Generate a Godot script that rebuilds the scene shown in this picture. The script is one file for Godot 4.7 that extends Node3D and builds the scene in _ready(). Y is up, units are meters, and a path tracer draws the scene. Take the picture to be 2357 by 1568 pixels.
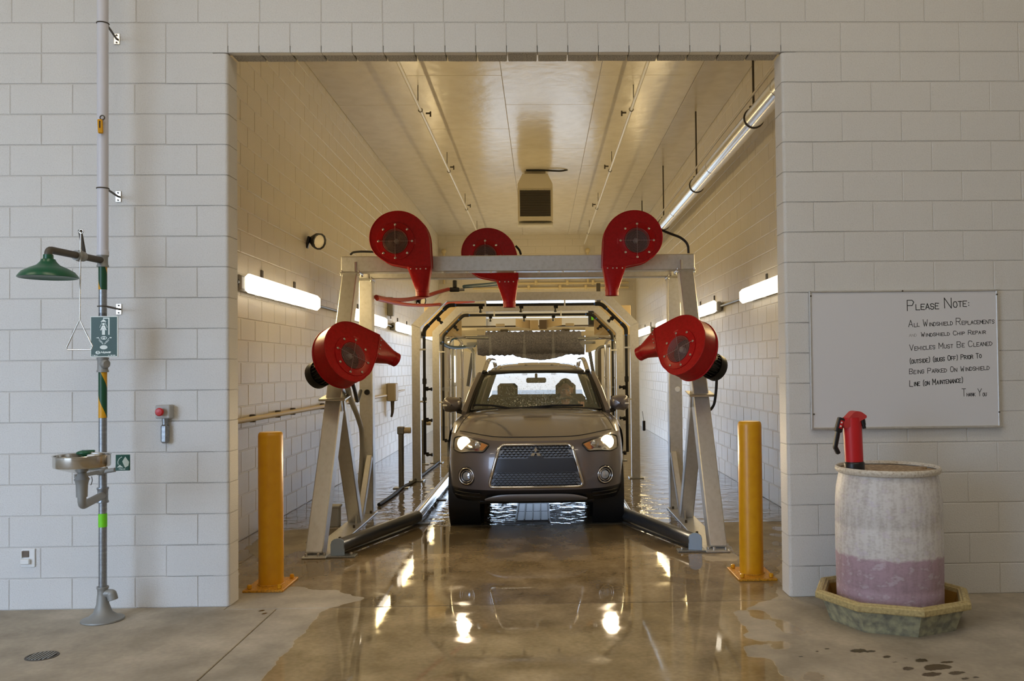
extends Node3D
# A car wash bay seen from a service hall: the hall's block wall, its 12 ft opening, the tunnel behind it and the car that leaves it.
# World: x across the opening (0 in its middle), y up, z = 0 on the hall face of the wall, the tunnel runs to -z.

const F := 2025.79
const CX := 1295.46
const CY := 806.1
const COURSE := 0.2032
const XL := -2.545      # tunnel side walls
const XR := 2.816
const ZB := -18.1       # tunnel end wall
const HC := 5.19        # tunnel ceiling
var cam_basis: Basis
var cam_pos := Vector3(0.2118, 1.5412, 5.8584)
var M := {}
var taken := {}
var rng := RandomNumberGenerator.new()


# ---------------------------------------------------------------- mesh collector
class MB:
	var v := PackedVector3Array()
	var n := PackedVector3Array()
	var uv := PackedVector2Array()
	var ix := PackedInt32Array()

	func vert(p: Vector3, nn: Vector3, t := Vector2.ZERO) -> int:
		v.append(p)
		n.append(nn)
		uv.append(t)
		return v.size() - 1

	func tri(a: int, b: int, c: int) -> void:
		var g := (v[b] - v[a]).cross(v[c] - v[a])
		if g.length_squared() < 1e-18:
			return
		if g.dot(n[a] + n[b] + n[c]) > 0.0:
			ix.append_array([a, c, b])
		else:
			ix.append_array([a, b, c])

	func quad(p0: Vector3, p1: Vector3, p2: Vector3, p3: Vector3, nn: Vector3) -> void:
		var a := vert(p0, nn, Vector2(0, 1))
		var b := vert(p1, nn, Vector2(1, 1))
		var c := vert(p2, nn, Vector2(1, 0))
		var d := vert(p3, nn, Vector2(0, 0))
		tri(a, b, c)
		tri(a, c, d)

	func box(c: Vector3, s: Vector3, b := Basis.IDENTITY, bev := 0.0) -> MB:
		var h := s * 0.5
		bev = minf(bev, minf(h.x, minf(h.y, h.z)) * 0.9)
		for k in 3:
			var i := (k + 1) % 3
			var j := (k + 2) % 3
			for sg in [-1.0, 1.0]:
				var nn := Vector3.ZERO
				nn[k] = sg
				var q := []
				for e in [[-1.0, -1.0], [1.0, -1.0], [1.0, 1.0], [-1.0, 1.0]]:
					var p := Vector3.ZERO
					p[k] = sg * h[k]
					p[i] = e[0] * (h[i] - bev)
					p[j] = e[1] * (h[j] - bev)
					q.append(c + b * p)
				quad(q[0], q[1], q[2], q[3], (b * nn).normalized())
		if bev > 0.0:
			for k in 3:
				var i := (k + 1) % 3
				var j := (k + 2) % 3
				for si in [-1.0, 1.0]:
					for sj in [-1.0, 1.0]:
						var nn := Vector3.ZERO
						nn[i] = si
						nn[j] = sj
						var q := []
						for e in [[-1.0, 0], [1.0, 0], [1.0, 1], [-1.0, 1]]:
							var p := Vector3.ZERO
							p[k] = e[0] * (h[k] - bev)
							p[i] = si * (h[i] if e[1] == 0 else h[i] - bev)
							p[j] = sj * (h[j] - bev if e[1] == 0 else h[j])
							q.append(c + b * p)
						quad(q[0], q[1], q[2], q[3], (b * nn).normalized())
			for sx in [-1.0, 1.0]:
				for sy in [-1.0, 1.0]:
					for sz in [-1.0, 1.0]:
						var sgn := Vector3(sx, sy, sz)
						var nn := (b * sgn).normalized()
						var a := vert(c + b * (sgn * Vector3(h.x, h.y - bev, h.z - bev)), nn)
						var d := vert(c + b * (sgn * Vector3(h.x - bev, h.y, h.z - bev)), nn)
						var e := vert(c + b * (sgn * Vector3(h.x - bev, h.y - bev, h.z)), nn)
						tri(a, d, e)
		return self

	func bar(p0: Vector3, p1: Vector3, w: float, d: float, up := Vector3.UP, bev := 0.0) -> MB:
		# a box from p0 to p1; w across, d along "up" made square to it
		var z := (p1 - p0)
		var l := z.length()
		z = z / l
		var x := up.cross(z)
		if x.length() < 1e-4:
			x = Vector3.RIGHT.cross(z)
		x = x.normalized()
		var y := z.cross(x)
		return box((p0 + p1) * 0.5, Vector3(w, d, l), Basis(x, y, z), bev)

	func tube(pts: Array, r, seg := 10, caps := true, closed := false) -> MB:
		var m := pts.size()
		var rings := []
		var t0 := Vector3.ZERO
		var nx := Vector3.ZERO
		for i in m:
			var t: Vector3
			if closed:
				t = (pts[(i + 1) % m] - pts[(i + m - 1) % m])
			elif i == 0:
				t = pts[1] - pts[0]
			elif i == m - 1:
				t = pts[m - 1] - pts[m - 2]
			else:
				t = (pts[i + 1] - pts[i]).normalized() + (pts[i] - pts[i - 1]).normalized()
			t = t.normalized()
			if i == 0:
				nx = t.cross(Vector3.UP if absf(t.y) < 0.9 else Vector3.RIGHT).normalized()
			else:
				var ax := t0.cross(t)
				if ax.length() > 1e-6:
					nx = nx.rotated(ax.normalized(), t0.angle_to(t))
				nx = (nx - t * nx.dot(t)).normalized()
			t0 = t
			var ny := t.cross(nx)
			var rr: float = r[i] if r is Array else r
			var ring := []
			for k in seg + 1:
				var a := TAU * k / seg
				var d := nx * cos(a) + ny * sin(a)
				ring.append(vert(pts[i] + d * rr, d, Vector2(float(k) / seg, float(i) / m)))
			rings.append(ring)
		for i in (m if closed else m - 1):
			var r0: Array = rings[i]
			var r1: Array = rings[(i + 1) % m]
			for k in seg:
				tri(r0[k], r0[k + 1], r1[k + 1])
				tri(r0[k], r1[k + 1], r1[k])
		if caps and not closed:
			for e in [0, m - 1]:
				var nn: Vector3 = (pts[0] - pts[1]).normalized() if e == 0 else (pts[m - 1] - pts[m - 2]).normalized()
				var c := vert(pts[e], nn)
				var first := v.size()
				for k in seg:
					vert(v[rings[e][k]], nn)
				for k in seg:
					tri(c, first + k, first + (k + 1) % seg)
		return self

	func lathe(prof: Array, seg := 24, xf := Transform3D(), a0 := 0.0, a1 := TAU) -> MB:
		# profile of Vector2(radius, height), turned about y
		var nb := xf.basis.inverse().transposed()
		var sn := []
		for i in prof.size() - 1:
			var d: Vector2 = prof[i + 1] - prof[i]
			sn.append(Vector2(d.y, -d.x).normalized())
		# outward test: sum of normal.x * r should be positive for a body; keep the winding given by the profile running upwards
		for i in prof.size() - 1:
			var na: Vector2 = sn[i]
			var nc: Vector2 = sn[i]
			if i > 0 and absf(sn[i].angle_to(sn[i - 1])) < 0.7:
				na = (sn[i] + sn[i - 1]).normalized()
			if i < sn.size() - 1 and absf(sn[i].angle_to(sn[i + 1])) < 0.7:
				nc = (sn[i] + sn[i + 1]).normalized()
			var lo := []
			var hi := []
			for k in seg + 1:
				var a := a0 + (a1 - a0) * k / seg
				var cs := cos(a)
				var s := sin(a)
				var p: Vector2 = prof[i]
				var q: Vector2 = prof[i + 1]
				lo.append(vert(xf * Vector3(p.x * cs, p.y, p.x * s), (nb * Vector3(na.x * cs, na.y, na.x * s)).normalized(), Vector2(float(k) / seg, float(i) / prof.size())))
				hi.append(vert(xf * Vector3(q.x * cs, q.y, q.x * s), (nb * Vector3(nc.x * cs, nc.y, nc.x * s)).normalized(), Vector2(float(k) / seg, float(i + 1) / prof.size())))
			for k in seg:
				tri(lo[k], lo[k + 1], hi[k + 1])
				tri(lo[k], hi[k + 1], hi[k])
		return self

	func prism(poly: PackedVector2Array, z0: float, z1: float, xf := Transform3D(), smooth := 0.6) -> MB:
		var nb := xf.basis.inverse().transposed()
		var t := Geometry2D.triangulate_polygon(poly)
		for e in [[z0, -1.0], [z1, 1.0]]:
			var nn := (nb * Vector3(0, 0, e[1] * signf(z1 - z0))).normalized()
			var f := v.size()
			for p in poly:
				vert(xf * Vector3(p.x, p.y, e[0]), nn, p)
			for k in range(0, t.size(), 3):
				tri(f + t[k], f + t[k + 1], f + t[k + 2])
		var ccw := 0.0
		var m := poly.size()
		for i in m:
			ccw += poly[i].cross(poly[(i + 1) % m])
		var sgn := signf(ccw)
		var sn := []
		for i in m:
			var d := poly[(i + 1) % m] - poly[i]
			sn.append(Vector2(d.y, -d.x).normalized() * sgn)
		for i in m:
			var na: Vector2 = sn[i]
			var nc: Vector2 = sn[i]
			if absf(sn[i].angle_to(sn[(i + m - 1) % m])) < smooth:
				na = (sn[i] + sn[(i + m - 1) % m]).normalized()
			if absf(sn[i].angle_to(sn[(i + 1) % m])) < smooth:
				nc = (sn[i] + sn[(i + 1) % m]).normalized()
			var p := poly[i]
			var q := poly[(i + 1) % m]
			var n0 := (nb * Vector3(na.x, na.y, 0)).normalized()
			var n1 := (nb * Vector3(nc.x, nc.y, 0)).normalized()
			var a := vert(xf * Vector3(p.x, p.y, z0), n0)
			var b := vert(xf * Vector3(q.x, q.y, z0), n1)
			var c := vert(xf * Vector3(q.x, q.y, z1), n1)
			var d := vert(xf * Vector3(p.x, p.y, z1), n0)
			tri(a, b, c)
			tri(a, c, d)
		return self

	func grid(rows: Array, sgn := 1.0, cell_uv := true) -> MB:
		# rows of points; smooth; normal = (along a row) x (along a column) * sgn
		var nr := rows.size()
		var nc: int = rows[0].size()
		var f := v.size()
		for i in nr:
			for j in nc:
				var du: Vector3 = rows[i][mini(j + 1, nc - 1)] - rows[i][maxi(j - 1, 0)]
				var dv: Vector3 = rows[mini(i + 1, nr - 1)][j] - rows[maxi(i - 1, 0)][j]
				vert(rows[i][j], du.cross(dv).normalized() * sgn, Vector2(float(j) / (nc - 1), float(i) / (nr - 1)))
		for i in nr - 1:
			for j in nc - 1:
				var a := f + i * nc + j
				tri(a, a + 1, a + nc + 1)
				tri(a, a + nc + 1, a + nc)
		return self

	func ball(c: Vector3, r: Vector3, seg := 12, b := Basis.IDENTITY) -> MB:
		var prof := []
		var m := maxi(4, seg / 2)
		for i in m + 1:
			var a := PI * i / m - PI / 2
			prof.append(Vector2(maxf(cos(a), 0.0), sin(a)))
		return lathe(prof, seg, Transform3D(b * Basis.from_scale(r), c))

	func moved(xf: Transform3D) -> MB:
		var nb := xf.basis.inverse().transposed()
		for i in v.size():
			v[i] = xf * v[i]
			n[i] = (nb * n[i]).normalized()
		if xf.basis.determinant() < 0.0:
			for k in range(0, ix.size(), 3):
				var t := ix[k + 1]
				ix[k + 1] = ix[k + 2]
				ix[k + 2] = t
		return self

	func mesh() -> ArrayMesh:
		var a := []
		a.resize(Mesh.ARRAY_MAX)
		a[Mesh.ARRAY_VERTEX] = v
		a[Mesh.ARRAY_NORMAL] = n
		a[Mesh.ARRAY_TEX_UV] = uv
		a[Mesh.ARRAY_INDEX] = ix
		var m := ArrayMesh.new()
		m.add_surface_from_arrays(Mesh.PRIMITIVE_TRIANGLES, a)
		return m


# ---------------------------------------------------------------- scene helpers
func at(px: float, py: float, axis: int, val: float) -> Vector3:
	# the point where the sight line through a pixel of the photograph meets a plane x, y or z = val
	var d := cam_basis * Vector3((px - CX) / F, -(py - CY) / F, -1.0)
	return cam_pos + d * ((val - cam_pos[axis]) / d[axis])

func atz(px: float, py: float, z: float) -> Vector3:
	return at(px, py, 2, z)

func aty(px: float, py: float, y := 0.0) -> Vector3:
	return at(px, py, 1, y)

func numbered(called: String) -> String:
	var k: int = taken.get(called, 0)
	taken[called] = k + 1
	return called if k == 0 else "%s_%03d" % [called, k]

func thing(called: String, label: String, category: String, base := Vector3.ZERO, group := "", kind := "") -> Node3D:
	var o := Node3D.new()
	o.name = numbered(called)
	add_child(o)
	o.position = base
	tag(o, label, category, group, kind)
	return o

func tag(o: Node, label := "", category := "", group := "", kind := "") -> void:
	if label:
		o.set_meta("label", label)
	if category:
		o.set_meta("category", category)
	if group:
		o.set_meta("group", group)
	if kind:
		o.set_meta("kind", kind)

func part(parent: Node3D, called: String, mb: MB, mat: Material, label := "", local := false) -> MeshInstance3D:
	return mpart(parent, called, mb.mesh(), mat, label, local)

func mpart(parent: Node3D, called: String, mesh: Mesh, mat: Material, label := "", local := false) -> MeshInstance3D:
	# geometry is given in world coordinates unless local is set
	var o := MeshInstance3D.new()
	o.name = called
	o.mesh = mesh
	o.material_override = mat
	if label:
		o.set_meta("label", label)
	if not local:
		var p := Vector3.ZERO
		var q: Node = parent
		while q and q != self:
			p += (q as Node3D).position
			q = q.get_parent()
		o.position = -p
	parent.add_child(o, true)
	return o

func single(called: String, mb: MB, mat: Material, label: String, category: String, base: Vector3, group := "") -> MeshInstance3D:
	# a thing that is one mesh; world coordinates are brought to its base
	var o := MeshInstance3D.new()
	o.name = numbered(called)
	o.mesh = mb.moved(Transform3D(Basis.IDENTITY, -base)).mesh()
	o.material_override = mat
	o.position = base
	add_child(o)
	tag(o, label, category, group)
	return o

func copy(o: Node3D, called: String, xf: Transform3D, label := "", group := "") -> Node3D:
	var c: Node3D = o.duplicate()
	c.name = numbered(called)
	add_child(c)
	c.transform = xf
	if label:
		c.set_meta("label", label)
	if group:
		c.set_meta("group", group)
	return c

func rounded(pts: Array, r: float, seg := 5) -> Array:
	# a polyline with its corners turned into arcs
	var out := [pts[0]]
	for i in range(1, pts.size() - 1):
		var a: Vector3 = (pts[i - 1] - pts[i])
		var b: Vector3 = (pts[i + 1] - pts[i])
		var l := minf(r, minf(a.length(), b.length()) * 0.49)
		var p0: Vector3 = pts[i] + a.normalized() * l
		var p1: Vector3 = pts[i] + b.normalized() * l
		for k in seg + 1:
			var t := float(k) / seg
			out.append(p0.lerp(pts[i], t).lerp(pts[i].lerp(p1, t), t))
	out.append(pts[-1])
	return out

func sag(p0: Vector3, p1: Vector3, drop: float, m := 14) -> Array:
	var out := []
	for i in m + 1:
		var t := float(i) / m
		out.append(p0.lerp(p1, t) - Vector3(0, drop * 4.0 * t * (1.0 - t), 0))
	return out

func circle(c: Vector3, r: float, ax: Vector3, ay: Vector3, m := 24) -> Array:
	var out := []
	for i in m:
		var a := TAU * i / m
		out.append(c + ax * (cos(a) * r) + ay * (sin(a) * r))
	return out

func facing(p: Vector3, dir: Vector3) -> Transform3D:
	# local y points along dir
	var y := dir.normalized()
	var x := y.cross(Vector3.BACK if absf(y.z) < 0.9 else Vector3.RIGHT).normalized()
	return Transform3D(Basis(x, y, x.cross(y)), p)

func rod(mb: MB, p: Vector3, dir: Vector3, r: float, l: float, seg := 12, bev := 0.0) -> MB:
	# a cylinder from p along dir, with chamfered ends
	return mb.lathe([Vector2(0, 0), Vector2(r - bev, 0), Vector2(r, bev), Vector2(r, l - bev), Vector2(r - bev, l), Vector2(0, l)] if bev > 0.0 else [Vector2(0, 0), Vector2(r, 0), Vector2(r, l), Vector2(0, l)], seg, facing(p, dir))


# ---------------------------------------------------------------- materials
func noise_image(sz: int, freq: float, octaves: int, sd: int, type := FastNoiseLite.TYPE_SIMPLEX_SMOOTH) -> Image:
	var f := FastNoiseLite.new()
	f.noise_type = type
	f.seed = sd
	f.frequency = freq
	f.fractal_octaves = octaves
	return f.get_seamless_image(sz, sz)

func ramp_texture(im: Image, stops: Array) -> ImageTexture:
	# grey picture -> colours; stops of [position, Color]
	var lut := []
	for i in 256:
		var t := i / 255.0
		var c: Color = stops[0][1]
		for k in stops.size() - 1:
			if t >= stops[k][0]:
				c = stops[k][1].lerp(stops[k + 1][1], clampf((t - stops[k][0]) / (stops[k + 1][0] - stops[k][0]), 0, 1))
		lut.append(c)
	var d := im.get_data()
	var step := d.size() / (im.get_width() * im.get_height())
	var out := PackedByteArray()
	out.resize(im.get_width() * im.get_height() * 3)
	for i in im.get_width() * im.get_height():
		var c: Color = lut[d[i * step]]
		out[i * 3] = int(c.r * 255)
		out[i * 3 + 1] = int(c.g * 255)
		out[i * 3 + 2] = int(c.b * 255)
	return ImageTexture.create_from_image(Image.create_from_data(im.get_width(), im.get_height(), false, Image.FORMAT_RGB8, out))

func mat(called: String, c: Color, rough: float, metal := 0.0) -> StandardMaterial3D:
	var m := StandardMaterial3D.new()
	m.resource_name = called
	m.albedo_color = c
	m.roughness = rough
	m.metallic = metal
	M[called] = m
	return m

func tri(m: StandardMaterial3D, metres: float, world := true) -> StandardMaterial3D:
	m.uv1_triplanar = true
	m.uv1_world_triplanar = world
	m.uv1_scale = Vector3.ONE / metres
	return m

func bump(m: StandardMaterial3D, t: Texture2D, cm: float) -> StandardMaterial3D:
	m.heightmap_enabled = true
	m.heightmap_texture = t
	m.heightmap_scale = cm
	return m

func rgb(r: int, g: int, b: int) -> Color:
	return Color(r / 255.0, g / 255.0, b / 255.0)

func materials() -> void:
	var grain := noise_image(512, 0.09, 3, 11)
	var cloudy := noise_image(512, 0.012, 5, 12)
	var fine := noise_image(512, 0.2, 2, 13)
	var grain_t := ImageTexture.create_from_image(grain)
	var fine_t := ImageTexture.create_from_image(fine)
	var cloud_t := ImageTexture.create_from_image(cloudy)
	# painted concrete block, hall side and tunnel side
	var m := bump(tri(mat("hall_paint", Color.WHITE, 0.55), 0.5), grain_t, 0.16)
	m.albedo_texture = ramp_texture(grain, [[0.0, rgb(196, 195, 192)], [0.35, rgb(210, 209, 206)], [1.0, rgb(216, 215, 213)]])
	m = bump(tri(mat("bay_paint", Color.WHITE, 0.32), 0.5), grain_t, 0.13)
	m.albedo_texture = ramp_texture(grain, [[0.0, rgb(190, 181, 162)], [0.3, rgb(214, 206, 188)], [1.0, rgb(220, 212, 195)]])
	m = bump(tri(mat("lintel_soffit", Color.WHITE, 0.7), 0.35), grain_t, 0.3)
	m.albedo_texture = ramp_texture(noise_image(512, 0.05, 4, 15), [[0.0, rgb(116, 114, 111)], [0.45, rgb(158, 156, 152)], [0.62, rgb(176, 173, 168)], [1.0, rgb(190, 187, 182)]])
	m = tri(mat("mortar", Color.WHITE, 0.7), 0.5)
	m.albedo_texture = ramp_texture(grain, [[0.0, rgb(184, 182, 178)], [1.0, rgb(206, 204, 201)]])
	m = bump(tri(mat("ceiling_paint", Color.WHITE, 0.2), 2.2), cloud_t, 0.25)
	m.albedo_texture = ramp_texture(cloudy, [[0.0, rgb(207, 199, 181)], [0.5, rgb(214, 207, 190)], [1.0, rgb(219, 213, 198)]])
	m = tri(mat("hall_shell", Color.WHITE, 0.7), 1.0)
	m.albedo_texture = ramp_texture(cloudy, [[0.0, rgb(200, 199, 195)], [1.0, rgb(212, 211, 208)]])
	m = tri(mat("concrete_plain", Color.WHITE, 0.8), 2.0)
	m.albedo_texture = ramp_texture(cloudy, [[0.0, rgb(140, 132, 120)], [1.0, rgb(176, 168, 154)]])
	mat("black_gap", rgb(38, 34, 30), 0.9)
	# metals
	var scuff := noise_image(512, 0.03, 5, 17)
	m = tri(mat("aluminium", Color.WHITE, 0.42, 0.75), 0.8, false)
	m.albedo_texture = ramp_texture(scuff, [[0.0, rgb(196, 194, 191)], [0.3, rgb(208, 207, 204)], [0.62, rgb(212, 211, 209)], [1.0, rgb(217, 217, 216)]])
	m = tri(mat("galvanised", Color.WHITE, 0.38, 0.85), 0.25, false)
	m.albedo_texture = ramp_texture(noise_image(256, 0.06, 3, 18, FastNoiseLite.TYPE_CELLULAR), [[0.0, rgb(132, 136, 140)], [1.0, rgb(176, 180, 184)]])
	mat("cast_grey", rgb(150, 150, 146), 0.55, 0.4)
	mat("iron_dark", rgb(92, 86, 78), 0.55, 0.6)
	mat("stainless", rgb(205, 200, 192), 0.16, 1.0)
	mat("chrome", rgb(225, 225, 226), 0.07, 1.0)
	mat("zinc_bolt", rgb(205, 203, 198), 0.3, 0.9)
	mat("guide_pipe", rgb(112, 116, 124), 0.32, 0.8)
	mat("guide_cap", rgb(150, 166, 182), 0.4, 0.1)
	mat("silver_duct", rgb(226, 226, 224), 0.22, 0.9)
	# paints and plastics
	m = tri(mat("blower_red", Color.WHITE, 0.36), 0.6, false)
	m.albedo_texture = ramp_texture(scuff, [[0.0, rgb(150, 10, 14)], [0.5, rgb(168, 16, 20)], [1.0, rgb(176, 22, 26)]])
	m.metallic_specular = 0.35
	mat("impeller_shade", rgb(44, 12, 14), 0.6)  # dark red with the shade inside the blower inlet painted in
	mat("guard_wire", rgb(176, 146, 144), 0.45, 0.3)
	m = tri(mat("bollard_yellow", Color.WHITE, 0.33), 0.7, false)
	m.albedo_texture = ramp_texture(cloudy, [[0.0, rgb(208, 146, 12)], [0.5, rgb(216, 156, 16)], [1.0, rgb(220, 162, 20)]])
	m = tri(mat("worn_yellow", Color.WHITE, 0.5), 0.3, false)
	m.albedo_texture = ramp_texture(scuff, [[0.0, rgb(120, 84, 30)], [0.36, rgb(178, 124, 24)], [0.5, rgb(204, 142, 24)], [1.0, rgb(212, 150, 28)]])
	mat("safety_green", rgb(14, 82, 52), 0.3)
	mat("white_plastic", rgb(226, 226, 224), 0.4)
	mat("white_wrap", rgb(206, 206, 214), 0.35)
	mat("grey_box", rgb(172, 172, 168), 0.5)
	mat("beige_box", rgb(196, 184, 160), 0.5)
	mat("cream_metal", rgb(206, 198, 178), 0.4)
	mat("pipe_cream", rgb(214, 196, 150), 0.45)
	mat("pipe_white", rgb(226, 222, 210), 0.3, 0.2)
	mat("black_rubber", rgb(26, 26, 28), 0.6)
	mat("black_plastic", rgb(22, 22, 25), 0.35)
	mat("motor_black", rgb(30, 31, 33), 0.45, 0.2)
	mat("dark_void", rgb(12, 11, 11), 0.9)
	mat("red_button", rgb(190, 26, 28), 0.35)
	mat("hose_red", rgb(168, 44, 30), 0.4)
	mat("hose_orange", rgb(206, 62, 34), 0.4)
	mat("hose_blue", rgb(38, 78, 104), 0.4)
	mat("tape_lime", rgb(120, 222, 30), 0.5)
	mat("blue_dot", rgb(40, 96, 190), 0.5)
	mat("pump_red", rgb(196, 26, 34), 0.4)
	mat("pump_red_dull", rgb(186, 52, 52), 0.55)
	mat("tan_panel", rgb(196, 176, 140), 0.5)
	mat("brown_panel", rgb(104, 90, 76), 0.6)
	m = tri(mat("brush_cloth", Color.WHITE, 0.85), 0.5, false)
	m.albedo_texture = ramp_texture(noise_image(256, 0.05, 4, 21), [[0.0, rgb(92, 93, 106)], [0.5, rgb(130, 130, 142)], [1.0, rgb(164, 164, 172)]])
	bump(m, fine_t, 0.4)
	# light-giving
	m = mat("lamp_lens", rgb(240, 236, 226), 0.5)
	m.emission_enabled = true
	m.emission = Color(1.0, 0.95, 0.86)
	m.emission_energy_multiplier = 2.4
	m = mat("flood_lens", rgb(250, 240, 210), 0.4)
	m.emission_enabled = true
	m.emission = Color(1.0, 0.86, 0.6)
	m.emission_energy_multiplier = 0.12
	m = mat("hall_lamp_lens", rgb(240, 238, 232), 0.5)
	m.emission_enabled = true
	m.emission = Color(1.0, 0.94, 0.84)
	m.emission_energy_multiplier = 3.0
	m = mat("headlamp_glow", rgb(255, 244, 225), 0.3)
	m.emission_enabled = true
	m.emission = Color(1.0, 0.90, 0.74)
	m.emission_energy_multiplier = 9.0
	# car
	m = mat("car_paint", rgb(120, 115, 118), 0.36, 0.5)
	m.clearcoat_enabled = true
	m.clearcoat = 1.0
	m.clearcoat_roughness = 0.06
	mat("car_dark", rgb(24, 25, 30), 0.35)
	mat("radiator", rgb(124, 132, 146), 0.4, 0.4)
	mat("car_trim", rgb(20, 20, 22), 0.5)
	mat("skid_silver", rgb(150, 150, 154), 0.4, 0.6)
	m = mat("plate_blue_black", rgb(62, 67, 78), 0.3, 0.3)
	mat("tyre", rgb(42, 42, 46), 0.5)
	mat("wheel_alloy", rgb(170, 172, 176), 0.3, 0.9)
	mat("lamp_bowl", rgb(216, 214, 212), 0.12, 0.9)
	mat("amber", rgb(226, 158, 96), 0.15, 0.3)
	mat("fog_glass", rgb(196, 206, 220), 0.1, 0.6)
	mat("seat_grey", rgb(96, 92, 86), 0.8)
	mat("dash_dark", rgb(54, 52, 48), 0.7)
	mat("wheel_rim_dark", rgb(104, 96, 84), 0.4)
	m = mat("hazed_glass", Color(0.50, 0.53, 0.48, 0.3), 0.03)  # grey-green tint paints reflections and wet haze over the glass
	m.transparency = BaseMaterial3D.TRANSPARENCY_ALPHA
	m = mat("tint_glass", Color(0.16, 0.19, 0.18, 0.6), 0.03)
	m.transparency = BaseMaterial3D.TRANSPARENCY_ALPHA
	m = mat("lens_clear", Color(0.95, 0.96, 0.97, 0.06), 0.02)
	m.transparency = BaseMaterial3D.TRANSPARENCY_ALPHA
	m = mat("droplet", Color(0.9, 0.95, 0.95, 0.25), 0.02)
	m.transparency = BaseMaterial3D.TRANSPARENCY_ALPHA
	# person
	m = mat("skin", rgb(222, 176, 150), 0.5)
	m.subsurf_scatter_enabled = true
	m.subsurf_scatter_strength = 0.15
	mat("hair_grey", rgb(96, 86, 76), 0.75)
	mat("shirt_grey", rgb(110, 104, 94), 0.85)
	mat("shirt_white", rgb(214, 208, 196), 0.85)
	mat("eye_white", rgb(222, 218, 210), 0.3)
	mat("eye_dark", rgb(48, 36, 30), 0.3)
	mat("lip", rgb(164, 104, 92), 0.5)
	# drum and tray
	mat("tray_ochre", rgb(150, 112, 44), 0.35)
	m = tri(mat("tray_body", Color.WHITE, 0.6), 0.7, false)
	m.albedo_texture = ramp_texture(noise_image(512, 0.02, 5, 23), [[0.0, rgb(86, 86, 78)], [0.4, rgb(132, 132, 116)], [0.6, rgb(168, 164, 132)], [1.0, rgb(190, 184, 146)]])
	m = tri(mat("tray_rim", Color.WHITE, 0.5), 0.4, false)
	m.albedo_texture = ramp_texture(noise_image(512, 0.03, 4, 24), [[0.0, rgb(120, 104, 70)], [0.4, rgb(176, 158, 108)], [1.0, rgb(206, 190, 138)]])
	m = tri(mat("drum_lid", Color.WHITE, 0.6), 0.4, false)
	m.albedo_texture = ramp_texture(noise_image(512, 0.02, 5, 25), [[0.0, rgb(112, 88, 58)], [0.5, rgb(150, 124, 90)], [0.7, rgb(172, 148, 112)], [1.0, rgb(206, 192, 164)]])
	m = tri(mat("drum_rim", Color.WHITE, 0.5), 0.3, false)
	m.albedo_texture = ramp_texture(noise_image(512, 0.03, 5, 26), [[0.0, rgb(140, 122, 94)], [0.4, rgb(206, 198, 184)], [1.0, rgb(222, 218, 208)]])
	floor_materials()
	drum_material()

func byte_image(w: int, h: int, d: PackedByteArray, f: Image.Format) -> ImageTexture:
	return ImageTexture.create_from_image(Image.create_from_data(w, h, false, f, d))

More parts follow.
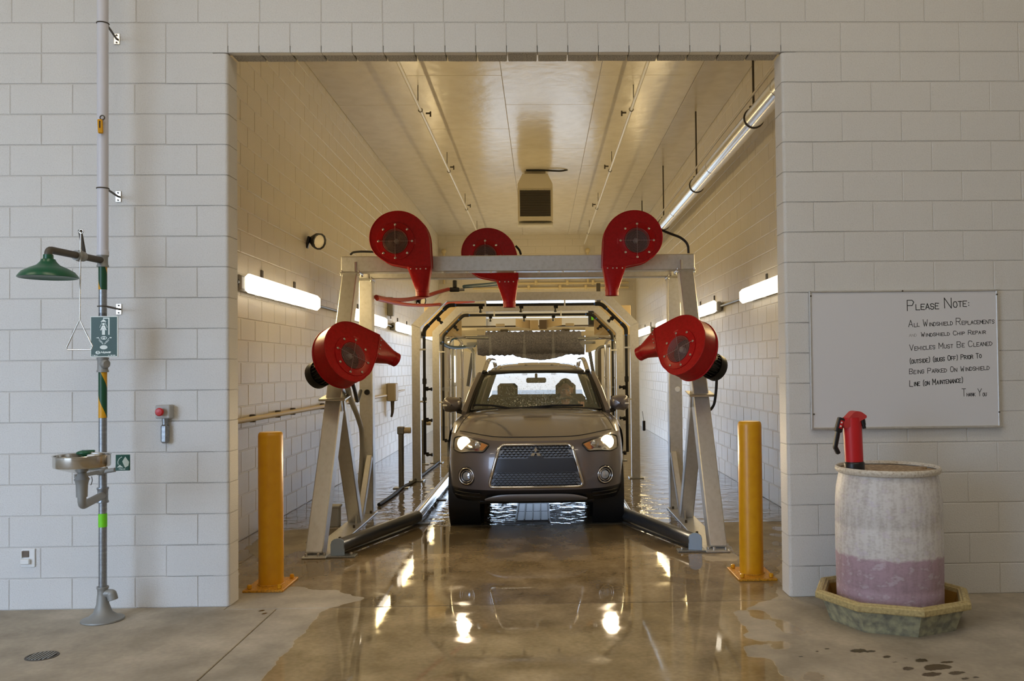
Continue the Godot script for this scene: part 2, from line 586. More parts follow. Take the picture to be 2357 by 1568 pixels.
# the slabs' colour and gloss: dry concrete, and where water stands or runs a dark wet film; mapped by x and z in metres
const FX0 := -4.2
const FX1 := 4.2
const FZ0 := -3.2
const FZ1 := 2.0
func floor_materials() -> void:
	var mw := 336
	var mh := 208
	var low := Image.create(mw, mh, false, Image.FORMAT_L8)
	low.fill(Color.BLACK)
	var wet := []      # outlines of the wet film, on the floor
	var dry := []
	var spots := []
	for outline in [
		[[540, 1352], [700, 1354], [790, 1362], [860, 1382], [779, 1386], [723, 1436], [682, 1477], [641, 1525], [588, 1568], [560, 1700], [1900, 1700], [1832, 1568], [1780, 1530], [1712, 1496], [1706, 1440], [1698, 1404], [1730, 1396], [1790, 1378], [1800, 1200], [540, 1200]],
		[[1712, 1478], [1812, 1478], [1822, 1490], [1726, 1492]],
		[[1712, 1396], [1740, 1402], [1830, 1442], [1884, 1462], [1840, 1466], [1770, 1432], [1716, 1412]],
		[[1716, 1372], [1780, 1368], [1774, 1388], [1722, 1386]],
		[[1860, 1540], [1886, 1540], [1898, 1568], [1870, 1568]],
		]:
		var p := PackedVector2Array()
		for q in outline:
			var w := aty(q[0], q[1])
			p.append(Vector2((w.x - FX0) / (FX1 - FX0) * mw, (w.z - FZ0) / (FZ1 - FZ0) * mh))
		wet.append(p)
	for outline in [
		[[560, 1260], [640, 1222], [726, 1216], [712, 1262], [650, 1290], [600, 1300]],
		[[560, 1360], [700, 1358], [800, 1372], [860, 1384], [780, 1390], [640, 1402], [560, 1408]],
		[[1640, 1196], [1785, 1196], [1785, 1268], [1690, 1272], [1655, 1240]],
		[[1600, 1272], [1700, 1276], [1710, 1292], [1640, 1296]],
		]:
		var p := PackedVector2Array()
		for q in outline:
			var w := aty(q[0], q[1])
			p.append(Vector2((w.x - FX0) / (FX1 - FX0) * mw, (w.z - FZ0) / (FZ1 - FZ0) * mh))
		dry.append(p)
	for s in [[602, 1406, 18, 5], [610, 1412, 14, 4], [1975, 1498, 44, 9], [2040, 1512, 22, 5], [2084, 1516, 14, 3], [2120, 1520, 40, 10], [2160, 1536, 60, 12], [2200, 1550, 42, 10], [2090, 1540, 36, 9], [2140, 1552, 50, 8], [1905, 1494, 10, 3], [1880, 1500, 12, 4], [1845, 1512, 22, 5], [2005, 1500, 30, 5], [2180, 1525, 40, 6], [2060, 1524, 16, 3], [2220, 1562, 30, 7], [2245, 1560, 20, 5]]:
		var w := aty(s[0], s[1])
		var e := aty(s[0] + s[2] * 0.5, s[1])
		var g := aty(s[0], s[1] - s[3] * 0.5)
		spots.append([w.x, w.z, e.x - w.x, w.z - g.z])
	for y in mh:
		for x in mw:
			var p := Vector2(x + 0.5, y + 0.5)
			var k := 0.0
			for o in wet:
				if Geometry2D.is_point_in_polygon(p, o):
					k = 1.0
					break
			if k > 0.0:
				for o in dry:
					if Geometry2D.is_point_in_polygon(p, o):
						k = 0.28
						break
			low.set_pixel(x, y, Color(k, k, k))
	low.resize(84, 52, Image.INTERPOLATE_BILINEAR)
	var w := 1480
	var h := 916
	low.resize(w, h, Image.INTERPOLATE_CUBIC)
	var big := noise_image(512, 0.008, 5, 31).get_data()
	var med := noise_image(512, 0.03, 4, 32).get_data()
	var small := noise_image(512, 0.14, 3, 33).get_data()
	var lm := low.get_data()
	var col := PackedByteArray()
	col.resize(w * h * 3)
	var rgh := PackedByteArray()
	rgh.resize(w * h)
	var hgt := PackedByteArray()
	hgt.resize(w * h)
	var hall_row := int((0.07 - FZ0) / (FZ1 - FZ0) * h)   # from this row the wet colour is painted paler, for the hall's daylight
	for y in h:
		for x in w:
			var i := y * w + x
			var b := big[(y & 511) * 512 + (x & 511)] / 255.0
			var b2 := big[((y * 2 + 97) & 511) * 512 + ((x * 2 + 211) & 511)] / 255.0
			var m := med[(y & 511) * 512 + ((x + 130) & 511)] / 255.0
			var s := small[(y & 511) * 512 + (x & 511)] / 255.0
			var k := lm[i] / 255.0 + (m - 0.5) * 0.42 + (b2 - 0.5) * 0.2
			k = clampf((k - 0.42) / 0.13, 0.0, 1.0)
			var t := 0.45 * b + 0.33 * b2 + 0.22 * s
			var r0 := 124.0 + 78.0 * t
			var g0 := 116.0 + 75.0 * t
			var b0 := 102.0 + 70.0 * t
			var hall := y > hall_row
			var r1 := (104.0 if hall else 84.0) + 96.0 * t  # tunnel side browner: the car's dark reflection is put into the wet colour
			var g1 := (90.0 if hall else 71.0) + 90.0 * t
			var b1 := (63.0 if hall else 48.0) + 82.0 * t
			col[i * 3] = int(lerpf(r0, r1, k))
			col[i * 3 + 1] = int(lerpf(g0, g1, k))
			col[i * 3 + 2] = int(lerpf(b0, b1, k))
			rgh[i] = int(lerpf(175.0 + 40.0 * s, 7.0 + 44.0 * maxf(0.0, b2 - 0.45), k))
			hgt[i] = int(clampf(lerpf(90.0 + 90.0 * s, 118.0 + 20.0 * b2, k), 0, 255))
	for sp in spots:
		var cx := int((sp[0] - FX0) / (FX1 - FX0) * w)
		var cy := int((sp[1] - FZ0) / (FZ1 - FZ0) * h)
		var rx := maxi(1, int(sp[2] / (FX1 - FX0) * w))
		var ry := maxi(1, int(sp[3] / (FZ1 - FZ0) * h))
		for y in range(maxi(0, cy - ry - 6), mini(h, cy + ry + 7)):
			for x in range(maxi(0, cx - rx - 6), mini(w, cx + rx + 7)):
				var i := y * w + x
				var m := med[(y & 511) * 512 + ((x + 60) & 511)] / 255.0
				var q := Vector2(float(x - cx) / rx, float(y - cy) / ry + 0.35 * float(x - cx) / rx).length() + (m - 0.5) * 1.3
				if q < 1.0:
					col[i * 3] = int(col[i * 3] * 0.52)
					col[i * 3 + 1] = int(col[i * 3 + 1] * 0.48)
					col[i * 3 + 2] = int(col[i * 3 + 2] * 0.42)
					rgh[i] = 60
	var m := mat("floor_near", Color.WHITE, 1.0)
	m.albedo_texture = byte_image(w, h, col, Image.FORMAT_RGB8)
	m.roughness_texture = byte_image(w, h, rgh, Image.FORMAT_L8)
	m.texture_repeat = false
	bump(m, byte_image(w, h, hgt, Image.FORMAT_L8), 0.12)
	# far part of the tunnel: wet all over
	var n := 640
	var c2 := PackedByteArray()
	c2.resize(n * n * 3)
	var r2 := PackedByteArray()
	r2.resize(n * n)
	for y in n:
		for x in n:
			var i := y * n + x
			var b := big[(y & 511) * 512 + (x & 511)] / 255.0
			var s := med[((y * 2) & 511) * 512 + ((x * 2) & 511)] / 255.0
			var t := 0.6 * b + 0.4 * s
			c2[i * 3] = int(88.0 + 62.0 * t)
			c2[i * 3 + 1] = int(78.0 + 60.0 * t)
			c2[i * 3 + 2] = int(60.0 + 58.0 * t)
			r2[i] = int(8.0 + 50.0 * maxf(0.0, s - 0.45))
	m = mat("floor_far", Color.WHITE, 1.0)
	m.albedo_texture = byte_image(n, n, c2, Image.FORMAT_RGB8)
	m.roughness_texture = byte_image(n, n, r2, Image.FORMAT_L8)
	var rip := FastNoiseLite.new()
	rip.seed = 41
	rip.frequency = 0.018
	rip.fractal_octaves = 3
	rip.domain_warp_enabled = true
	rip.domain_warp_amplitude = 20.0
	bump(m, ImageTexture.create_from_image(rip.get_seamless_image(1024, 1024)), 0.5)

# translucent white drum: the pinkish liquid shows through up to its level; scuffs and grime run down it
func drum_material() -> void:
	var w := 1024
	var h := 768
	var a := noise_image(512, 0.02, 5, 51).get_data()
	var b := noise_image(512, 0.07, 4, 52).get_data()
	var d := PackedByteArray()
	d.resize(w * h * 3)
	for y in h:
		for x in w:
			var i := y * w + x
			var streak := a[((y / 5) & 511) * 512 + ((x * 2) & 511)] / 255.0
			var blot := a[(y & 511) * 512 + (x & 511)] / 255.0
			var g := b[(y & 511) * 512 + ((x + 77) & 511)] / 255.0
			var c := Color(0.84, 0.83, 0.82)
			var level := 0.56 + 0.03 * (blot - 0.5)
			c = c.lerp(Color(0.70, 0.60, 0.65), clampf((float(y) / h - level) * 60.0, 0.0, 1.0))
			var dirt := clampf((streak * 0.4 + blot * 0.3 + g * 0.3 - 0.40) * 2.2, 0.0, 1.0) * 0.42
			c = c.lerp(Color(0.46, 0.41, 0.38), dirt)
			var clean := clampf((blot - 0.62) * 6.0, 0.0, 1.0) * 0.5
			c = c.lerp(Color(0.83, 0.80, 0.85), clean)
			d[i * 3] = int(c.r * 255)
			d[i * 3 + 1] = int(c.g * 255)
			d[i * 3 + 2] = int(c.b * 255)
	var m := mat("drum_wall", Color.WHITE, 0.5)
	m.albedo_texture = byte_image(w, h, d, Image.FORMAT_RGB8)


# ---------------------------------------------------------------- the setting
const JL := -1.847
const JR := 1.853
const HZ := 7.6         # rear wall of the hall, behind the camera
const HD := 3.658       # opening height, 18 courses

func block_mesh(w: float, h: float, d := 0.05, cf := 0.004) -> ArrayMesh:
	# face at z = 0, chamfered towards the joints, no back
	var mb := MB.new()
	var a := w * 0.5
	var b := h * 0.5
	mb.quad(Vector3(-a + cf, -b + cf, 0), Vector3(a - cf, -b + cf, 0), Vector3(a - cf, b - cf, 0), Vector3(-a + cf, b - cf, 0), Vector3.BACK)
	var i := [Vector3(-a + cf, -b + cf, 0), Vector3(a - cf, -b + cf, 0), Vector3(a - cf, b - cf, 0), Vector3(-a + cf, b - cf, 0)]
	var o := [Vector3(-a, -b, -cf), Vector3(a, -b, -cf), Vector3(a, b, -cf), Vector3(-a, b, -cf)]
	for k in 4:
		var n := (o[k] + o[(k + 1) % 4]) as Vector3
		n.z = 0
		n = n.normalized()
		mb.quad(i[k], i[(k + 1) % 4], o[(k + 1) % 4], o[k], (n + Vector3.BACK).normalized())
		mb.quad(o[k], o[(k + 1) % 4], o[(k + 1) % 4] - Vector3(0, 0, d), o[k] - Vector3(0, 0, d), n)
	return mb.mesh()

func place(parent: Node3D, called: String, mesh: Mesh, m: Material, xf: Transform3D) -> void:
	var o := MeshInstance3D.new()
	o.name = called
	o.mesh = mesh
	o.material_override = m
	o.transform = xf
	parent.add_child(o, true)

func structure(called: String) -> Node3D:
	var o := Node3D.new()
	o.name = called
	o.set_meta("kind", "structure")
	add_child(o)
	return o

func slab(parent: Node3D, called: String, lo: Vector3, hi: Vector3, m: Material) -> MeshInstance3D:
	return part(parent, called, MB.new().box((lo + hi) * 0.5, hi - lo), m)

func front_wall() -> void:
	var wall := structure("wall_front")
	wall.set_meta("label", "white painted concrete block wall round the tall wash bay opening")
	var J := 0.007
	var V := 0.004
	var full := block_mesh(0.4064 - V, COURSE - J, 0.05, 0.003)
	var pw := (JR - JL) / 18.0
	var lin := block_mesh(pw - V, COURSE - J, 0.05, 0.003)
	slab(wall, "core", Vector3(-10.0, 0, -0.185), Vector3(JL - 0.1, 6.0, -0.0035), M.mortar)
	slab(wall, "core", Vector3(JR + 0.1, 0, -0.185), Vector3(6.0, 6.0, -0.0035), M.mortar)
	slab(wall, "core", Vector3(JL - 0.1, HD + 0.05, -0.185), Vector3(JR + 0.1, 6.0, -0.0035), M.mortar)
	slab(wall, "upper_face", Vector3(-10.0, 21 * COURSE, -0.006), Vector3(6.0, 6.0, -0.001), M.hall_paint)
	slab(wall, "side_face", Vector3(-10.0, 0, -0.006), Vector3(-3.95, 21 * COURSE, -0.001), M.hall_paint)
	slab(wall, "side_face", Vector3(3.95, 0, -0.006), Vector3(6.0, 21 * COURSE, -0.001), M.hall_paint)
	# jamb blocks: full depth, with a rounded arris
	for w in [0.4064, COURSE]:
		var poly := PackedVector2Array()
		var r := 0.024
		poly.append(Vector2(-w + V * 0.5, -0.187))
		poly.append(Vector2(-0.012, -0.187))
		poly.append(Vector2(0, -0.175))
		for k in 7:
			var a := PI / 2 * k / 6.0
			poly.append(Vector2(-r + r * cos(a), -r + r * sin(a)))
		poly.append(Vector2(-w + V * 0.5, 0))
		for mir in [1.0, -1.0]:
			var q := PackedVector2Array()
			for p in poly:
				q.append(Vector2(p.x * mir, p.y))
			var mesh := MB.new().prism(q, 0.0, COURSE - J, Transform3D(Basis(Vector3.RIGHT, Vector3.BACK, Vector3.UP), Vector3.ZERO)).mesh()
			if w > 0.3:
				# mortar core just inside the blocks' faces
				var inner := PackedVector2Array()
				for p in q:
					inner.append(Vector2(p.x - signf(mir) * 0.0035 if absf(p.x) < 0.1 else p.x, p.y + (-0.0035 if p.y > -0.1 else 0.0035)))
				part(wall, "core", MB.new().prism(inner, 0.0, HD, Transform3D(Basis(Vector3.RIGHT, Vector3.BACK, Vector3.UP), Vector3(JL if mir > 0 else JR, 0, 0))), M.mortar)
			for c in 18:
				if (c % 2 == 1) == (w > 0.3):
					place(wall, "jamb_block", mesh, M.hall_paint, Transform3D(Basis.IDENTITY, Vector3(JL if mir > 0 else JR, c * COURSE + J * 0.5, 0)))
	for c in 21:
		var y := (c + 0.5) * COURSE
		if c < 18:
			for side in [-1.0, 1.0]:
				var x0: float = JL if side < 0 else JR
				var start := 0.4064 if c % 2 == 1 else COURSE
				for k in 5:
					var a: float = start + k * 0.4064
					if a > 2.0:
						continue
					place(wall, "block", full, M.hall_paint, Transform3D(Basis.IDENTITY, Vector3(x0 + side * (a + 0.2032), y, (rng.randf() - 0.5) * 0.0016)))
		elif c == 18:
			for k in 18:
				place(wall, "lintel_block", lin, M.hall_paint, Transform3D(Basis.IDENTITY, Vector3(JL + (k + 0.5) * pw, y, 0)))
			for side in [-1.0, 1.0]:
				for k in 5:
					place(wall, "block", full, M.hall_paint, Transform3D(Basis.IDENTITY, Vector3((JL if side < 0 else JR) + side * (0.2032 + k * 0.4064), y, 0)))
		else:
			for k in 20:
				place(wall, "block", full, M.hall_paint, Transform3D(Basis.IDENTITY, Vector3(-3.87 + 0.4064 * k + (COURSE if c % 2 == 0 else 0.0), y, 0)))
	# grey undersides of the lintel blocks
	for k in 18:
		part(wall, "lintel_soffit", MB.new().box(Vector3(JL + (k + 0.5) * pw, HD + 0.028 + rng.randf() * 0.004, -0.097), Vector3(pw - 0.009, 0.05, 0.172), Basis.IDENTITY, 0.005), M.lintel_soffit)

func bay_walls() -> void:
	var J := 0.009
	var full := block_mesh(0.4064 - J, COURSE - J, 0.03)
	for side in [-1, 1]:
		var wall := structure("wall_left" if side < 0 else "wall_right")
		wall.set_meta("label", "cream painted block wall of the wash tunnel " + ("with the conduit pipe" if side < 0 else "under the silver heater tube"))
		var x := XL if side < 0 else XR
		var b := Basis(Vector3.UP, PI / 2 * -side)
		var z0 := -2.508 if side < 0 else -4.014
		var near := -2.1 if side < 0 else -3.8
		slab(wall, "core", Vector3(minf(x, x + side * 0.2) + (0.005 if side > 0 else 0.0), 0, ZB - 0.2), Vector3(maxf(x, x + side * 0.2) - (0.005 if side < 0 else 0.0), HC + 0.3, -0.185), M.bay_paint)
		var rest := MB.new()
		var src := full.surface_get_arrays(0)
		var sv: PackedVector3Array = src[Mesh.ARRAY_VERTEX]
		var sn: PackedVector3Array = src[Mesh.ARRAY_NORMAL]
		var si: PackedInt32Array = src[Mesh.ARRAY_INDEX]
		var count := 0
		for col in 46:
			for c in 26:
				var is_a := (c % 2 == 0) if side < 0 else (c % 2 == 1)
				var zc := z0 - (col - 6) * 0.4064 + (0.2032 if is_a else 0.0)
				if zc > -0.2 or zc < ZB + 0.1:
					continue
				var xf := Transform3D(b, Vector3(x + (rng.randf() - 0.5) * 0.002, (c + 0.5) * COURSE, zc))
				if zc < near and count < 300:
					place(wall, "block", full, M.bay_paint, xf)
					count += 1
				else:
					var f := rest.v.size()
					for k in sv.size():
						rest.v.append(xf * sv[k])
						rest.n.append(b * sn[k])
						rest.uv.append(Vector2.ZERO)
					for k in si:
						rest.ix.append(f + k)
		var o := part(wall, "blocks", rest, M.bay_paint)
		o.set_meta("kind", "stuff")
	# end wall: solid round the exit door, blocks above it
	var back := structure("wall_back")
	back.set_meta("label", "cream block end wall of the tunnel above the exit door")
	var d0 := -1.27
	var d1 := 1.70
	var dh := 3.40
	slab(back, "core", Vector3(XL - 0.2, 0, ZB - 0.2), Vector3(d0, HC + 0.3, ZB - 0.005), M.bay_paint)
	slab(back, "core", Vector3(d1, 0, ZB - 0.2), Vector3(XR + 0.2, HC + 0.3, ZB - 0.005), M.bay_paint)
	slab(back, "core", Vector3(d0, dh, ZB - 0.2), Vector3(d1, HC + 0.3, ZB - 0.005), M.bay_paint)
	for c in range(17, 26):
		for k in 14:
			var cx := XL + 0.2 + 0.4064 * k - (COURSE if c % 2 == 1 else 0.0)
			if cx + 0.2 < XR + 0.2 and cx > XL:
				place(back, "block", full, M.bay_paint, Transform3D(Basis.IDENTITY, Vector3(cx, (c + 0.5) * COURSE, ZB)))
	# raised sectional exit door: its lowest sections still hang in the opening
	var door := structure("door_1")
	door.set_meta("label", "white sectional exit door left hanging in the top of the opening")
	for k in 2:
		part(door, "door_section", MB.new().box(Vector3((d0 + d1) * 0.5, 2.79 + 0.31 * k, ZB - 0.26), Vector3(d1 - d0 + 0.1, 0.30, 0.05), Basis.IDENTITY, 0.01), M.white_plastic)
	for x in [d0 - 0.02, d1 + 0.02]:
		part(door, "door_track", MB.new().box(Vector3(x, 1.7, ZB - 0.26), Vector3(0.06, 3.4, 0.09), Basis.IDENTITY, 0.008), M.galvanised)

func ceilings() -> void:
	var c := structure("ceiling")
	c.set_meta("label", "glossy cream ceiling of big panels over the wash tunnel")
	slab(c, "slab", Vector3(XL - 0.2, HC + 0.012, ZB - 0.2), Vector3(XR + 0.2, HC + 0.3, -0.1), M.bay_paint)
	for i in 5:
		var x0 := maxf(XL, -2.68 + 1.22 * i) + 0.003
		var x1 := minf(XR, -2.68 + 1.22 * (i + 1)) - 0.003
		for k in 9:
			var z1 := -0.15 - 2.44 * (k - 1) - (1.22 if i % 2 == 0 else 0.0) - 0.003
			var z0 := z1 - 2.434
			z1 = minf(z1, -0.19)
			z0 = maxf(z0, ZB)
			if z0 < z1 - 0.1:
				part(c, "ceiling_panel", MB.new().box(Vector3((x0 + x1) * 0.5, HC + 0.009 + rng.randf() * 0.0015, (z0 + z1) * 0.5), Vector3(x1 - x0, 0.018, z1 - z0), Basis.IDENTITY, 0.003), M.ceiling_paint)
	# the hall the camera stands in: ceiling, side and rear walls with two open vehicle doors towards the yard
	var h := structure("ceiling_hall")
	slab(h, "slab", Vector3(-10.2, 6.0, -0.2), Vector3(6.2, 6.2, HZ + 0.2), M.hall_shell)
	var l := structure("wall_hall_side")
	slab(l, "slab", Vector3(-10.2, 0, -0.2), Vector3(-10.0, 6.0, HZ + 0.2), M.hall_shell)
	slab(l, "slab", Vector3(6.0, 0, -0.2), Vector3(6.2, 6.0, HZ + 0.2), M.hall_shell)
	var r := structure("wall_hall_rear")
	var xs := [-10.0, -9.3, -4.4, 6.0]
	for i in range(0, 4, 2):
		slab(r, "pier", Vector3(xs[i], 0, HZ), Vector3(xs[i + 1], 4.6, HZ + 0.2), M.hall_shell)
	slab(r, "head", Vector3(-10.0, 4.6, HZ), Vector3(6.0, 6.0, HZ + 0.2), M.hall_shell)

func floor_slab(parent: Node3D, x0: float, x1: float, z0: float, z1: float, m: Material, far := false, gap := [1, 1, 1, 1]) -> void:
	var mb := MB.new()
	var e := 0.004
	var c := 0.003
	var t := func(x: float, z: float) -> Vector2:
		return Vector2(x / 5.0, z / 5.0) if far else Vector2((x - FX0) / (FX1 - FX0), (z - FZ0) / (FZ1 - FZ0))
	x0 += e * gap[0]; x1 -= e * gap[1]; z0 += e * gap[2]; z1 -= e * gap[3]
	var top := [Vector3(x0 + c * gap[0], 0, z0 + c * gap[2]), Vector3(x1 - c * gap[1], 0, z0 + c * gap[2]), Vector3(x1 - c * gap[1], 0, z1 - c * gap[3]), Vector3(x0 + c * gap[0], 0, z1 - c * gap[3])]
	var rim := [Vector3(x0, -c, z0), Vector3(x1, -c, z0), Vector3(x1, -c, z1), Vector3(x0, -c, z1)]
	var a := []
	for p in top:
		a.append(mb.vert(p, Vector3.UP, t.call(p.x, p.z)))
	mb.tri(a[0], a[1], a[2])
	mb.tri(a[0], a[2], a[3])
	for k in 4:
		var n: Vector3 = rim[k] + rim[(k + 1) % 4] - Vector3(x0 + x1, 0, z0 + z1)
		n.y = 0
		n = n.normalized()
		for s in [[top, rim, (n + Vector3.UP).normalized(), 0.0], [rim, rim, n, -0.1]]:
			var q := [s[0][k], s[0][(k + 1) % 4], s[1][(k + 1) % 4] + Vector3(0, s[3], 0), s[1][k] + Vector3(0, s[3], 0)]
			var id := []
			for p in q:
				id.append(mb.vert(p, s[2], t.call(p.x, p.z)))
			mb.tri(id[0], id[1], id[2])
			mb.tri(id[0], id[2], id[3])
	part(parent, "floor_slab", mb, m)

func floors() -> void:
	var f := structure("floor")
	f.set_meta("label", "concrete floor slabs, dry and grey by the walls, wet and brown along the lane")
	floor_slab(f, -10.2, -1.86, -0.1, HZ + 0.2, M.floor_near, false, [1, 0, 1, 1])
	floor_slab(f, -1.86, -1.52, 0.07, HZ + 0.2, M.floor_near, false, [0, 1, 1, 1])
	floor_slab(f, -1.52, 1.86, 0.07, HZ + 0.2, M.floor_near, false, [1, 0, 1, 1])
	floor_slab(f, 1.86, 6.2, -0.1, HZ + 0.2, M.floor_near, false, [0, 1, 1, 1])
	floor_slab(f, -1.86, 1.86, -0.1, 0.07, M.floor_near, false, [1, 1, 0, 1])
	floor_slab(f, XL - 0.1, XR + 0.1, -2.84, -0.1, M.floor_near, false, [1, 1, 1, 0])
	floor_slab(f, XL - 0.1, XR + 0.1, -7.4, -2.84, M.floor_far, true)
	floor_slab(f, XL - 0.1, XR + 0.1, -13.0, -7.4, M.floor_far, true)
	floor_slab(f, XL - 0.1, XR + 0.1, ZB - 0.2, -13.0, M.floor_far, true)
	slab(f, "bed", Vector3(-10.2, -0.2, ZB - 0.2), Vector3(6.2, -0.02, HZ + 0.2), M.black_gap)
	var g := structure("ground_yard")
	slab(g, "apron", Vector3(-40, -0.25, ZB - 40), Vector3(40, -0.03, ZB - 0.2), M.concrete_plain)
	slab(g, "apron", Vector3(-40, -0.25, HZ + 0.2), Vector3(40, -0.03, 50), M.concrete_plain)


func area_light(called: String, p: Vector3, dir: Vector3, size: Vector2, c: Color, e: float) -> void:
	var l := AreaLight3D.new()
	l.name = called
	l.area_size = size
	l.light_color = c
	l.light_energy = e
	l.shadow_enabled = true
	l.area_range = 40.0
	add_child(l)
	# area lights shine along -z
	var z := -dir.normalized()
	var x := Vector3.BACK if absf(z.z) < 0.9 else Vector3.RIGHT
	var y := z.cross(x).normalized()
	l.transform = Transform3D(Basis(y.cross(z), y, z), p)

func _ready() -> void:
	rng.seed = 7
	# camera
	cam_basis = Basis(Vector3.UP, -0.025) * Basis(Vector3.RIGHT, 0.0205) * Basis(Vector3.BACK, -0.0107)
	var cam := Camera3D.new()
	cam.name = "camera"
	cam.projection = Camera3D.PROJECTION_FRUSTUM
	cam.near = 0.1
	cam.far = 120.0
	cam.size = 1568.0 / F * cam.near
	cam.frustum_offset = Vector2((1178.5 - CX) / F, -(784.0 - CY) / F) * cam.near
	add_child(cam)
	cam.transform = Transform3D(cam_basis, cam_pos)
	cam.current = true
	# sky: bright, evenly overcast
	var sky := ProceduralSkyMaterial.new()
	sky.sky_top_color = Color(0.76, 0.86, 1.0)
	sky.sky_horizon_color = Color(0.80, 0.89, 1.0)
	sky.ground_horizon_color = Color(0.70, 0.72, 0.74)
	sky.ground_bottom_color = Color(0.60, 0.61, 0.62)
	sky.sky_energy_multiplier = 1.0
	var env := Environment.new()
	env.background_mode = Environment.BG_SKY
	env.sky = Sky.new()
	env.sky.sky_material = sky
	env.background_energy_multiplier = SKY
	env.tonemap_mode = Environment.TONE_MAPPER_LINEAR
	env.tonemap_exposure = EXPOSURE
	env.sdfgi_enabled = true
	env.ssao_enabled = true
	env.ssil_enabled = true
	env.volumetric_fog_enabled = true
	env.volumetric_fog_density = 0.0
	var we := WorldEnvironment.new()
	we.name = "environment"
	we.environment = env
	add_child(we)
	materials()
	floors()
	front_wall()
	bay_walls()
	ceilings()
	hall_lamps()
	bay_lamps()
	gantry()
	blowers()
	arches()
	car()
	driver()
	ceiling_things()
	wall_things()
	lane_things()
	far_machines()
	bollards()
	shower()
	small_wall_things()
	whiteboard()
	drum()

const SKY := 7.5
const EXPOSURE := 1.08


# ---------------------------------------------------------------- lamps
func hall_lamps() -> void:
	var proto := thing("ceiling_lamp", "long white fluorescent batten under the hall ceiling", "lamp", Vector3.ZERO, "fluorescent battens of the hall")
	part(proto, "housing", MB.new().box(Vector3(0, -0.03, 0), Vector3(2.5, 0.06, 0.34), Basis.IDENTITY, 0.01), M.white_plastic, "", true)
	part(proto, "lamp_lens", MB.new().box(Vector3(0, -0.08, 0), Vector3(2.4, 0.05, 0.28), Basis.IDENTITY, 0.015), M.hall_lamp_lens, "", true)
	var first := true
	for z in HALL_Z:
		for x in [-5.6, -1.4, 2.8]:
			var p := Vector3(x, 6.0, z)
			if first:
				proto.position = p
				first = false
			else:
				copy(proto, "ceiling_lamp", Transform3D(Basis.IDENTITY, p))
			var l := AreaLight3D.new()
			l.name = "batten"
			l.area_size = Vector2(2.4, 0.28)
			l.light_color = Color(1.0, 0.93, 0.82)
			l.light_energy = HALL_E
			l.shadow_enabled = true
			add_child(l, true)
			l.transform = Transform3D(Basis(Vector3.RIGHT, -PI / 2), p + Vector3(0, -0.12, 0))

func bay_lamps() -> void:
	# vapour-tight fittings along both walls; built against a wall at x = 0, length along z
	var L := 2.6
	var proto := thing("wall_lamp", "", "lamp", Vector3.ZERO, "")
	part(proto, "housing", MB.new().box(Vector3(0.055, 0, 0), Vector3(0.07, 0.14, L), Basis.IDENTITY, 0.018), M.grey_box, "", true)
	part(proto, "lamp_lens", MB.new().box(Vector3(0.118, 0, -0.03), Vector3(0.085, 0.175, L - 0.12), Basis.IDENTITY, 0.034), M.lamp_lens, "lit white diffuser", true)
	var clips := MB.new()
	for z in [-0.95, -0.35, 0.25, 0.85]:
		for s in [-1.0, 1.0]:
			clips.box(Vector3(0.085, s * 0.085, z), Vector3(0.03, 0.016, 0.03), Basis.IDENTITY, 0.003)
	part(proto, "clips", clips, M.grey_box, "", true).set_meta("kind", "stuff")
	for z in [-0.7, 0.45]:
		part(proto, "bracket", MB.new().box(Vector3(0.008, 0.07, z), Vector3(0.014, 0.26, 0.06), Basis.IDENTITY, 0.004), M.iron_dark, "", true)
	part(proto, "cable_gland", rod(MB.new(), Vector3(0.055, 0, L * 0.5), Vector3.BACK, 0.026, 0.05, 12, 0.006), M.black_plastic, "", true)
	var first := true
	for side in [-1, 1]:
		for k in 4:
			var z0: float = [-2.05, -6.6, -10.3, -14.2][k] + (-0.35 if side > 0 and k == 0 else 0.0)
			var p := Vector3(XL if side < 0 else XR, 2.34 if side < 0 else 2.4, z0 - L * 0.5)
			var xf := Transform3D(Basis.IDENTITY if side < 0 else Basis(Vector3.UP, PI), p)
			var where: String = "on the wall with the conduit pipe" if side < 0 else "on the wall under the silver tube"
			var label: String = "lit white fluorescent fitting " + where + ["", ", second from the hall", ", third from the hall", ", last before the exit"][k]
			if k == 0:
				label = "lit white fluorescent fitting " + where + ", next to the hall opening"
			var o: Node3D = proto
			if first:
				proto.transform = xf
				first = false
			else:
				o = copy(proto, "wall_lamp", xf)
			tag(o, label, "lamp", "fluorescent fittings along the tunnel walls")
			var d: Vector3 = Vector3.RIGHT * -side
			area_light("fitting_" + "abcdefgh"[k + (0 if side < 0 else 4)], p + d * 0.18, d, Vector2(2.4, 0.15), Color(1.0, 0.87, 0.60), BAY_E)

const HALL_Z := [2.4, 5.6]
const HALL_E := 2.4
const BAY_E := 3.0


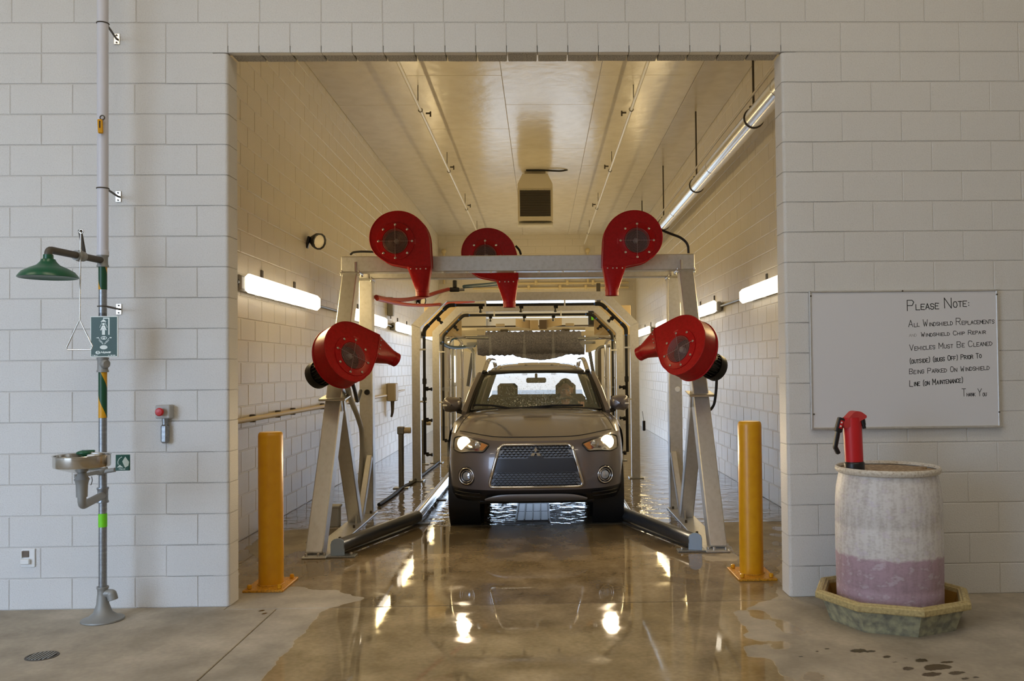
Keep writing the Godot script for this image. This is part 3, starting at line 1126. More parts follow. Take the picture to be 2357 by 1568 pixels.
# ---------------------------------------------------------------- blower gantry
func gantry() -> void:
	var g := thing("blower_gantry", "aluminium box-section gantry straddling the lane and carrying the red blowers", "gantry", Vector3(0, 0, -2.6))
	var A: Material = M.aluminium
	for s in [-1.0, 1.0]:
		var x: float = 1.685 * s
		var leg := part(g, "front_leg", MB.new().bar(Vector3(x, 0.0, -1.575), Vector3(x, 2.51, -3.02), 0.145, 0.145, Vector3.BACK, 0.008), A)
		for dx in [-0.05, 0.05]:
			part(leg, "bolt", rod(MB.new(), Vector3(x + dx, 0.012, -1.455), Vector3.UP, 0.012, 0.03, 8, 0.004), M.zinc_bolt)
		part(g, "rear_leg", MB.new().bar(Vector3(x - 0.01 * s, 0.0, -3.12), Vector3(x - 0.01 * s, 1.28, -2.36), 0.13, 0.11, Vector3.BACK, 0.008), A)
		part(g, "gusset", MB.new().prism(PackedVector2Array([Vector2(-3.06, 0.01), Vector2(-2.98, 0.01), Vector2(-3.02, 0.2)]), -0.006, 0.006, Transform3D(Basis(Vector3.BACK, Vector3.UP, Vector3.LEFT), Vector3(x - 0.04 * s, 0, 0))), M.zinc_bolt)
		part(g, "sole_plate", MB.new().box(Vector3(x - 0.02 * s, 0.008, -2.58), Vector3(0.2, 0.014, 2.32), Basis.IDENTITY, 0.003), A)
		for z in [-2.15, -2.75, -3.6]:
			part(g, "anchor_bolt", rod(MB.new(), Vector3(x - 0.07 * s, 0.014, z), Vector3.UP, 0.012, 0.03, 8, 0.004), M.iron_dark)
		var post := part(g, "rear_post", MB.new().box(Vector3(1.66 * s, 1.26, -3.67), Vector3(0.14, 2.5, 0.14), Basis.IDENTITY, 0.008), A)
		part(post, "cap_button", rod(MB.new(), atz(845 if s < 0 else 1559.5, 903 if s < 0 else 896.5, -3.602), Vector3.BACK, 0.03, 0.014, 16, 0.005), M.black_plastic if s < 0 else M.white_plastic)
		part(g, "brace", MB.new().bar(Vector3(1.62 * s, 0.62, -3.58), Vector3(1.66 * s, 0.0, -3.26), 0.06, 0.1, Vector3.BACK, 0.006), A)
		# clamp plates and bolts where legs meet beams
		for z in [-3.02, -3.67]:
			var cl := MB.new()
			cl.box(Vector3(1.68 * s, 2.512, z), Vector3(0.2, 0.016, 0.19), Basis.IDENTITY, 0.004)
			part(g, "clamp_plate", cl, M.zinc_bolt)
			for dx in [-0.085, 0.085]:
				for dz in [-0.075, 0.075]:
					part(g, "clamp_bolt", rod(MB.new(), Vector3(1.68 * s + dx, 2.485, z + dz), Vector3.UP, 0.012, 0.055, 8, 0.004), M.zinc_bolt)
			part(g, "clamp_tab", MB.new().box(Vector3(1.63 * s, 2.57, z + 0.088), Vector3(0.02, 0.1, 0.012), Basis.IDENTITY, 0.003), M.zinc_bolt)
		# blower seat on the front leg
		part(g, "blower_seat", MB.new().box(Vector3(x, 1.29, -2.29), Vector3(0.24, 0.02, 0.26), Basis(Vector3.RIGHT, 0.12), 0.004), M.zinc_bolt)
		part(g, "seat_strut", MB.new().bar(Vector3(x - 0.09 * s, 1.27, -2.24), Vector3(x - 0.085 * s, 1.17, -2.30), 0.018, 0.03, Vector3.BACK, 0.003), M.zinc_bolt)
	part(g, "front_beam", MB.new().box(Vector3(0, 2.598, -3.02), Vector3(3.54, 0.16, 0.16), Basis.IDENTITY, 0.008), A)
	part(g, "rear_beam", MB.new().box(Vector3(0, 2.598, -3.67), Vector3(3.5, 0.16, 0.16), Basis.IDENTITY, 0.008), A)
	for i in 9:
		part(g, "beam_bolt", rod(MB.new(), Vector3(-1.0 + 0.24 * i, 2.522, -2.96), Vector3.DOWN, 0.01, 0.02, 8, 0.003), M.zinc_bolt)
	# grey flexible conduit from one side blower down the rear post
	var pts := [atz(800, 893, -2.3), atz(805, 915, -2.5), atz(822, 955, -3.0), atz(833, 990, -3.4), atz(834, 1040, -3.55), atz(829, 1110, -3.58), atz(826, 1165, -3.58)]
	single("flexible_conduit", MB.new().tube(rounded(pts, 0.12, 6), 0.026, 10), M.grey_box, "grey flexible conduit looping from the side blower down the post", "conduit", Vector3(-1.7, 0.2, -3.4))
	single("junction_box", MB.new().box(atz(773, 1190, -3.0) + Vector3(-0.02, 0, 0), Vector3(0.12, 0.22, 0.12), Basis.IDENTITY, 0.012).box(atz(773, 1165, -3.0) + Vector3(-0.02, 0.0, 0), Vector3(0.14, 0.025, 0.14), Basis.IDENTITY, 0.006), M.grey_box, "small grey junction box standing on the floor behind the gantry leg", "box", Vector3(-1.93, 0.0, -3.0))


# ---------------------------------------------------------------- blowers
func volute() -> PackedVector2Array:
	var key := [[293.3, 0.268], [265.0, 0.222], [233.0, 0.213], [201.0, 0.236], [180.0, 0.246], [150.0, 0.264], [120.0, 0.28], [90.0, 0.293], [60.0, 0.306], [30.0, 0.318], [0.0, 0.327]]
	var out := PackedVector2Array()
	for i in key.size() - 1:
		var m := 5
		for k in m:
			var t := float(k) / m
			var a := deg_to_rad(lerpf(key[i][0], key[i + 1][0], t))
			var r := lerpf(key[i][1], key[i + 1][1], t)
			if i == 0:
				var p0 := Vector2(0.106, -0.246)
				var p1 := Vector2(0.222 * cos(deg_to_rad(265.0)), 0.222 * sin(deg_to_rad(265.0)))
				out.append(p0.lerp(p1, t))
			else:
				out.append(Vector2(cos(a), sin(a)) * r)
	out.append(Vector2(0.327, 0))
	out.append(Vector2(0.333, -0.12))
	out.append(Vector2(0.34, -0.246))
	return out

func make_blower(called: String, mir: float) -> Node3D:
	# axis along z, inlet towards +z, nozzle down; centre of the inlet at the origin
	var b := thing(called, "", "blower")
	var S := Transform3D(Basis.from_scale(Vector3(mir, 1, 1)), Vector3.ZERO)
	var o := volute()
	var hole := 0.124
	var z1 := 0.0
	var z0 := -0.17
	var mb := MB.new()
	# casing sides and back
	var m := o.size()
	var t := Geometry2D.triangulate_polygon(o)
	var f := mb.v.size()
	for p in o:
		mb.vert(Vector3(p.x, p.y, z0), Vector3.FORWARD)
	for k in range(0, t.size(), 3):
		mb.tri(f + t[k], f + t[k + 1], f + t[k + 2])
	for i in m:
		var p := o[i]
		var q := o[(i + 1) % m]
		var d := (q - p).normalized()
		var nn := Vector2(d.y, -d.x)
		if nn.dot(p + q) < 0:
			nn = -nn
		var n3 := Vector3(nn.x, nn.y, 0)
		var pn := n3
		var qn := n3
		if i < m - 4:
			pn = Vector3(p.x, p.y, 0).normalized() if i > 5 else n3
			qn = Vector3(q.x, q.y, 0).normalized() if i > 5 else n3
		var a := mb.vert(Vector3(p.x, p.y, z0), pn)
		var c := mb.vert(Vector3(q.x, q.y, z0), qn)
		var e := mb.vert(Vector3(q.x, q.y, z1), qn)
		var g := mb.vert(Vector3(p.x, p.y, z1), pn)
		mb.tri(a, c, e)
		mb.tri(a, e, g)
	# front plate with the inlet hole
	var ang := []
	for i in 72:
		ang.append(TAU * i / 72.0)
	for p in o:
		ang.append(fposmod(atan2(p.y, p.x), TAU))
	ang.sort()
	var ring := []
	for a in ang:
		var d: Vector2 = Vector2(cos(a), sin(a))
		var best := 0.3
		for i in m:
			var hit = Geometry2D.segment_intersects_segment(Vector2.ZERO, d * 2.0, o[i], o[(i + 1) % m])
			if hit != null:
				best = (hit as Vector2).length()
		ring.append([d * hole, d * best])
	f = mb.v.size()
	for r in ring:
		mb.vert(Vector3(r[0].x, r[0].y, z1), Vector3.BACK)
		mb.vert(Vector3(r[1].x, r[1].y, z1), Vector3.BACK)
	for i in ring.size():
		var j := (i + 1) % ring.size()
		mb.tri(f + 2 * i, f + 2 * i + 1, f + 2 * j + 1)
		mb.tri(f + 2 * i, f + 2 * j + 1, f + 2 * j)
	part(b, "volute_casing", mb.moved(S), M.blower_red, "red sheet-steel volute", true)
	var rim := []
	for p in o:
		rim.append(Vector3(p.x, p.y, z0))
	var rims := MB.new().tube(rim, 0.008, 6, false, true)
	for i in rim.size():
		rim[i].z = z1
	rims.tube(rim, 0.005, 6, false, true)
	part(b, "casing_rim", rims.moved(S), M.blower_red, "", true)
	# inlet: raised ring, throat, guard, hub
	var face := Transform3D(Basis(Vector3.RIGHT, PI / 2), Vector3.ZERO)   # lathe axis -> z
	part(b, "inlet_ring", MB.new().lathe([Vector2(0.186, 0.0), Vector2(0.184, 0.006), Vector2(0.14, 0.008), Vector2(0.128, 0.012), Vector2(0.12, 0.004), Vector2(0.112, -0.03), Vector2(0.108, -0.06)], 48, face).moved(S), M.blower_red, "", true)
	var imp := MB.new().lathe([Vector2(0.12, -0.06), Vector2(0.0, -0.075)], 32, face)
	part(b, "impeller", imp, M.impeller_shade, "impeller darkened for the shade inside the inlet", true)
	part(b, "impeller_hub", MB.new().lathe([Vector2(0.026, -0.07), Vector2(0.026, -0.03), Vector2(0.018, -0.022), Vector2(0, -0.022)], 16, face).moved(Transform3D(Basis.IDENTITY, Vector3(0.008 * mir, 0.004, 0))), M.cast_grey, "", true)
	var guard := MB.new()
	for k in 11:
		var r := 0.014 + 0.0105 * k
		guard.tube(circle(Vector3(0, 0, 0.013), r, Vector3.RIGHT, Vector3.UP, 28), 0.0017, 4, false, true)
	guard.tube([Vector3(-0.165, 0, 0.016), Vector3(0.165, 0, 0.016)], 0.0018, 4)
	guard.tube([Vector3(0, -0.165, 0.016), Vector3(0, 0.165, 0.016)], 0.0018, 4)
	part(b, "finger_guard", guard, M.guard_wire, "concentric wire guard", true)
	for k in 8:
		var a := TAU * k / 8.0
		part(b, "bolt", rod(MB.new(), Vector3(cos(a) * 0.163, sin(a) * 0.163, 0.006), Vector3.BACK, 0.0115, 0.010, 10, 0.004), M.zinc_bolt, "", true)
	part(b, "maker_label", MB.new().box(Vector3(0.188 * mir, -0.004, 0.001), Vector3(0.018, 0.052, 0.002)), M.pump_red_dull, "", true)
	# outlet: square to round transition and a short spigot
	var rows := []
	var seg := 28
	for row in 7:
		var tt := row / 5.0
		var ps := []
		for k in seg + 1:
			var a := TAU * k / seg
			var d := Vector2(cos(a), sin(a))
			var sc := minf(0.117 / maxf(absf(d.x), 1e-4), 0.1 / maxf(absf(d.y), 1e-4))
			var sq := Vector3(0.223 + d.x * sc, -0.246, -0.085 + d.y * sc * 0.85)
			var ci := Vector3(0.245 + d.x * 0.066, -0.475, -0.1 + d.y * 0.066)
			ps.append(sq.lerp(ci, tt) if row < 6 else ci + Vector3(0, -0.058, 0))
		rows.append(ps)
	var cone := MB.new().grid(rows, 1.0)
	part(b, "nozzle", outward(cone, Vector3(0.235, -0.36, -0.1)).moved(S), M.blower_red, "", true)
	part(b, "nozzle_mouth", MB.new().lathe([Vector2(0.066, -0.49), Vector2(0.069, -0.488), Vector2(0.069, -0.475)], 28, Transform3D(Basis.IDENTITY, Vector3(0.245, 0, -0.1))).lathe([Vector2(0.0, -0.50), Vector2(0.064, -0.53)], 28, Transform3D(Basis.IDENTITY, Vector3(0.245, 0, -0.1))).moved(S), M.blower_red, "", true)
	for k in 4:
		part(b, "rivet", rod(MB.new(), Vector3((0.148 + [0.0, 0.055, 0.093, 0.145][k]) * mir, -0.27, -0.002), Vector3.BACK, 0.007, 0.006, 8, 0.002), M.zinc_bolt, "", true)
	# motor behind the casing
	var mt := MB.new().lathe([Vector2(0, -0.47), Vector2(0.098, -0.47), Vector2(0.098, -0.17), Vector2(0.0, -0.17)], 28, face)
	for k in 22:
		var a := TAU * k / 22.0
		var d := Vector3(cos(a), sin(a), 0)
		mt.box(d * 0.103 + Vector3(0, 0, -0.32), Vector3(0.03, 0.006, 0.25), Basis(d, Vector3.BACK.cross(d), Vector3.BACK))
	var motor := part(b, "motor", mt, M.motor_black, "black finned motor", true)
	part(motor, "fan_cowl", MB.new().lathe([Vector2(0, -0.555), Vector2(0.105, -0.555), Vector2(0.124, -0.535), Vector2(0.124, -0.46), Vector2(0.12, -0.455)], 28, face), M.motor_black, "", true)
	part(motor, "terminal_box", MB.new().box(Vector3(0, 0.125, -0.29), Vector3(0.11, 0.07, 0.11), Basis.IDENTITY, 0.01), M.beige_box, "", true)
	part(motor, "mounting_foot", MB.new().box(Vector3(0, -0.118, -0.29), Vector3(0.2, 0.014, 0.2), Basis.IDENTITY, 0.003), M.iron_dark, "", true)
	return b

func outward(mb: MB, c: Vector3) -> MB:
	# turn normals away from a point inside
	var s := 0.0
	for i in mb.v.size():
		s += (mb.v[i] - c).normalized().dot(mb.n[i])
	if s < 0.0:
		for i in mb.n.size():
			mb.n[i] = -mb.n[i]
		for k in range(0, mb.ix.size(), 3):
			var t := mb.ix[k + 1]
			mb.ix[k + 1] = mb.ix[k + 2]
			mb.ix[k + 2] = t
	return mb

func blowers() -> void:
	var a := make_blower("blower", 1.0)
	var b := make_blower("blower", -1.0)
	var grp := "red blowers on the gantry"
	a.position = atz(910, 555.5, -2.72)
	tag(a, "red blower on the front beam beside the short flat cable", "blower", grp)
	b.position = atz(1466.5, 553.5, -2.72)
	tag(b, "red blower on the front beam with the long looping black cable", "blower", grp)
	copy(a, "blower", Transform3D(Basis.IDENTITY, atz(1117, 590, -3.38)), "red blower on the rear beam, partly hidden behind the front beam", grp)
	var z := Vector3(0.738, 0.322, 0.594).normalized()
	var y := -Vector3(0.673, -0.396, -0.619)
	y = (y - z * y.dot(z)).normalized()
	var R := Basis(y.cross(z), y, z)
	copy(a, "blower", Transform3D(R, atz(811.5, 819.5, -1.86)), "tilted red blower low on the gantry leg, with the grey conduit below it", grp)
	var S := Basis.from_scale(Vector3(-1, 1, 1))
	copy(b, "blower", Transform3D(S * R * S, atz(1563, 804, -1.86)), "tilted red blower low on the gantry leg, with a black cable hanging from its motor", grp)
	# cables
	single("power_cable", MB.new().tube(rounded([atz(862, 580, -2.96), atz(830, 579, -2.98), atz(812, 581, -3.0), atz(807, 586, -3.02)], 0.05), 0.011, 8), M.black_rubber, "short flat black cable lying on the gantry beam end", "cable", Vector3(-1.5, 2.68, -3.0))
	single("power_cable", MB.new().tube(rounded([atz(1515, 526, -2.98), atz(1540, 537, -2.98), atz(1568, 547, -2.98), atz(1584, 562, -2.98), atz(1585, 583, -2.98)], 0.12, 7), 0.013, 8), M.black_rubber, "long black cable arching from the blower to the gantry beam end", "cable", Vector3(1.5, 2.68, -2.98))
	single("power_cable", MB.new().tube(rounded([atz(1187, 566, -3.6), atz(1196, 576, -3.6), atz(1199, 586, -3.62)], 0.05), 0.012, 8), M.black_rubber, "black cable behind the middle blower on the rear beam", "cable", Vector3(0.0, 2.68, -3.6))
	single("power_cable", MB.new().tube(rounded([atz(1649, 834, -2.08), atz(1650, 868, -2.08), atz(1648, 905, -2.1), atz(1644, 932, -2.2), atz(1636, 943, -2.3)], 0.1, 7), 0.013, 8), M.black_rubber, "black cable hanging from the motor of the side blower", "cable", Vector3(1.75, 1.1, -2.15))
	single("power_cable", MB.new().tube(rounded([atz(812, 884, -2.2), atz(818, 905, -2.5), atz(822, 925, -2.8), atz(826, 915, -3.2), atz(830, 900, -3.5)], 0.1, 7), 0.018, 8), M.black_rubber, "black cable looped between the side blower and the rear post", "cable", Vector3(-1.6, 1.1, -2.8))


# ---------------------------------------------------------------- spray arches
func band(o: Array, i: int, w: float) -> PackedVector2Array:
	# the mitred member between outer corners i and i+1 of an open outline, w wide towards the inside
	var n := func(k: int) -> Vector2:
		var d: Vector2 = (o[k + 1] - o[k]).normalized()
		return Vector2(d.y, -d.x)
	var inner := func(k: int) -> Vector2:
		if k == 0:
			return o[0] + n.call(0) * w
		if k == o.size() - 1:
			return o[k] + n.call(k - 1) * w
		var a: Vector2 = n.call(k - 1)
		var b: Vector2 = n.call(k)
		var m := (a + b).normalized()
		return o[k] + m * (w / m.dot(a))
	return PackedVector2Array([o[i], o[i + 1], inner.call(i + 1), inner.call(i)])

func nozzle(parent: Node3D, p: Vector3, dir: Vector3) -> void:
	var mb := MB.new()
	mb.ball(p, Vector3(0.026, 0.026, 0.026), 8)
	rod(mb, p, dir, 0.016, 0.075, 8)
	rod(mb, p + dir * 0.05, dir, 0.024, 0.022, 8)
	var side := dir.cross(Vector3.BACK)
	rod(mb, p + side * -0.035, side, 0.022, 0.03, 8)
	part(parent, "spray_nozzle", mb, M.black_plastic)

func arches() -> void:
	for k in 2:
		var z := -6.42 if k == 0 else -8.75
		var o := [Vector2(-1.575, 0.0), Vector2(-1.575, 2.165), Vector2(-1.135, 2.605), Vector2(1.135, 2.605), Vector2(1.575, 2.165), Vector2(1.575, 0.0)]
		var w := 0.115
		var a := thing("spray_arch", ["wide aluminium spray arch with chamfered corners, nearer to the blower gantry", "second aluminium spray arch, deeper in the tunnel behind the first"][k], "arch", Vector3(0, 0, z), "aluminium spray arches")
		for i in 5:
			part(a, ["post", "corner_brace", "crossbeam", "corner_brace", "post"][i], MB.new().prism(band(o, i, w - 0.001), -0.05, 0.05, Transform3D(Basis.IDENTITY, Vector3(0, 0.004 if i in [0, 4] else 0.0, z)), 0.01), M.aluminium)
		for s in [-1.0, 1.0]:
			part(a, "foot_plate", MB.new().box(Vector3(1.52 * s, 0.006, z), Vector3(0.2, 0.012, 0.2), Basis.IDENTITY, 0.003), M.galvanised)
		# black spray pipe inside the arch
		var q := 0.06
		var inn := []
		for p in [Vector2(-1.575, 0.37), Vector2(-1.575, 2.165), Vector2(-1.135, 2.605), Vector2(1.135, 2.605), Vector2(1.575, 2.165), Vector2(1.575, 0.37)]:
			inn.append(p)
		var path := []
		for i in 6:
			var b := band(inn, mini(i, 4), w + q)
			var c: Vector2 = b[3] if i < 5 else b[2]
			path.append(Vector3(c.x, c.y, z + 0.06))
		part(a, "spray_pipe", MB.new().tube(rounded(path, 0.05, 4), 0.021, 10), M.black_rubber, "black plastic spray pipe")
		for i in range(1, 5):
			var u: Vector3 = (path[i - 1] - path[i]).normalized()
			var v: Vector3 = (path[i + 1] - path[i]).normalized()
			part(a, "elbow", MB.new().tube(rounded([path[i] + u * 0.09, path[i], path[i] + v * 0.09], 0.06, 5), 0.028, 10), M.black_rubber)
			for d in [u, v]:
				part(a, "blue_tag", MB.new().ball(path[i] + d * 0.1 + Vector3(0, 0, 0.022), Vector3(0.014, 0.014, 0.008), 8), M.blue_dot)
		for h in ([1.82, 1.1] if k == 0 else [1.83, 1.0]):
			for s in [0, 5]:
				var x: float = path[s].x
				part(a, "pipe_clip", MB.new().box(Vector3(x - signf(x) * -0.02, h, z + 0.06), Vector3(0.10, 0.022, 0.05), Basis.IDENTITY, 0.003), M.white_plastic)
		for x in [-0.55, 0.55]:
			part(a, "pipe_clip", MB.new().box(Vector3(x, path[2].y + 0.02, z + 0.06), Vector3(0.022, 0.09, 0.05), Basis.IDENTITY, 0.003), M.white_plastic)
		for x in [-0.62, -0.06, 0.42]:
			nozzle(a, Vector3(x, path[2].y - 0.035, z + 0.06), Vector3.DOWN)
		for s in [1.0, -1.0]:
			var x: float = path[0].x * s
			nozzle(a, Vector3(x + 0.035 * s, 0.365, z + 0.06), Vector3.RIGHT * s)
			if k == 0:
				nozzle(a, Vector3(x + 0.035 * s, 1.27, z + 0.06), Vector3.RIGHT * s)
				nozzle(a, Vector3(x + 0.035 * s, 0.84, z + 0.06), Vector3.RIGHT * s)
				for h in [1.38, 1.12]:
					part(a, "pipe_tee", rod(MB.new(), Vector3(x, h - 0.04, z + 0.06), Vector3.UP, 0.029, 0.08, 10, 0.006), M.black_rubber)
			if k == 1:
				part(a, "splash_panel", MB.new().box(Vector3(1.42 * s, 2.34, z - 0.16), Vector3(0.62, 0.5, 0.02), Basis.IDENTITY, 0.005), M.tan_panel, "plain tan splash panel")
			var mid: Vector3 = (path[1] + path[2]) * 0.5
			nozzle(a, Vector3(mid.x * s, mid.y, mid.z) + Vector3(0.03 * s, -0.03, 0), Vector3(0.7 * s, -0.7, 0))


# ---------------------------------------------------------------- the car, in its own axes: x across, y up, z forwards from the front axle
const CAR := Vector3(0.155, 0.0, -3.12)

func curve(t: float, keys: Array) -> float:
	# smooth interpolation through [position, value] keys
	if t <= keys[0][0]:
		return keys[0][1]
	for i in keys.size() - 1:
		if t <= keys[i + 1][0]:
			var a: float = keys[i][0]
			var b: float = keys[i + 1][0]
			var p0: float = keys[maxi(i - 1, 0)][1]
			var p3: float = keys[mini(i + 2, keys.size() - 1)][1]
			var a0: float = keys[maxi(i - 1, 0)][0]
			var a3: float = keys[mini(i + 2, keys.size() - 1)][0]
			var m0: float = (keys[i + 1][1] - p0) / maxf(b - a0, 1e-6)
			var m1: float = (p3 - keys[i][1]) / maxf(a3 - a, 1e-6)
			var u := (t - a) / (b - a)
			var h := b - a
			return (2 * u * u * u - 3 * u * u + 1) * keys[i][1] + (u * u * u - 2 * u * u + u) * m0 * h + (-2 * u * u * u + 3 * u * u) * keys[i + 1][1] + (u * u * u - u * u) * m1 * h
	return keys[-1][1]

func nose(y: float) -> float:
	return curve(y, [[0.28, 0.80], [0.36, 0.855], [0.45, 0.885], [0.58, 0.90], [0.70, 0.89], [0.80, 0.86], [0.87, 0.80], [0.92, 0.72]])

func plan(x: float) -> float:
	return curve(absf(x), [[0.0, 0.0], [0.3, 0.012], [0.45, 0.04], [0.58, 0.10], [0.68, 0.18], [0.76, 0.30], [0.815, 0.44], [0.845, 0.58], [0.86, 0.70]])

func fz(x: float, y: float) -> float:
	return nose(y) - plan(x)

func fp(x: float, y: float, off := 0.0) -> Vector3:
	# a point on the front skin, moved out by off
	var e := 0.004
	var dx := (fz(x + e, y) - fz(x - e, y)) / (2 * e)
	var dy := (fz(x, y + e) - fz(x, y - e)) / (2 * e)
	return Vector3(x, y, fz(x, y)) + Vector3(-dx, -dy, 1.0).normalized() * off

func front_top(x: float) -> float:
	# height of the front skin's upper edge: bonnet lip in the middle, top of the lamps outside
	return curve(absf(x), [[0.0, 0.868], [0.36, 0.872], [0.5, 0.888], [0.66, 0.912], [0.78, 0.922], [0.86, 0.915]])

func pixel_on_nose(px: float, py: float) -> Vector2:
	# where a pixel of the photograph meets the car's front skin (x taken as positive)
	var z := 0.75
	var p := Vector3.ZERO
	for i in 12:
		p = atz(px, py, CAR.z + z) - CAR
		z = fz(p.x, clampf(p.y, 0.28, 0.92))
	return Vector2(absf(p.x), p.y)

func front_patch(poly: PackedVector2Array, off: float, cell := 0.02) -> MB:
	# a polygon drawn in x, y laid on the front skin
	var mb := MB.new()
	var lo := poly[0]
	var hi := poly[0]
	for p in poly:
		lo = lo.min(p)
		hi = hi.max(p)
	var y := lo.y
	while y < hi.y:
		var x := lo.x
		while x < hi.x:
			var cellp := PackedVector2Array([Vector2(x, y), Vector2(x + cell, y), Vector2(x + cell, y + cell), Vector2(x, y + cell)])
			for q in Geometry2D.intersect_polygons(poly, cellp):
				var t := Geometry2D.triangulate_polygon(q)
				var f := mb.v.size()
				for p in q:
					var e := 0.01
					var n := Vector3(-(fz(p.x + e, p.y) - fz(p.x - e, p.y)) / (2 * e), -(fz(p.x, p.y + e) - fz(p.x, p.y - e)) / (2 * e), 1.0).normalized()
					mb.vert(fp(p.x, p.y, off), n, p)
				for k in range(0, t.size(), 3):
					mb.tri(f + t[k], f + t[k + 1], f + t[k + 2])
			x += cell
		y += cell
	return mb

func outline_tube(poly: PackedVector2Array, off: float, r: float, closed := true) -> MB:
	var pts := []
	var m := poly.size()
	for i in (m if closed else m - 1):
		var p := poly[i]
		var q := poly[(i + 1) % m]
		var k := maxi(1, int(p.distance_to(q) / 0.04))
		for j in k:
			var t := p.lerp(q, float(j) / k)
			pts.append(fp(t.x, t.y, off))
	if not closed:
		pts.append(fp(poly[-1].x, poly[-1].y, off))
	return MB.new().tube(pts, r, 8, not closed, closed)

func soft_poly(pts: Array, r: float) -> PackedVector2Array:
	var p3 := []
	for p in pts:
		p3.append(Vector3(p.x, p.y, 0))
	var m := p3.size()
	var out := PackedVector2Array()
	for i in m:
		var a: Vector3 = p3[(i + m - 1) % m] - p3[i]
		var b: Vector3 = p3[(i + 1) % m] - p3[i]
		var l := minf(r, minf(a.length(), b.length()) * 0.45)
		var p0: Vector3 = p3[i] + a.normalized() * l
		var p1: Vector3 = p3[i] + b.normalized() * l
		for k in 5:
			var t := k / 4.0
			var q: Vector3 = p0.lerp(p3[i], t).lerp(p3[i].lerp(p1, t), t)
			out.append(Vector2(q.x, q.y))
	return out

func mirror_x(mb: MB) -> MB:
	return mb.moved(Transform3D(Basis.from_scale(Vector3(-1, 1, 1)), Vector3.ZERO))

func cowl(u: float) -> Vector3:
	# lower edge of the windscreen
	return Vector3(u * 0.70, 1.115 - 0.022 * u * u, -0.46 - 0.13 * u * u)

func header(u: float) -> Vector3:
	# upper edge of the windscreen
	return Vector3(u * 0.605, 1.502 - 0.03 * u * u, -1.13 - 0.10 * u * u)

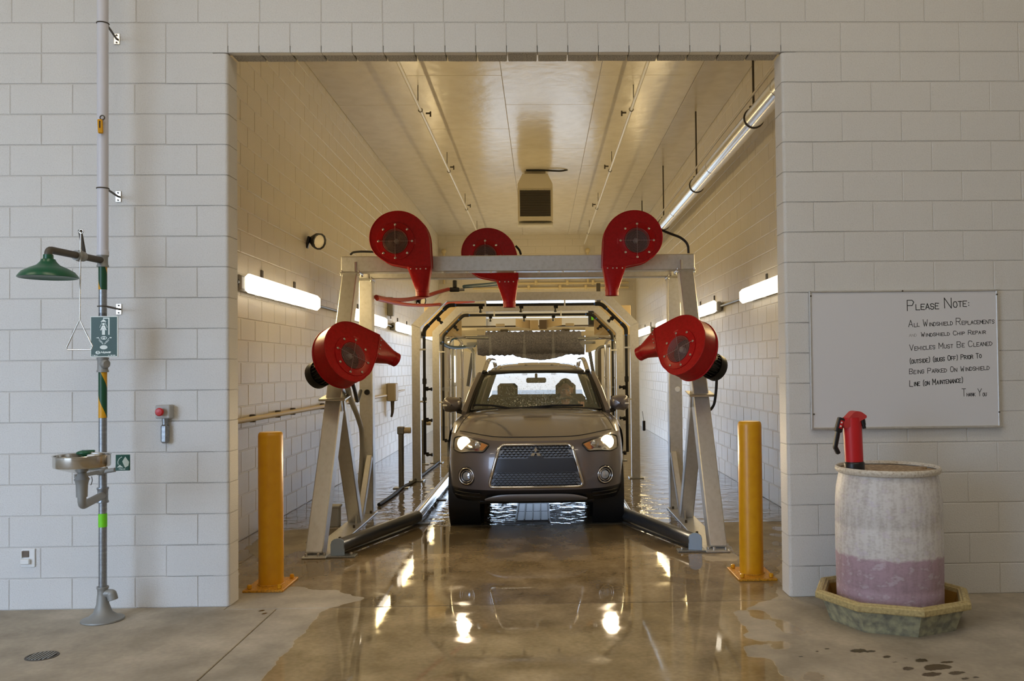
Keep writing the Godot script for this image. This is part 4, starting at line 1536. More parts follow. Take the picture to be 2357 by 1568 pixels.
func car() -> void:
	var c := thing("car", "brown-grey metallic SUV leaving the wash with its headlights on", "car", CAR)
	var P: Material = M.car_paint
	# front skin: painted above, black below
	var xs := []
	for i in 41:
		var t := i / 20.0 - 1.0
		xs.append(0.86 * signf(t) * (1.0 - pow(1.0 - absf(t), 1.45)))
	for sec in [[0.425, -1.0, P, "front_bumper"], [0.29, 0.425, M.car_dark, "lower_bumper"]]:
		var rows := []
		for k in 13:
			var r := []
			for x in xs:
				var y1: float = front_top(x) if sec[1] < 0 else sec[1]
				var y := lerpf(sec[0], y1, k / 12.0)
				var p := fp(x, y)
				if sec[1] > 0:
					p.z -= 0.012 + 0.10 * pow(1.0 - k / 12.0, 2.0)
				r.append(p)
			rows.append(r)
		part(c, sec[3], MB.new().grid(rows, 1.0), sec[2], "" if sec[1] < 0 else "black lower bumper", true)
	# bonnet: from the front skin's upper edge to the windscreen; fenders fall away at the sides
	var rows := []
	for k in 15:
		var t := k / 14.0
		var r := []
		for i in 41:
			var u := i / 20.0 - 1.0
			var x0: float = xs[i]
			var a := Vector3(x0, front_top(x0), fz(x0, front_top(x0)))
			var e := Vector3(u * 0.80, 1.12 - 0.02 * u * u - 0.06 * pow(absf(u), 6.0), -0.44 - 0.16 * u * u)
			var q := a.lerp(e, t)
			q.y = lerpf(a.y, e.y, 1.0 - pow(1.0 - t, 1.55)) + 0.012 * sin(PI * t) * (1.0 if absf(u) < 0.72 else 0.2)
			q.x += signf(u) * 0.02 * sin(PI * t) * absf(u)
			r.append(q)
		rows.append(r)
	part(c, "bonnet", MB.new().grid(rows, -1.0), P, "", true)
	# shut lines: bonnet to fender and bonnet lip
	var shut := MB.new()
	for s in [1.0, -1.0]:
		var line := []
		for k in range(0, 15):
			line.append(rows[k][36 if s > 0 else 4] + Vector3(0, 0.0015, 0))
		shut.tube(line, 0.003, 4)
	var lip := []
	for i in range(5, 36):
		lip.append(rows[1][i] + Vector3(0, 0.002, 0.002))
	shut.tube(lip, 0.003, 4)
	part(c, "shut_lines", shut, M.car_trim, "", true)
	# sides
	for s in [1.0, -1.0]:
		var cols := []
		for k in 61:
			var z := 0.16 - 3.56 * k / 60.0
			var bottom := 0.29
			for zc in [0.0, -2.59]:
				var d := absf(z - zc)
				if d < 0.39:
					bottom = maxf(bottom, 0.335 + sqrt(0.39 * 0.39 - d * d))
			var topx := 0.835
			var topy := 0.915
			if z > -0.6:
				var t := clampf((0.16 - z) / 0.76, 0.0, 1.0)
				topx = lerpf(0.86, 0.80, t)
				topy = lerpf(0.915, 1.045, 1.0 - pow(1.0 - t, 1.55))
			else:
				topx = 0.80
				topy = lerpf(1.045, 1.10, (-0.6 - z) / 2.8)
			var r := []
			for j in 9:
				var f := j / 8.0
				r.append(Vector3((lerpf(0.862, topx, pow(f, 3.0)) + 0.012 * sin(PI * f) - (0.02 * pow(1.0 - f, 4.0) if bottom < 0.3 else 0.0)) * s, lerpf(bottom, topy, f), z))
			cols.append(r)
		part(c, "body_side", outward(MB.new().grid(cols, 1.0), Vector3(0, 0.7, -1.6)), P, "", true)
		part(c, "wheel_arch", outward(MB.new().lathe([Vector2(0.39, 0.55), Vector2(0.39, 0.855)], 20, Transform3D(Basis(Vector3.FORWARD, PI / 2 * s), Vector3(0, 0.335, 0)), 0.0, TAU), Vector3(0.7 * s, 0.335, 0)), M.car_trim, "", true)
	# tail, floor, firewall, cabin lining
	part(c, "tailgate", MB.new().box(Vector3(0, 0.72, -3.42), Vector3(1.64, 0.76, 0.1), Basis.IDENTITY, 0.04), P, "", true)
	part(c, "underbody", MB.new().box(Vector3(0, 0.32, -1.4), Vector3(1.1, 0.1, 4.1), Basis.IDENTITY, 0.02), M.car_trim, "", true)
	part(c, "dashboard", MB.new().box(Vector3(0, 1.0, -0.78), Vector3(1.46, 0.16, 0.5), Basis(Vector3.RIGHT, 0.06), 0.06).box(Vector3(0, 0.75, -0.66), Vector3(1.4, 0.7, 0.1)), M.dash_dark, "", true)
	part(c, "cabin_lining", MB.new().box(Vector3(0.785, 0.8, -2.0), Vector3(0.03, 0.55, 2.7), Basis.IDENTITY, 0.01).box(Vector3(-0.785, 0.8, -2.0), Vector3(0.03, 0.55, 2.7), Basis.IDENTITY, 0.01).box(Vector3(0, 0.5, -2.0), Vector3(1.55, 0.05, 2.7)), M.dash_dark, "", true)
	# greenhouse
	var ws := []
	for k in 9:
		var r := []
		for i in 21:
			var u := i / 10.0 - 1.0
			var t := k / 8.0
			r.append(cowl(u).lerp(header(u), t) + Vector3(0, 0.03, 0.03) * sin(PI * t) * (1.0 - 0.5 * u * u))
		ws.append(r)
	part(c, "windscreen", MB.new().grid(ws, 1.0), M.hazed_glass, "windscreen hazed by a tint for its reflections, speckled with water drops", true)
	# black band round the glass
	var frit := []
	for i in 21:
		frit.append(ws[0][i] + Vector3(0, 0.004, 0.006))
	for k in range(1, 9):
		frit.append(ws[k][20] + Vector3(0.004, 0.003, 0.004))
	for i in range(19, -1, -1):
		frit.append(ws[8][i] + Vector3(0, 0.004, 0.003))
	for k in range(7, 0, -1):
		frit.append(ws[k][0] + Vector3(-0.004, 0.003, 0.004))
	part(c, "windscreen_seal", MB.new().tube(frit, 0.014, 6, false, true), M.car_trim, "", true)
	# roof
	rows = []
	for k in 13:
		var t := k / 12.0
		var z := lerpf(-1.13, -3.2, t)
		var r := []
		for i in 25:
			var u := i / 12.0 - 1.0
			var h := header(u)
			var top := 1.502 + 0.125 * sin(minf(t * 1.5, 1.0) * PI / 2) - 0.07 * maxf(0.0, t - 0.5)
			r.append(Vector3(u * lerpf(0.62, 0.60, t), top - 0.03 * u * u - 0.085 * pow(absf(u), 8.0), (h.z if k == 0 else z - 0.10 * u * u * (1.0 - t))))
		rows.append(r)
	part(c, "roof", MB.new().grid(rows, -1.0), P, "", true)
	part(c, "headliner", MB.new().box(Vector3(0, 1.5, -2.2), Vector3(1.12, 0.03, 1.9), Basis(Vector3.RIGHT, -0.01), 0.012), M.seat_grey, "", true)
	for s in [1.0, -1.0]:
		var pil := []
		for k in 9:
			var t := k / 8.0
			var q := Vector3(0.775 * s, 1.06, -0.56).lerp(Vector3(0.652 * s, 1.475, -1.26), t)
			pil.append(q + Vector3(0, 0.028, 0.02) * sin(PI * t))
		part(c, "front_pillar", MB.new().tube(pil, [0.034, 0.035, 0.036, 0.036, 0.036, 0.036, 0.036, 0.036, 0.036], 8), P, "", true)
		var pil2 := []
		for p in pil:
			pil2.append(p + Vector3(-0.034 * s, -0.004, 0.016))
		part(c, "pillar_trim", MB.new().tube(pil2, 0.02, 6), M.car_trim, "", true)
		for seg in [[-1.36, -2.0], [-2.06, -2.75], [-2.8, -3.2]]:
			var q := []
			for t in 5:
				var f := t / 4.0
				var a := Vector3(0.795 * s, 1.07, seg[0])
				var b := Vector3(0.795 * s, 1.085, seg[1])
				var d := Vector3(0.645 * s, 1.50, lerpf(seg[0], -1.32, 0.2) if seg[0] > -1.5 else seg[0])
				var e := Vector3(0.64 * s, 1.50, seg[1])
				q.append([a.lerp(d, f), b.lerp(e, f)])
			part(c, "side_window", outward(MB.new().grid(q, 1.0), Vector3(0, 1.2, -2)), M.tint_glass, "dark side glass", true)
		for z in [-2.03, -2.775]:
			part(c, "door_pillar", MB.new().bar(Vector3(0.792 * s, 1.06, z), Vector3(0.645 * s, 1.5, z), 0.05, 0.07, Vector3.BACK, 0.01), M.car_trim, "", true)
		part(c, "tail_pillar", MB.new().bar(Vector3(0.76 * s, 1.05, -3.4), Vector3(0.6 * s, 1.5, -3.2), 0.1, 0.14, Vector3.BACK, 0.03), P, "", true)
		# roof rail
		part(c, "roof_rail", MB.new().tube(rounded([Vector3(0.60 * s, 1.50, -1.25), Vector3(0.585 * s, 1.60, -1.5), Vector3(0.575 * s, 1.65, -1.8), Vector3(0.565 * s, 1.65, -2.8), Vector3(0.565 * s, 1.57, -3.1)], 0.12, 6), 0.03, 10), M.chrome, "bright roof rail", true)
		# mirror
		var mc := atz(1046 if s < 0 else 1421, 927 if s < 0 else 925, CAR.z - 0.72) - CAR
		mc.x = 0.918 * s
		mc.y = 1.155
		mc.z = -0.72
		var mir := MB.new()
		var prof := []
		for k in 9:
			var a := k / 8.0 * PI
			prof.append(Vector2(0.0, 0.0))
		var mrows := []
		for k in 9:
			var t := k / 8.0
			var sc := sqrt(maxf(0.0, 1.0 - pow(t, 2.4)))
			var r := []
			for i in 25:
				var a := TAU * i / 24.0
				var d := Vector2(signf(cos(a)) * pow(absf(cos(a)), 0.6), signf(sin(a)) * pow(absf(sin(a)), 0.6))
				r.append(mc + Vector3(d.x * 0.104 * (0.06 + 0.94 * sc), d.y * (0.088 if d.x * s > 0 else 0.08) * (0.06 + 0.94 * sc), t * 0.13 - 0.02))
			mrows.append(r)
		var mm := part(c, "wing_mirror", outward(MB.new().grid(mrows, 1.0), mc), P, "", true)
		part(mm, "turn_signal", MB.new().box(mc + Vector3(0.072 * s, -0.005, 0.104), Vector3(0.055, 0.018, 0.012), Basis(Vector3.UP, 0.5 * s), 0.004), M.white_plastic, "", true)
		part(mm, "mirror_glass", MB.new().box(mc + Vector3(0, 0, -0.03), Vector3(0.19, 0.15, 0.02), Basis.IDENTITY, 0.008), M.car_trim, "", true)
		part(mm, "mirror_foot", MB.new().bar(mc + Vector3(-0.05 * s, -0.07, 0.02), Vector3(0.775 * s, 1.06, -0.68), 0.06, 0.04, Vector3.UP, 0.01), M.car_trim, "", true)
	# rear glass
	part(c, "rear_window", MB.new().grid([[Vector3(-0.66, 1.1, -3.4), Vector3(0.66, 1.1, -3.4)], [Vector3(-0.57, 1.48, -3.2), Vector3(0.57, 1.48, -3.2)]], -1.0), M.tint_glass, "", true)
	# wipers
	for w in [[1090, 934, 1176, 941], [1206, 941, 1342, 934]]:
		var a := atz(w[0], w[1], CAR.z - 0.48) - CAR
		var b := atz(w[2], w[3], CAR.z - 0.46) - CAR
		part(c, "wiper", MB.new().tube([a + Vector3(0, 0.01, 0.02), (a + b) * 0.5 + Vector3(0, 0.02, 0.03), b + Vector3(0, 0.005, 0.02)], 0.012, 6), M.car_trim, "", true)
	part(c, "washer_jets", MB.new().box(Vector3(-0.24, 1.112, -0.36), Vector3(0.025, 0.012, 0.03), Basis.IDENTITY, 0.004).box(Vector3(0.38, 1.108, -0.36), Vector3(0.025, 0.012, 0.03), Basis.IDENTITY, 0.004), M.car_trim, "", true)
	# rear-view mirror, seats, steering wheel
	part(c, "rear_view_mirror", MB.new().box(Vector3(0.0, 1.405, -1.17), Vector3(0.23, 0.06, 0.03), Basis.IDENTITY, 0.015).box(Vector3(0, 1.455, -1.16), Vector3(0.03, 0.06, 0.03), Basis.IDENTITY, 0.008), M.car_trim, "", true)
	for s in [-1.0, 1.0]:
		var st := MB.new().box(Vector3(0.36 * s, 0.92, -1.86), Vector3(0.46, 0.62, 0.14), Basis(Vector3.RIGHT, -0.28), 0.05)
		st.box(Vector3(0.36 * s, 1.275, -1.95), Vector3(0.25, 0.17, 0.09), Basis(Vector3.RIGHT, -0.2), 0.035)
		st.box(Vector3(0.36 * s, 0.66, -1.62), Vector3(0.48, 0.14, 0.5), Basis.IDENTITY, 0.05)
		part(c, "front_seat", st, M.seat_grey, "", true)
	part(c, "rear_seat", MB.new().box(Vector3(0, 0.95, -2.75), Vector3(1.3, 0.5, 0.14), Basis(Vector3.RIGHT, -0.25), 0.05), M.seat_grey, "", true)
	var wc := atz(1306, 948, CAR.z - 1.18) - CAR
	var tilt := Basis(Vector3.RIGHT, -0.45)
	var swb := MB.new().tube(circle(wc, 0.178, Vector3.RIGHT, tilt * Vector3.UP, 32), 0.0155, 8, false, true)
	swb.bar(wc, wc + Vector3(0.17, 0, 0), 0.03, 0.03).bar(wc, wc - Vector3(0.17, 0, 0), 0.03, 0.03).box(wc, Vector3(0.14, 0.11, 0.05), tilt, 0.02)
	part(c, "steering_wheel", swb, M.wheel_rim_dark, "", true)
	# grille
	var q0 := pixel_on_nose(1151, 1026)
	var q1 := pixel_on_nose(1125, 1121)
	var gp := soft_poly([Vector2(-q0.x, q0.y), Vector2(q0.x, q0.y), Vector2(q1.x, q1.y), Vector2(-q1.x, q1.y)], 0.05)
	part(c, "grille_back", front_patch(gp, 0.004), M.radiator, "", true)
	part(c, "grille_frame", outline_tube(gp, 0.010, 0.0145), M.chrome, "chrome grille surround", true)
	var yu := pixel_on_nose(1236, 1056).y
	var yl := pixel_on_nose(1236, 1087).y
	var yk := pixel_on_nose(1236, 1051).y
	var wx := func(y: float) -> float:
		return lerpf(q1.x, q0.x, (y - q1.y) / (q0.y - q1.y))
	part(c, "number_plate_panel", front_patch(PackedVector2Array([Vector2(-wx.call(yl) + 0.02, yl), Vector2(wx.call(yl) - 0.02, yl), Vector2(wx.call(yu) - 0.02, yu), Vector2(0.075, yu), Vector2(0.06, yk), Vector2(-0.06, yk), Vector2(-0.075, yu), Vector2(-wx.call(yu) + 0.02, yu)]), 0.022, 0.04), M.plate_blue_black, "smooth blue-black centre panel", true)
	var mesh := MB.new()
	for zone in [[yu + 0.012, q0.y - 0.012], [q1.y + 0.012, yl - 0.006]]:
		var cw := 0.040
		var ch := 0.021
		var row := 0
		var y: float = zone[0]
		while y < zone[1]:
			var half: float = wx.call(y) - 0.02
			var n := int(half / cw) + 1
			for i in range(-n, n + 1):
				var x := (i + (0.5 if row % 2 == 1 else 0.0)) * cw
				if absf(x) > half - 0.012:
					continue
				var hx := [Vector2(-0.5, 0), Vector2(-0.3, 0.5), Vector2(0.3, 0.5), Vector2(0.5, 0)]
				for e in 3:
					var a: Vector2 = Vector2(x, y) + hx[e] * Vector2(cw, ch)
					var b: Vector2 = Vector2(x, y) + hx[e + 1] * Vector2(cw, ch)
					mesh.bar(fp(a.x, a.y, 0.012), fp(b.x, b.y, 0.012), 0.012, 0.0042, Vector3.UP)
			y += ch
			row += 1
	var gm := part(c, "grille_mesh", mesh, M.car_trim, "honeycomb grille mesh", true)
	gm.set_meta("kind", "stuff")
	# emblem: three lozenges
	var ec := pixel_on_nose(1236, 1041)
	var em := MB.new()
	for k in 3:
		var a := PI / 2 + TAU * k / 3.0
		var d := Vector2(cos(a), sin(a))
		var n := Vector2(-d.y, d.x)
		var l := 0.056
		var poly := PackedVector2Array([Vector2.ZERO + d * 0.003, d * l * 0.5 + n * l * 0.29, d * l, d * l * 0.5 - n * l * 0.29])
		em.prism(poly, 0.0, 0.014, Transform3D(Basis.IDENTITY, Vector3(0.0, ec.y - 0.004, fz(0, ec.y) + 0.016)))
	part(c, "emblem", em, M.chrome, "chrome three-lozenge emblem", true)
	# skid plate and lower vents
	var sk := []
	for k in 7:
		var t := k / 6.0
		var r := []
		for i in 25:
			var u := i / 12.0 - 1.0
			var y := lerpf(0.305, 0.385 - 0.05 * pow(absf(u), 5.0), t)
			r.append(Vector3(u * 0.475, y, fz(u * 0.475, y) - 0.012 - 0.05 * pow(1.0 - t, 2.0) + 0.016 * sin(PI * t)))
		sk.append(r)
	part(c, "skid_plate", MB.new().grid(sk, 1.0), M.skid_silver, "silver skid plate", true)
	for s in [1.0, -1.0]:
		# headlamp
		var hp := []
		for p in [[1047, 1008], [1058, 1005], [1090, 1012], [1107, 1017], [1127, 1025], [1113, 1042], [1081, 1040], [1061, 1042], [1045, 1034]]:
			var v := pixel_on_nose(p[0], p[1])
			hp.append(Vector2(v.x, v.y))
		var poly := soft_poly(hp, 0.02)
		var hl := part(c, "headlamp", (front_patch(poly, 0.004, 0.025) if s > 0 else mirror_x(front_patch(poly, 0.004, 0.025))), M.lamp_bowl, "bright headlamp unit", true)
		part(hl, "lamp_surround", outline_tube(poly, 0.006, 0.006) if s > 0 else mirror_x(outline_tube(poly, 0.006, 0.006)), M.car_trim, "", true)
		for lamp in [[1069, 1022, 0.066, "headlamp_glow"], [1097, 1026, 0.042, "lamp_bowl"]]:
			var v := pixel_on_nose(lamp[0], lamp[1])
			var p := fp(v.x, v.y, 0.006)
			p.x *= s
			var dir := Vector3(0.25 * s, 0.0, 1.0).normalized()
			var lm := MB.new().lathe([Vector2(lamp[2], 0.0), Vector2(lamp[2] * 0.92, 0.014), Vector2(lamp[2] * 0.5, 0.022), Vector2(0.0, 0.025)], 20, facing(p, dir))
			part(hl, "lamp", lm, M[lamp[3]], "", true)
			if lamp[3] == "headlamp_glow":
				var l := SpotLight3D.new()
				l.name = "headlamp_beam"
				l.light_color = Color(1.0, 0.90, 0.74)
				l.light_energy = HEAD_E
				l.light_size = 0.06
				l.spot_angle = 55.0
				l.spot_range = 40.0
				l.shadow_enabled = true
				c.add_child(l, true)
				l.position = p + dir * 0.05
				l.look_at_from_position(CAR + l.position, CAR + l.position + Vector3(0.05 * s, -0.12, 1.0), Vector3.UP)
		var am := []
		for p in [[1109, 1021], [1123, 1026], [1112, 1038], [1104, 1037]]:
			am.append(pixel_on_nose(p[0], p[1]))
		var amp := soft_poly(am, 0.01)
		part(hl, "indicator", front_patch(amp, 0.009) if s > 0 else mirror_x(front_patch(amp, 0.009)), M.amber, "amber indicator", true)
		# fog lamp
		var fv := pixel_on_nose(1073.5, 1096.5)
		var fpz := fp(fv.x, fv.y, -0.03)
		fpz.x *= s
		var fd := Vector3(0.42 * s, 0, 1).normalized()
		var fx := facing(fpz, fd)
		var fl := part(c, "fog_lamp", MB.new().lathe([Vector2(0.092, 0.0), Vector2(0.088, 0.045), Vector2(0.08, 0.048), Vector2(0.05, 0.03), Vector2(0.0, 0.026)], 28, fx), M.car_dark, "", true)
		part(fl, "trim_ring", MB.new().tube(circle(fpz + fd * 0.047, 0.074, fx.basis.x, fx.basis.z, 28), 0.0065, 6, false, true).tube(circle(fpz + fd * 0.042, 0.054, fx.basis.x, fx.basis.z, 28), 0.004, 6, false, true), M.chrome, "", true)
		part(fl, "lamp_lens", MB.new().lathe([Vector2(0.042, 0.03), Vector2(0.038, 0.044), Vector2(0.02, 0.05), Vector2(0, 0.052)], 20, fx), M.fog_glass, "", true)
		# vent slot beside the skid plate
		var vs := MB.new()
		for k in 2:
			var line := []
			for i in 9:
				var x := lerpf(0.52, 0.78, i / 8.0)
				line.append(fp(x, 0.385 - 0.035 * k, -0.006) * Vector3(s, 1, 1))
			vs.tube(line, 0.006, 6)
		part(c, "lower_vent", vs, M.car_trim, "", true)
		# wheels
		for zc in [0.0, -2.59]:
			var wx0: float = 0.735 * s
			var ax := Transform3D(Basis(Vector3.FORWARD, PI / 2 * s), Vector3(wx0, 0.335, zc))
			var ty := MB.new().lathe([Vector2(0.22, -0.1), Vector2(0.30, -0.112), Vector2(0.325, -0.1), Vector2(0.335, -0.07), Vector2(0.336, -0.045), Vector2(0.328, -0.043), Vector2(0.328, -0.037), Vector2(0.337, -0.035), Vector2(0.337, -0.004), Vector2(0.329, -0.002), Vector2(0.329, 0.004), Vector2(0.337, 0.006), Vector2(0.337, 0.035), Vector2(0.328, 0.037), Vector2(0.328, 0.043), Vector2(0.336, 0.045), Vector2(0.335, 0.07), Vector2(0.325, 0.1), Vector2(0.30, 0.112), Vector2(0.22, 0.1)], 40, ax)
			for k in 40:
				var a := TAU * k / 40.0
				for yy in [-0.085, -0.02, 0.02, 0.085]:
					var d := Vector3(cos(a), 0, sin(a))
					ty.box(ax * (d * 0.334 + Vector3(0, yy, 0)), Vector3(0.012, 0.03, 0.022), ax.basis * Basis(d, Vector3.UP, d.cross(Vector3.UP)))
			var w := part(c, "wheel", ty, M.tyre, "black tyre", true)
			var rim := MB.new().lathe([Vector2(0.03, 0.06), Vector2(0.22, 0.09), Vector2(0.225, -0.09)], 30, ax)
			for k in 7:
				var a := TAU * k / 7.0
				var d := ax.basis * Vector3(cos(a), 0, sin(a))
				var n: Vector3 = ax.basis.y
				rim.bar(ax.origin + n * 0.07 + d * 0.03, ax.origin + n * 0.085 + d * 0.22, 0.045, 0.03, n, 0.006)
			part(w, "rim", rim, M.wheel_alloy, "", true)
	# water drops on the glass
	var dm := MB.new().ball(Vector3.ZERO, Vector3.ONE, 6).mesh()
	var mm := MultiMesh.new()
	mm.transform_format = MultiMesh.TRANSFORM_3D
	mm.mesh = dm
	mm.instance_count = 1500
	for i in 1500:
		var u := clampf(rng.randfn(0.0, 0.42), -0.95, 0.95)
		var t := clampf(absf(rng.randfn(0.0, 0.38)), 0.03, 0.95)
		var p := cowl(u).lerp(header(u), t) + Vector3(0, 0.03, 0.03) * sin(PI * t) * (1.0 - 0.5 * u * u) + Vector3(0, 0.001, 0.002)
		var r := rng.randf_range(0.0018, 0.0042)
		mm.set_instance_transform(i, Transform3D(Basis(Vector3.RIGHT, -0.55) * Basis.from_scale(Vector3(r, r * 1.2, r * 0.6)), p))
	var mi := MultiMeshInstance3D.new()
	mi.name = "water_drops"
	mi.multimesh = mm
	mi.material_override = M.droplet
	mi.set_meta("kind", "stuff")
	c.add_child(mi)

const HEAD_E := 2.0


# ---------------------------------------------------------------- the driver
var bones := []
func sdf(p: Vector3, k: float) -> float:
	var d := 1e9
	for b in bones:
		var a: Vector3 = b[0]
		var ab: Vector3 = b[4]
		var t := clampf((p - a).dot(ab) * b[5], 0.0, 1.0)
		var q: Vector3 = (p - a - ab * t) / b[6]
		var e: float = q.length() - lerpf(b[2], b[3], t)
		if b[7]:
			# carve
			var h1 := maxf(k * 0.5 - absf(-e - d), 0.0) / (k * 0.5)
			d = maxf(d, -e) + h1 * h1 * k * 0.125
		else:
			var h := maxf(k - absf(d - e), 0.0) / k
			d = minf(d, e) - h * h * k * 0.25
	return d

func bone(a: Vector3, b: Vector3, r0: float, r1: float, sq := Vector3.ONE, carve := false) -> void:
	var ab := b - a
	bones.append([a, b, r0, r1, ab, 1.0 / maxf(ab.length_squared(), 1e-9), sq, carve])

func surface_nets(mb: MB, lo: Vector3, hi: Vector3, cell: float, k: float) -> void:
	var n := Vector3i(((hi - lo) / cell).ceil()) + Vector3i.ONE
	var val := PackedFloat32Array()
	val.resize(n.x * n.y * n.z)
	# coarse pass first: skip cells far from the surface
	for z in n.z:
		for y in n.y:
			var x := 0
			while x < n.x:
				var d := sdf(lo + Vector3(x, y, z) * cell, k)
				var skip := maxi(1, int(absf(d) * 0.7 / cell) - 1)
				for s in skip:
					if x + s < n.x:
						val[x + s + n.x * (y + n.y * z)] = d
				x += skip
	var id := {}
	for z in n.z - 1:
		for y in n.y - 1:
			for x in n.x - 1:
				var base := x + n.x * (y + n.y * z)
				var c := [val[base], val[base + 1], val[base + n.x], val[base + n.x + 1], val[base + n.x * n.y], val[base + n.x * n.y + 1], val[base + n.x * n.y + n.x], val[base + n.x * n.y + n.x + 1]]
				var neg := 0
				for f in c:
					if f < 0.0:
						neg += 1
				if neg == 0 or neg == 8:
					continue
				var s := Vector3.ZERO
				var m := 0
				for e in [[0, 1], [2, 3], [4, 5], [6, 7], [0, 2], [1, 3], [4, 6], [5, 7], [0, 4], [1, 5], [2, 6], [3, 7]]:
					var f0: float = c[e[0]]
					var f1: float = c[e[1]]
					if (f0 < 0.0) != (f1 < 0.0):
						var t := f0 / (f0 - f1)
						var p0 := Vector3(e[0] & 1, (e[0] >> 1) & 1, e[0] >> 2)
						var p1 := Vector3(e[1] & 1, (e[1] >> 1) & 1, e[1] >> 2)
						s += p0.lerp(p1, t)
						m += 1
				var p := lo + (Vector3(x, y, z) + s / m) * cell
				var h := cell * 0.5
				var g := Vector3(sdf(p + Vector3(h, 0, 0), k) - sdf(p - Vector3(h, 0, 0), k), sdf(p + Vector3(0, h, 0), k) - sdf(p - Vector3(0, h, 0), k), sdf(p + Vector3(0, 0, h), k) - sdf(p - Vector3(0, 0, h), k))
				id[base] = mb.vert(p, g.normalized())
	var st := [1, n.x, n.x * n.y]
	for b in id:
		for ax in 3:
			var u: int = st[(ax + 1) % 3]
			var w: int = st[(ax + 2) % 3]
			var e: int = b + st[ax]
			if e >= val.size() or (val[b] < 0.0) == (val[e] < 0.0):
				continue
			if id.has(b - u) and id.has(b - w) and id.has(b - u - w):
				mb.tri(id[b], id[b - u], id[b - u - w])
				mb.tri(id[b], id[b - u - w], id[b - w])

func driver() -> void:
	# seated behind the wheel, looking ahead; world coordinates, head centre from the photograph
	var h := atz(1301.5, 899.0, CAR.z - 1.72)
	var base := Vector3(h.x, 0.72, h.z - 0.1)
	var d := thing("person", "driver in a grey top and white collar behind the steering wheel", "person", base)
	var wc := atz(1306, 948, CAR.z - 1.18)
	# body: torso, neck, arms to the wheel, thighs; one surface with the head
	bones.clear()
	var hip := Vector3(h.x, 0.80, h.z + 0.02)
	var chest := Vector3(h.x, h.y - 0.33, h.z - 0.06)
	var nk := Vector3(h.x, h.y - 0.17, h.z - 0.03)
	bone(hip, chest, 0.15, 0.165, Vector3(1.15, 1, 0.78))
	bone(chest + Vector3(-0.13, 0.06, 0), chest + Vector3(0.13, 0.06, 0), 0.085, 0.085)
	bone(chest, nk, 0.09, 0.056)
	var hands := []
	for s in [-1.0, 1.0]:
		var sh := chest + Vector3(0.19 * s, 0.07, 0.0)
		var el := Vector3(h.x + 0.27 * s, wc.y - 0.10, h.z + 0.22)
		var hd: Vector3 = wc + Vector3(0.165 * s, 0.075 if s > 0 else 0.02, -0.035)
		bone(sh, el, 0.058, 0.046)
		bone(el, hd + Vector3(0, -0.03, -0.05), 0.044, 0.03)
		bone(hip + Vector3(0.09 * s, 0, 0.02), Vector3(h.x + 0.12 * s, 0.80, h.z + 0.42), 0.08, 0.065)
		hands.append([s, hd])
	var body := MB.new()
	surface_nets(body, Vector3(h.x - 0.40, 0.62, h.z - 0.30), Vector3(h.x + 0.40, h.y - 0.10, h.z + 0.56), 0.022, 0.05)
	part(d, "clothing", body, M.shirt_grey, "grey top")
	# head
	bones.clear()
	bone(h + Vector3(0, 0.045, -0.025), h + Vector3(0, 0.03, -0.02), 0.092, 0.092, Vector3(0.90, 1.0, 1.08))
	bone(h + Vector3(0, -0.02, 0.025), h + Vector3(0, -0.085, 0.04), 0.066, 0.044, Vector3(1.0, 1, 1))
	bone(h + Vector3(-0.042, -0.085, 0.0), h + Vector3(0.042, -0.085, 0.0), 0.03, 0.03)
	bone(h + Vector3(0, 0.0, 0.088), h + Vector3(0, -0.036, 0.108), 0.009, 0.016)          # nose
	bone(h + Vector3(-0.013, -0.04, 0.096), h + Vector3(0.013, -0.04, 0.096), 0.009, 0.009)
	bone(h + Vector3(-0.045, 0.016, 0.076), h + Vector3(0.045, 0.016, 0.076), 0.012, 0.012)  # brow
	for s in [-1.0, 1.0]:
		bone(h + Vector3(0.046 * s, -0.026, 0.066), h + Vector3(0.04 * s, -0.035, 0.066), 0.022, 0.02)
		bone(h + Vector3(0.088 * s, 0.016, -0.012), h + Vector3(0.084 * s, -0.03, -0.006), 0.016, 0.011, Vector3(0.5, 1, 1))
	bone(h + Vector3(-0.018, -0.064, 0.083), h + Vector3(0.018, -0.064, 0.083), 0.008, 0.008)
	bone(h + Vector3(0, -0.10, 0.072), h + Vector3(0, -0.102, 0.072), 0.018, 0.018)
	bone(h + Vector3(0, -0.09, -0.02), nk + Vector3(0, -0.03, 0), 0.052, 0.058)
	for s in [-1.0, 1.0]:
		bone(h + Vector3(0.034 * s, 0.002, 0.098), h + Vector3(0.034 * s, 0.002, 0.096), 0.012, 0.012, Vector3(1.3, 0.8, 1), true)
	var hm := MB.new()
	surface_nets(hm, h + Vector3(-0.115, -0.20, -0.145), h + Vector3(0.115, 0.155, 0.14), 0.0065, 0.022)
	for s in [-1.0, 1.0]:
		part(d, "eye", MB.new().ball(h + Vector3(0.034 * s, 0.001, 0.079), Vector3(0.0125, 0.0095, 0.0105), 12), M.eye_white)
		part(d, "iris", MB.new().ball(h + Vector3(0.034 * s, 0.0, 0.0872), Vector3(0.0055, 0.0055, 0.003), 10), M.eye_dark)
		part(d, "eyebrow", MB.new().tube([h + Vector3(0.016 * s, 0.018, 0.092), h + Vector3(0.036 * s, 0.024, 0.089), h + Vector3(0.054 * s, 0.018, 0.078)], [0.003, 0.004, 0.002], 6), M.hair_grey)
	part(d, "mouth", MB.new().tube([h + Vector3(-0.024, -0.064, 0.084), h + Vector3(0, -0.062, 0.092), h + Vector3(0.024, -0.064, 0.084)], [0.002, 0.0045, 0.002], 6), M.lip)
	# hair: a cap over the crown, short at the sides
	bones.clear()
	bone(h + Vector3(0, 0.052, -0.03), h + Vector3(0, 0.04, -0.03), 0.097, 0.096, Vector3(0.91, 1.0, 1.06))
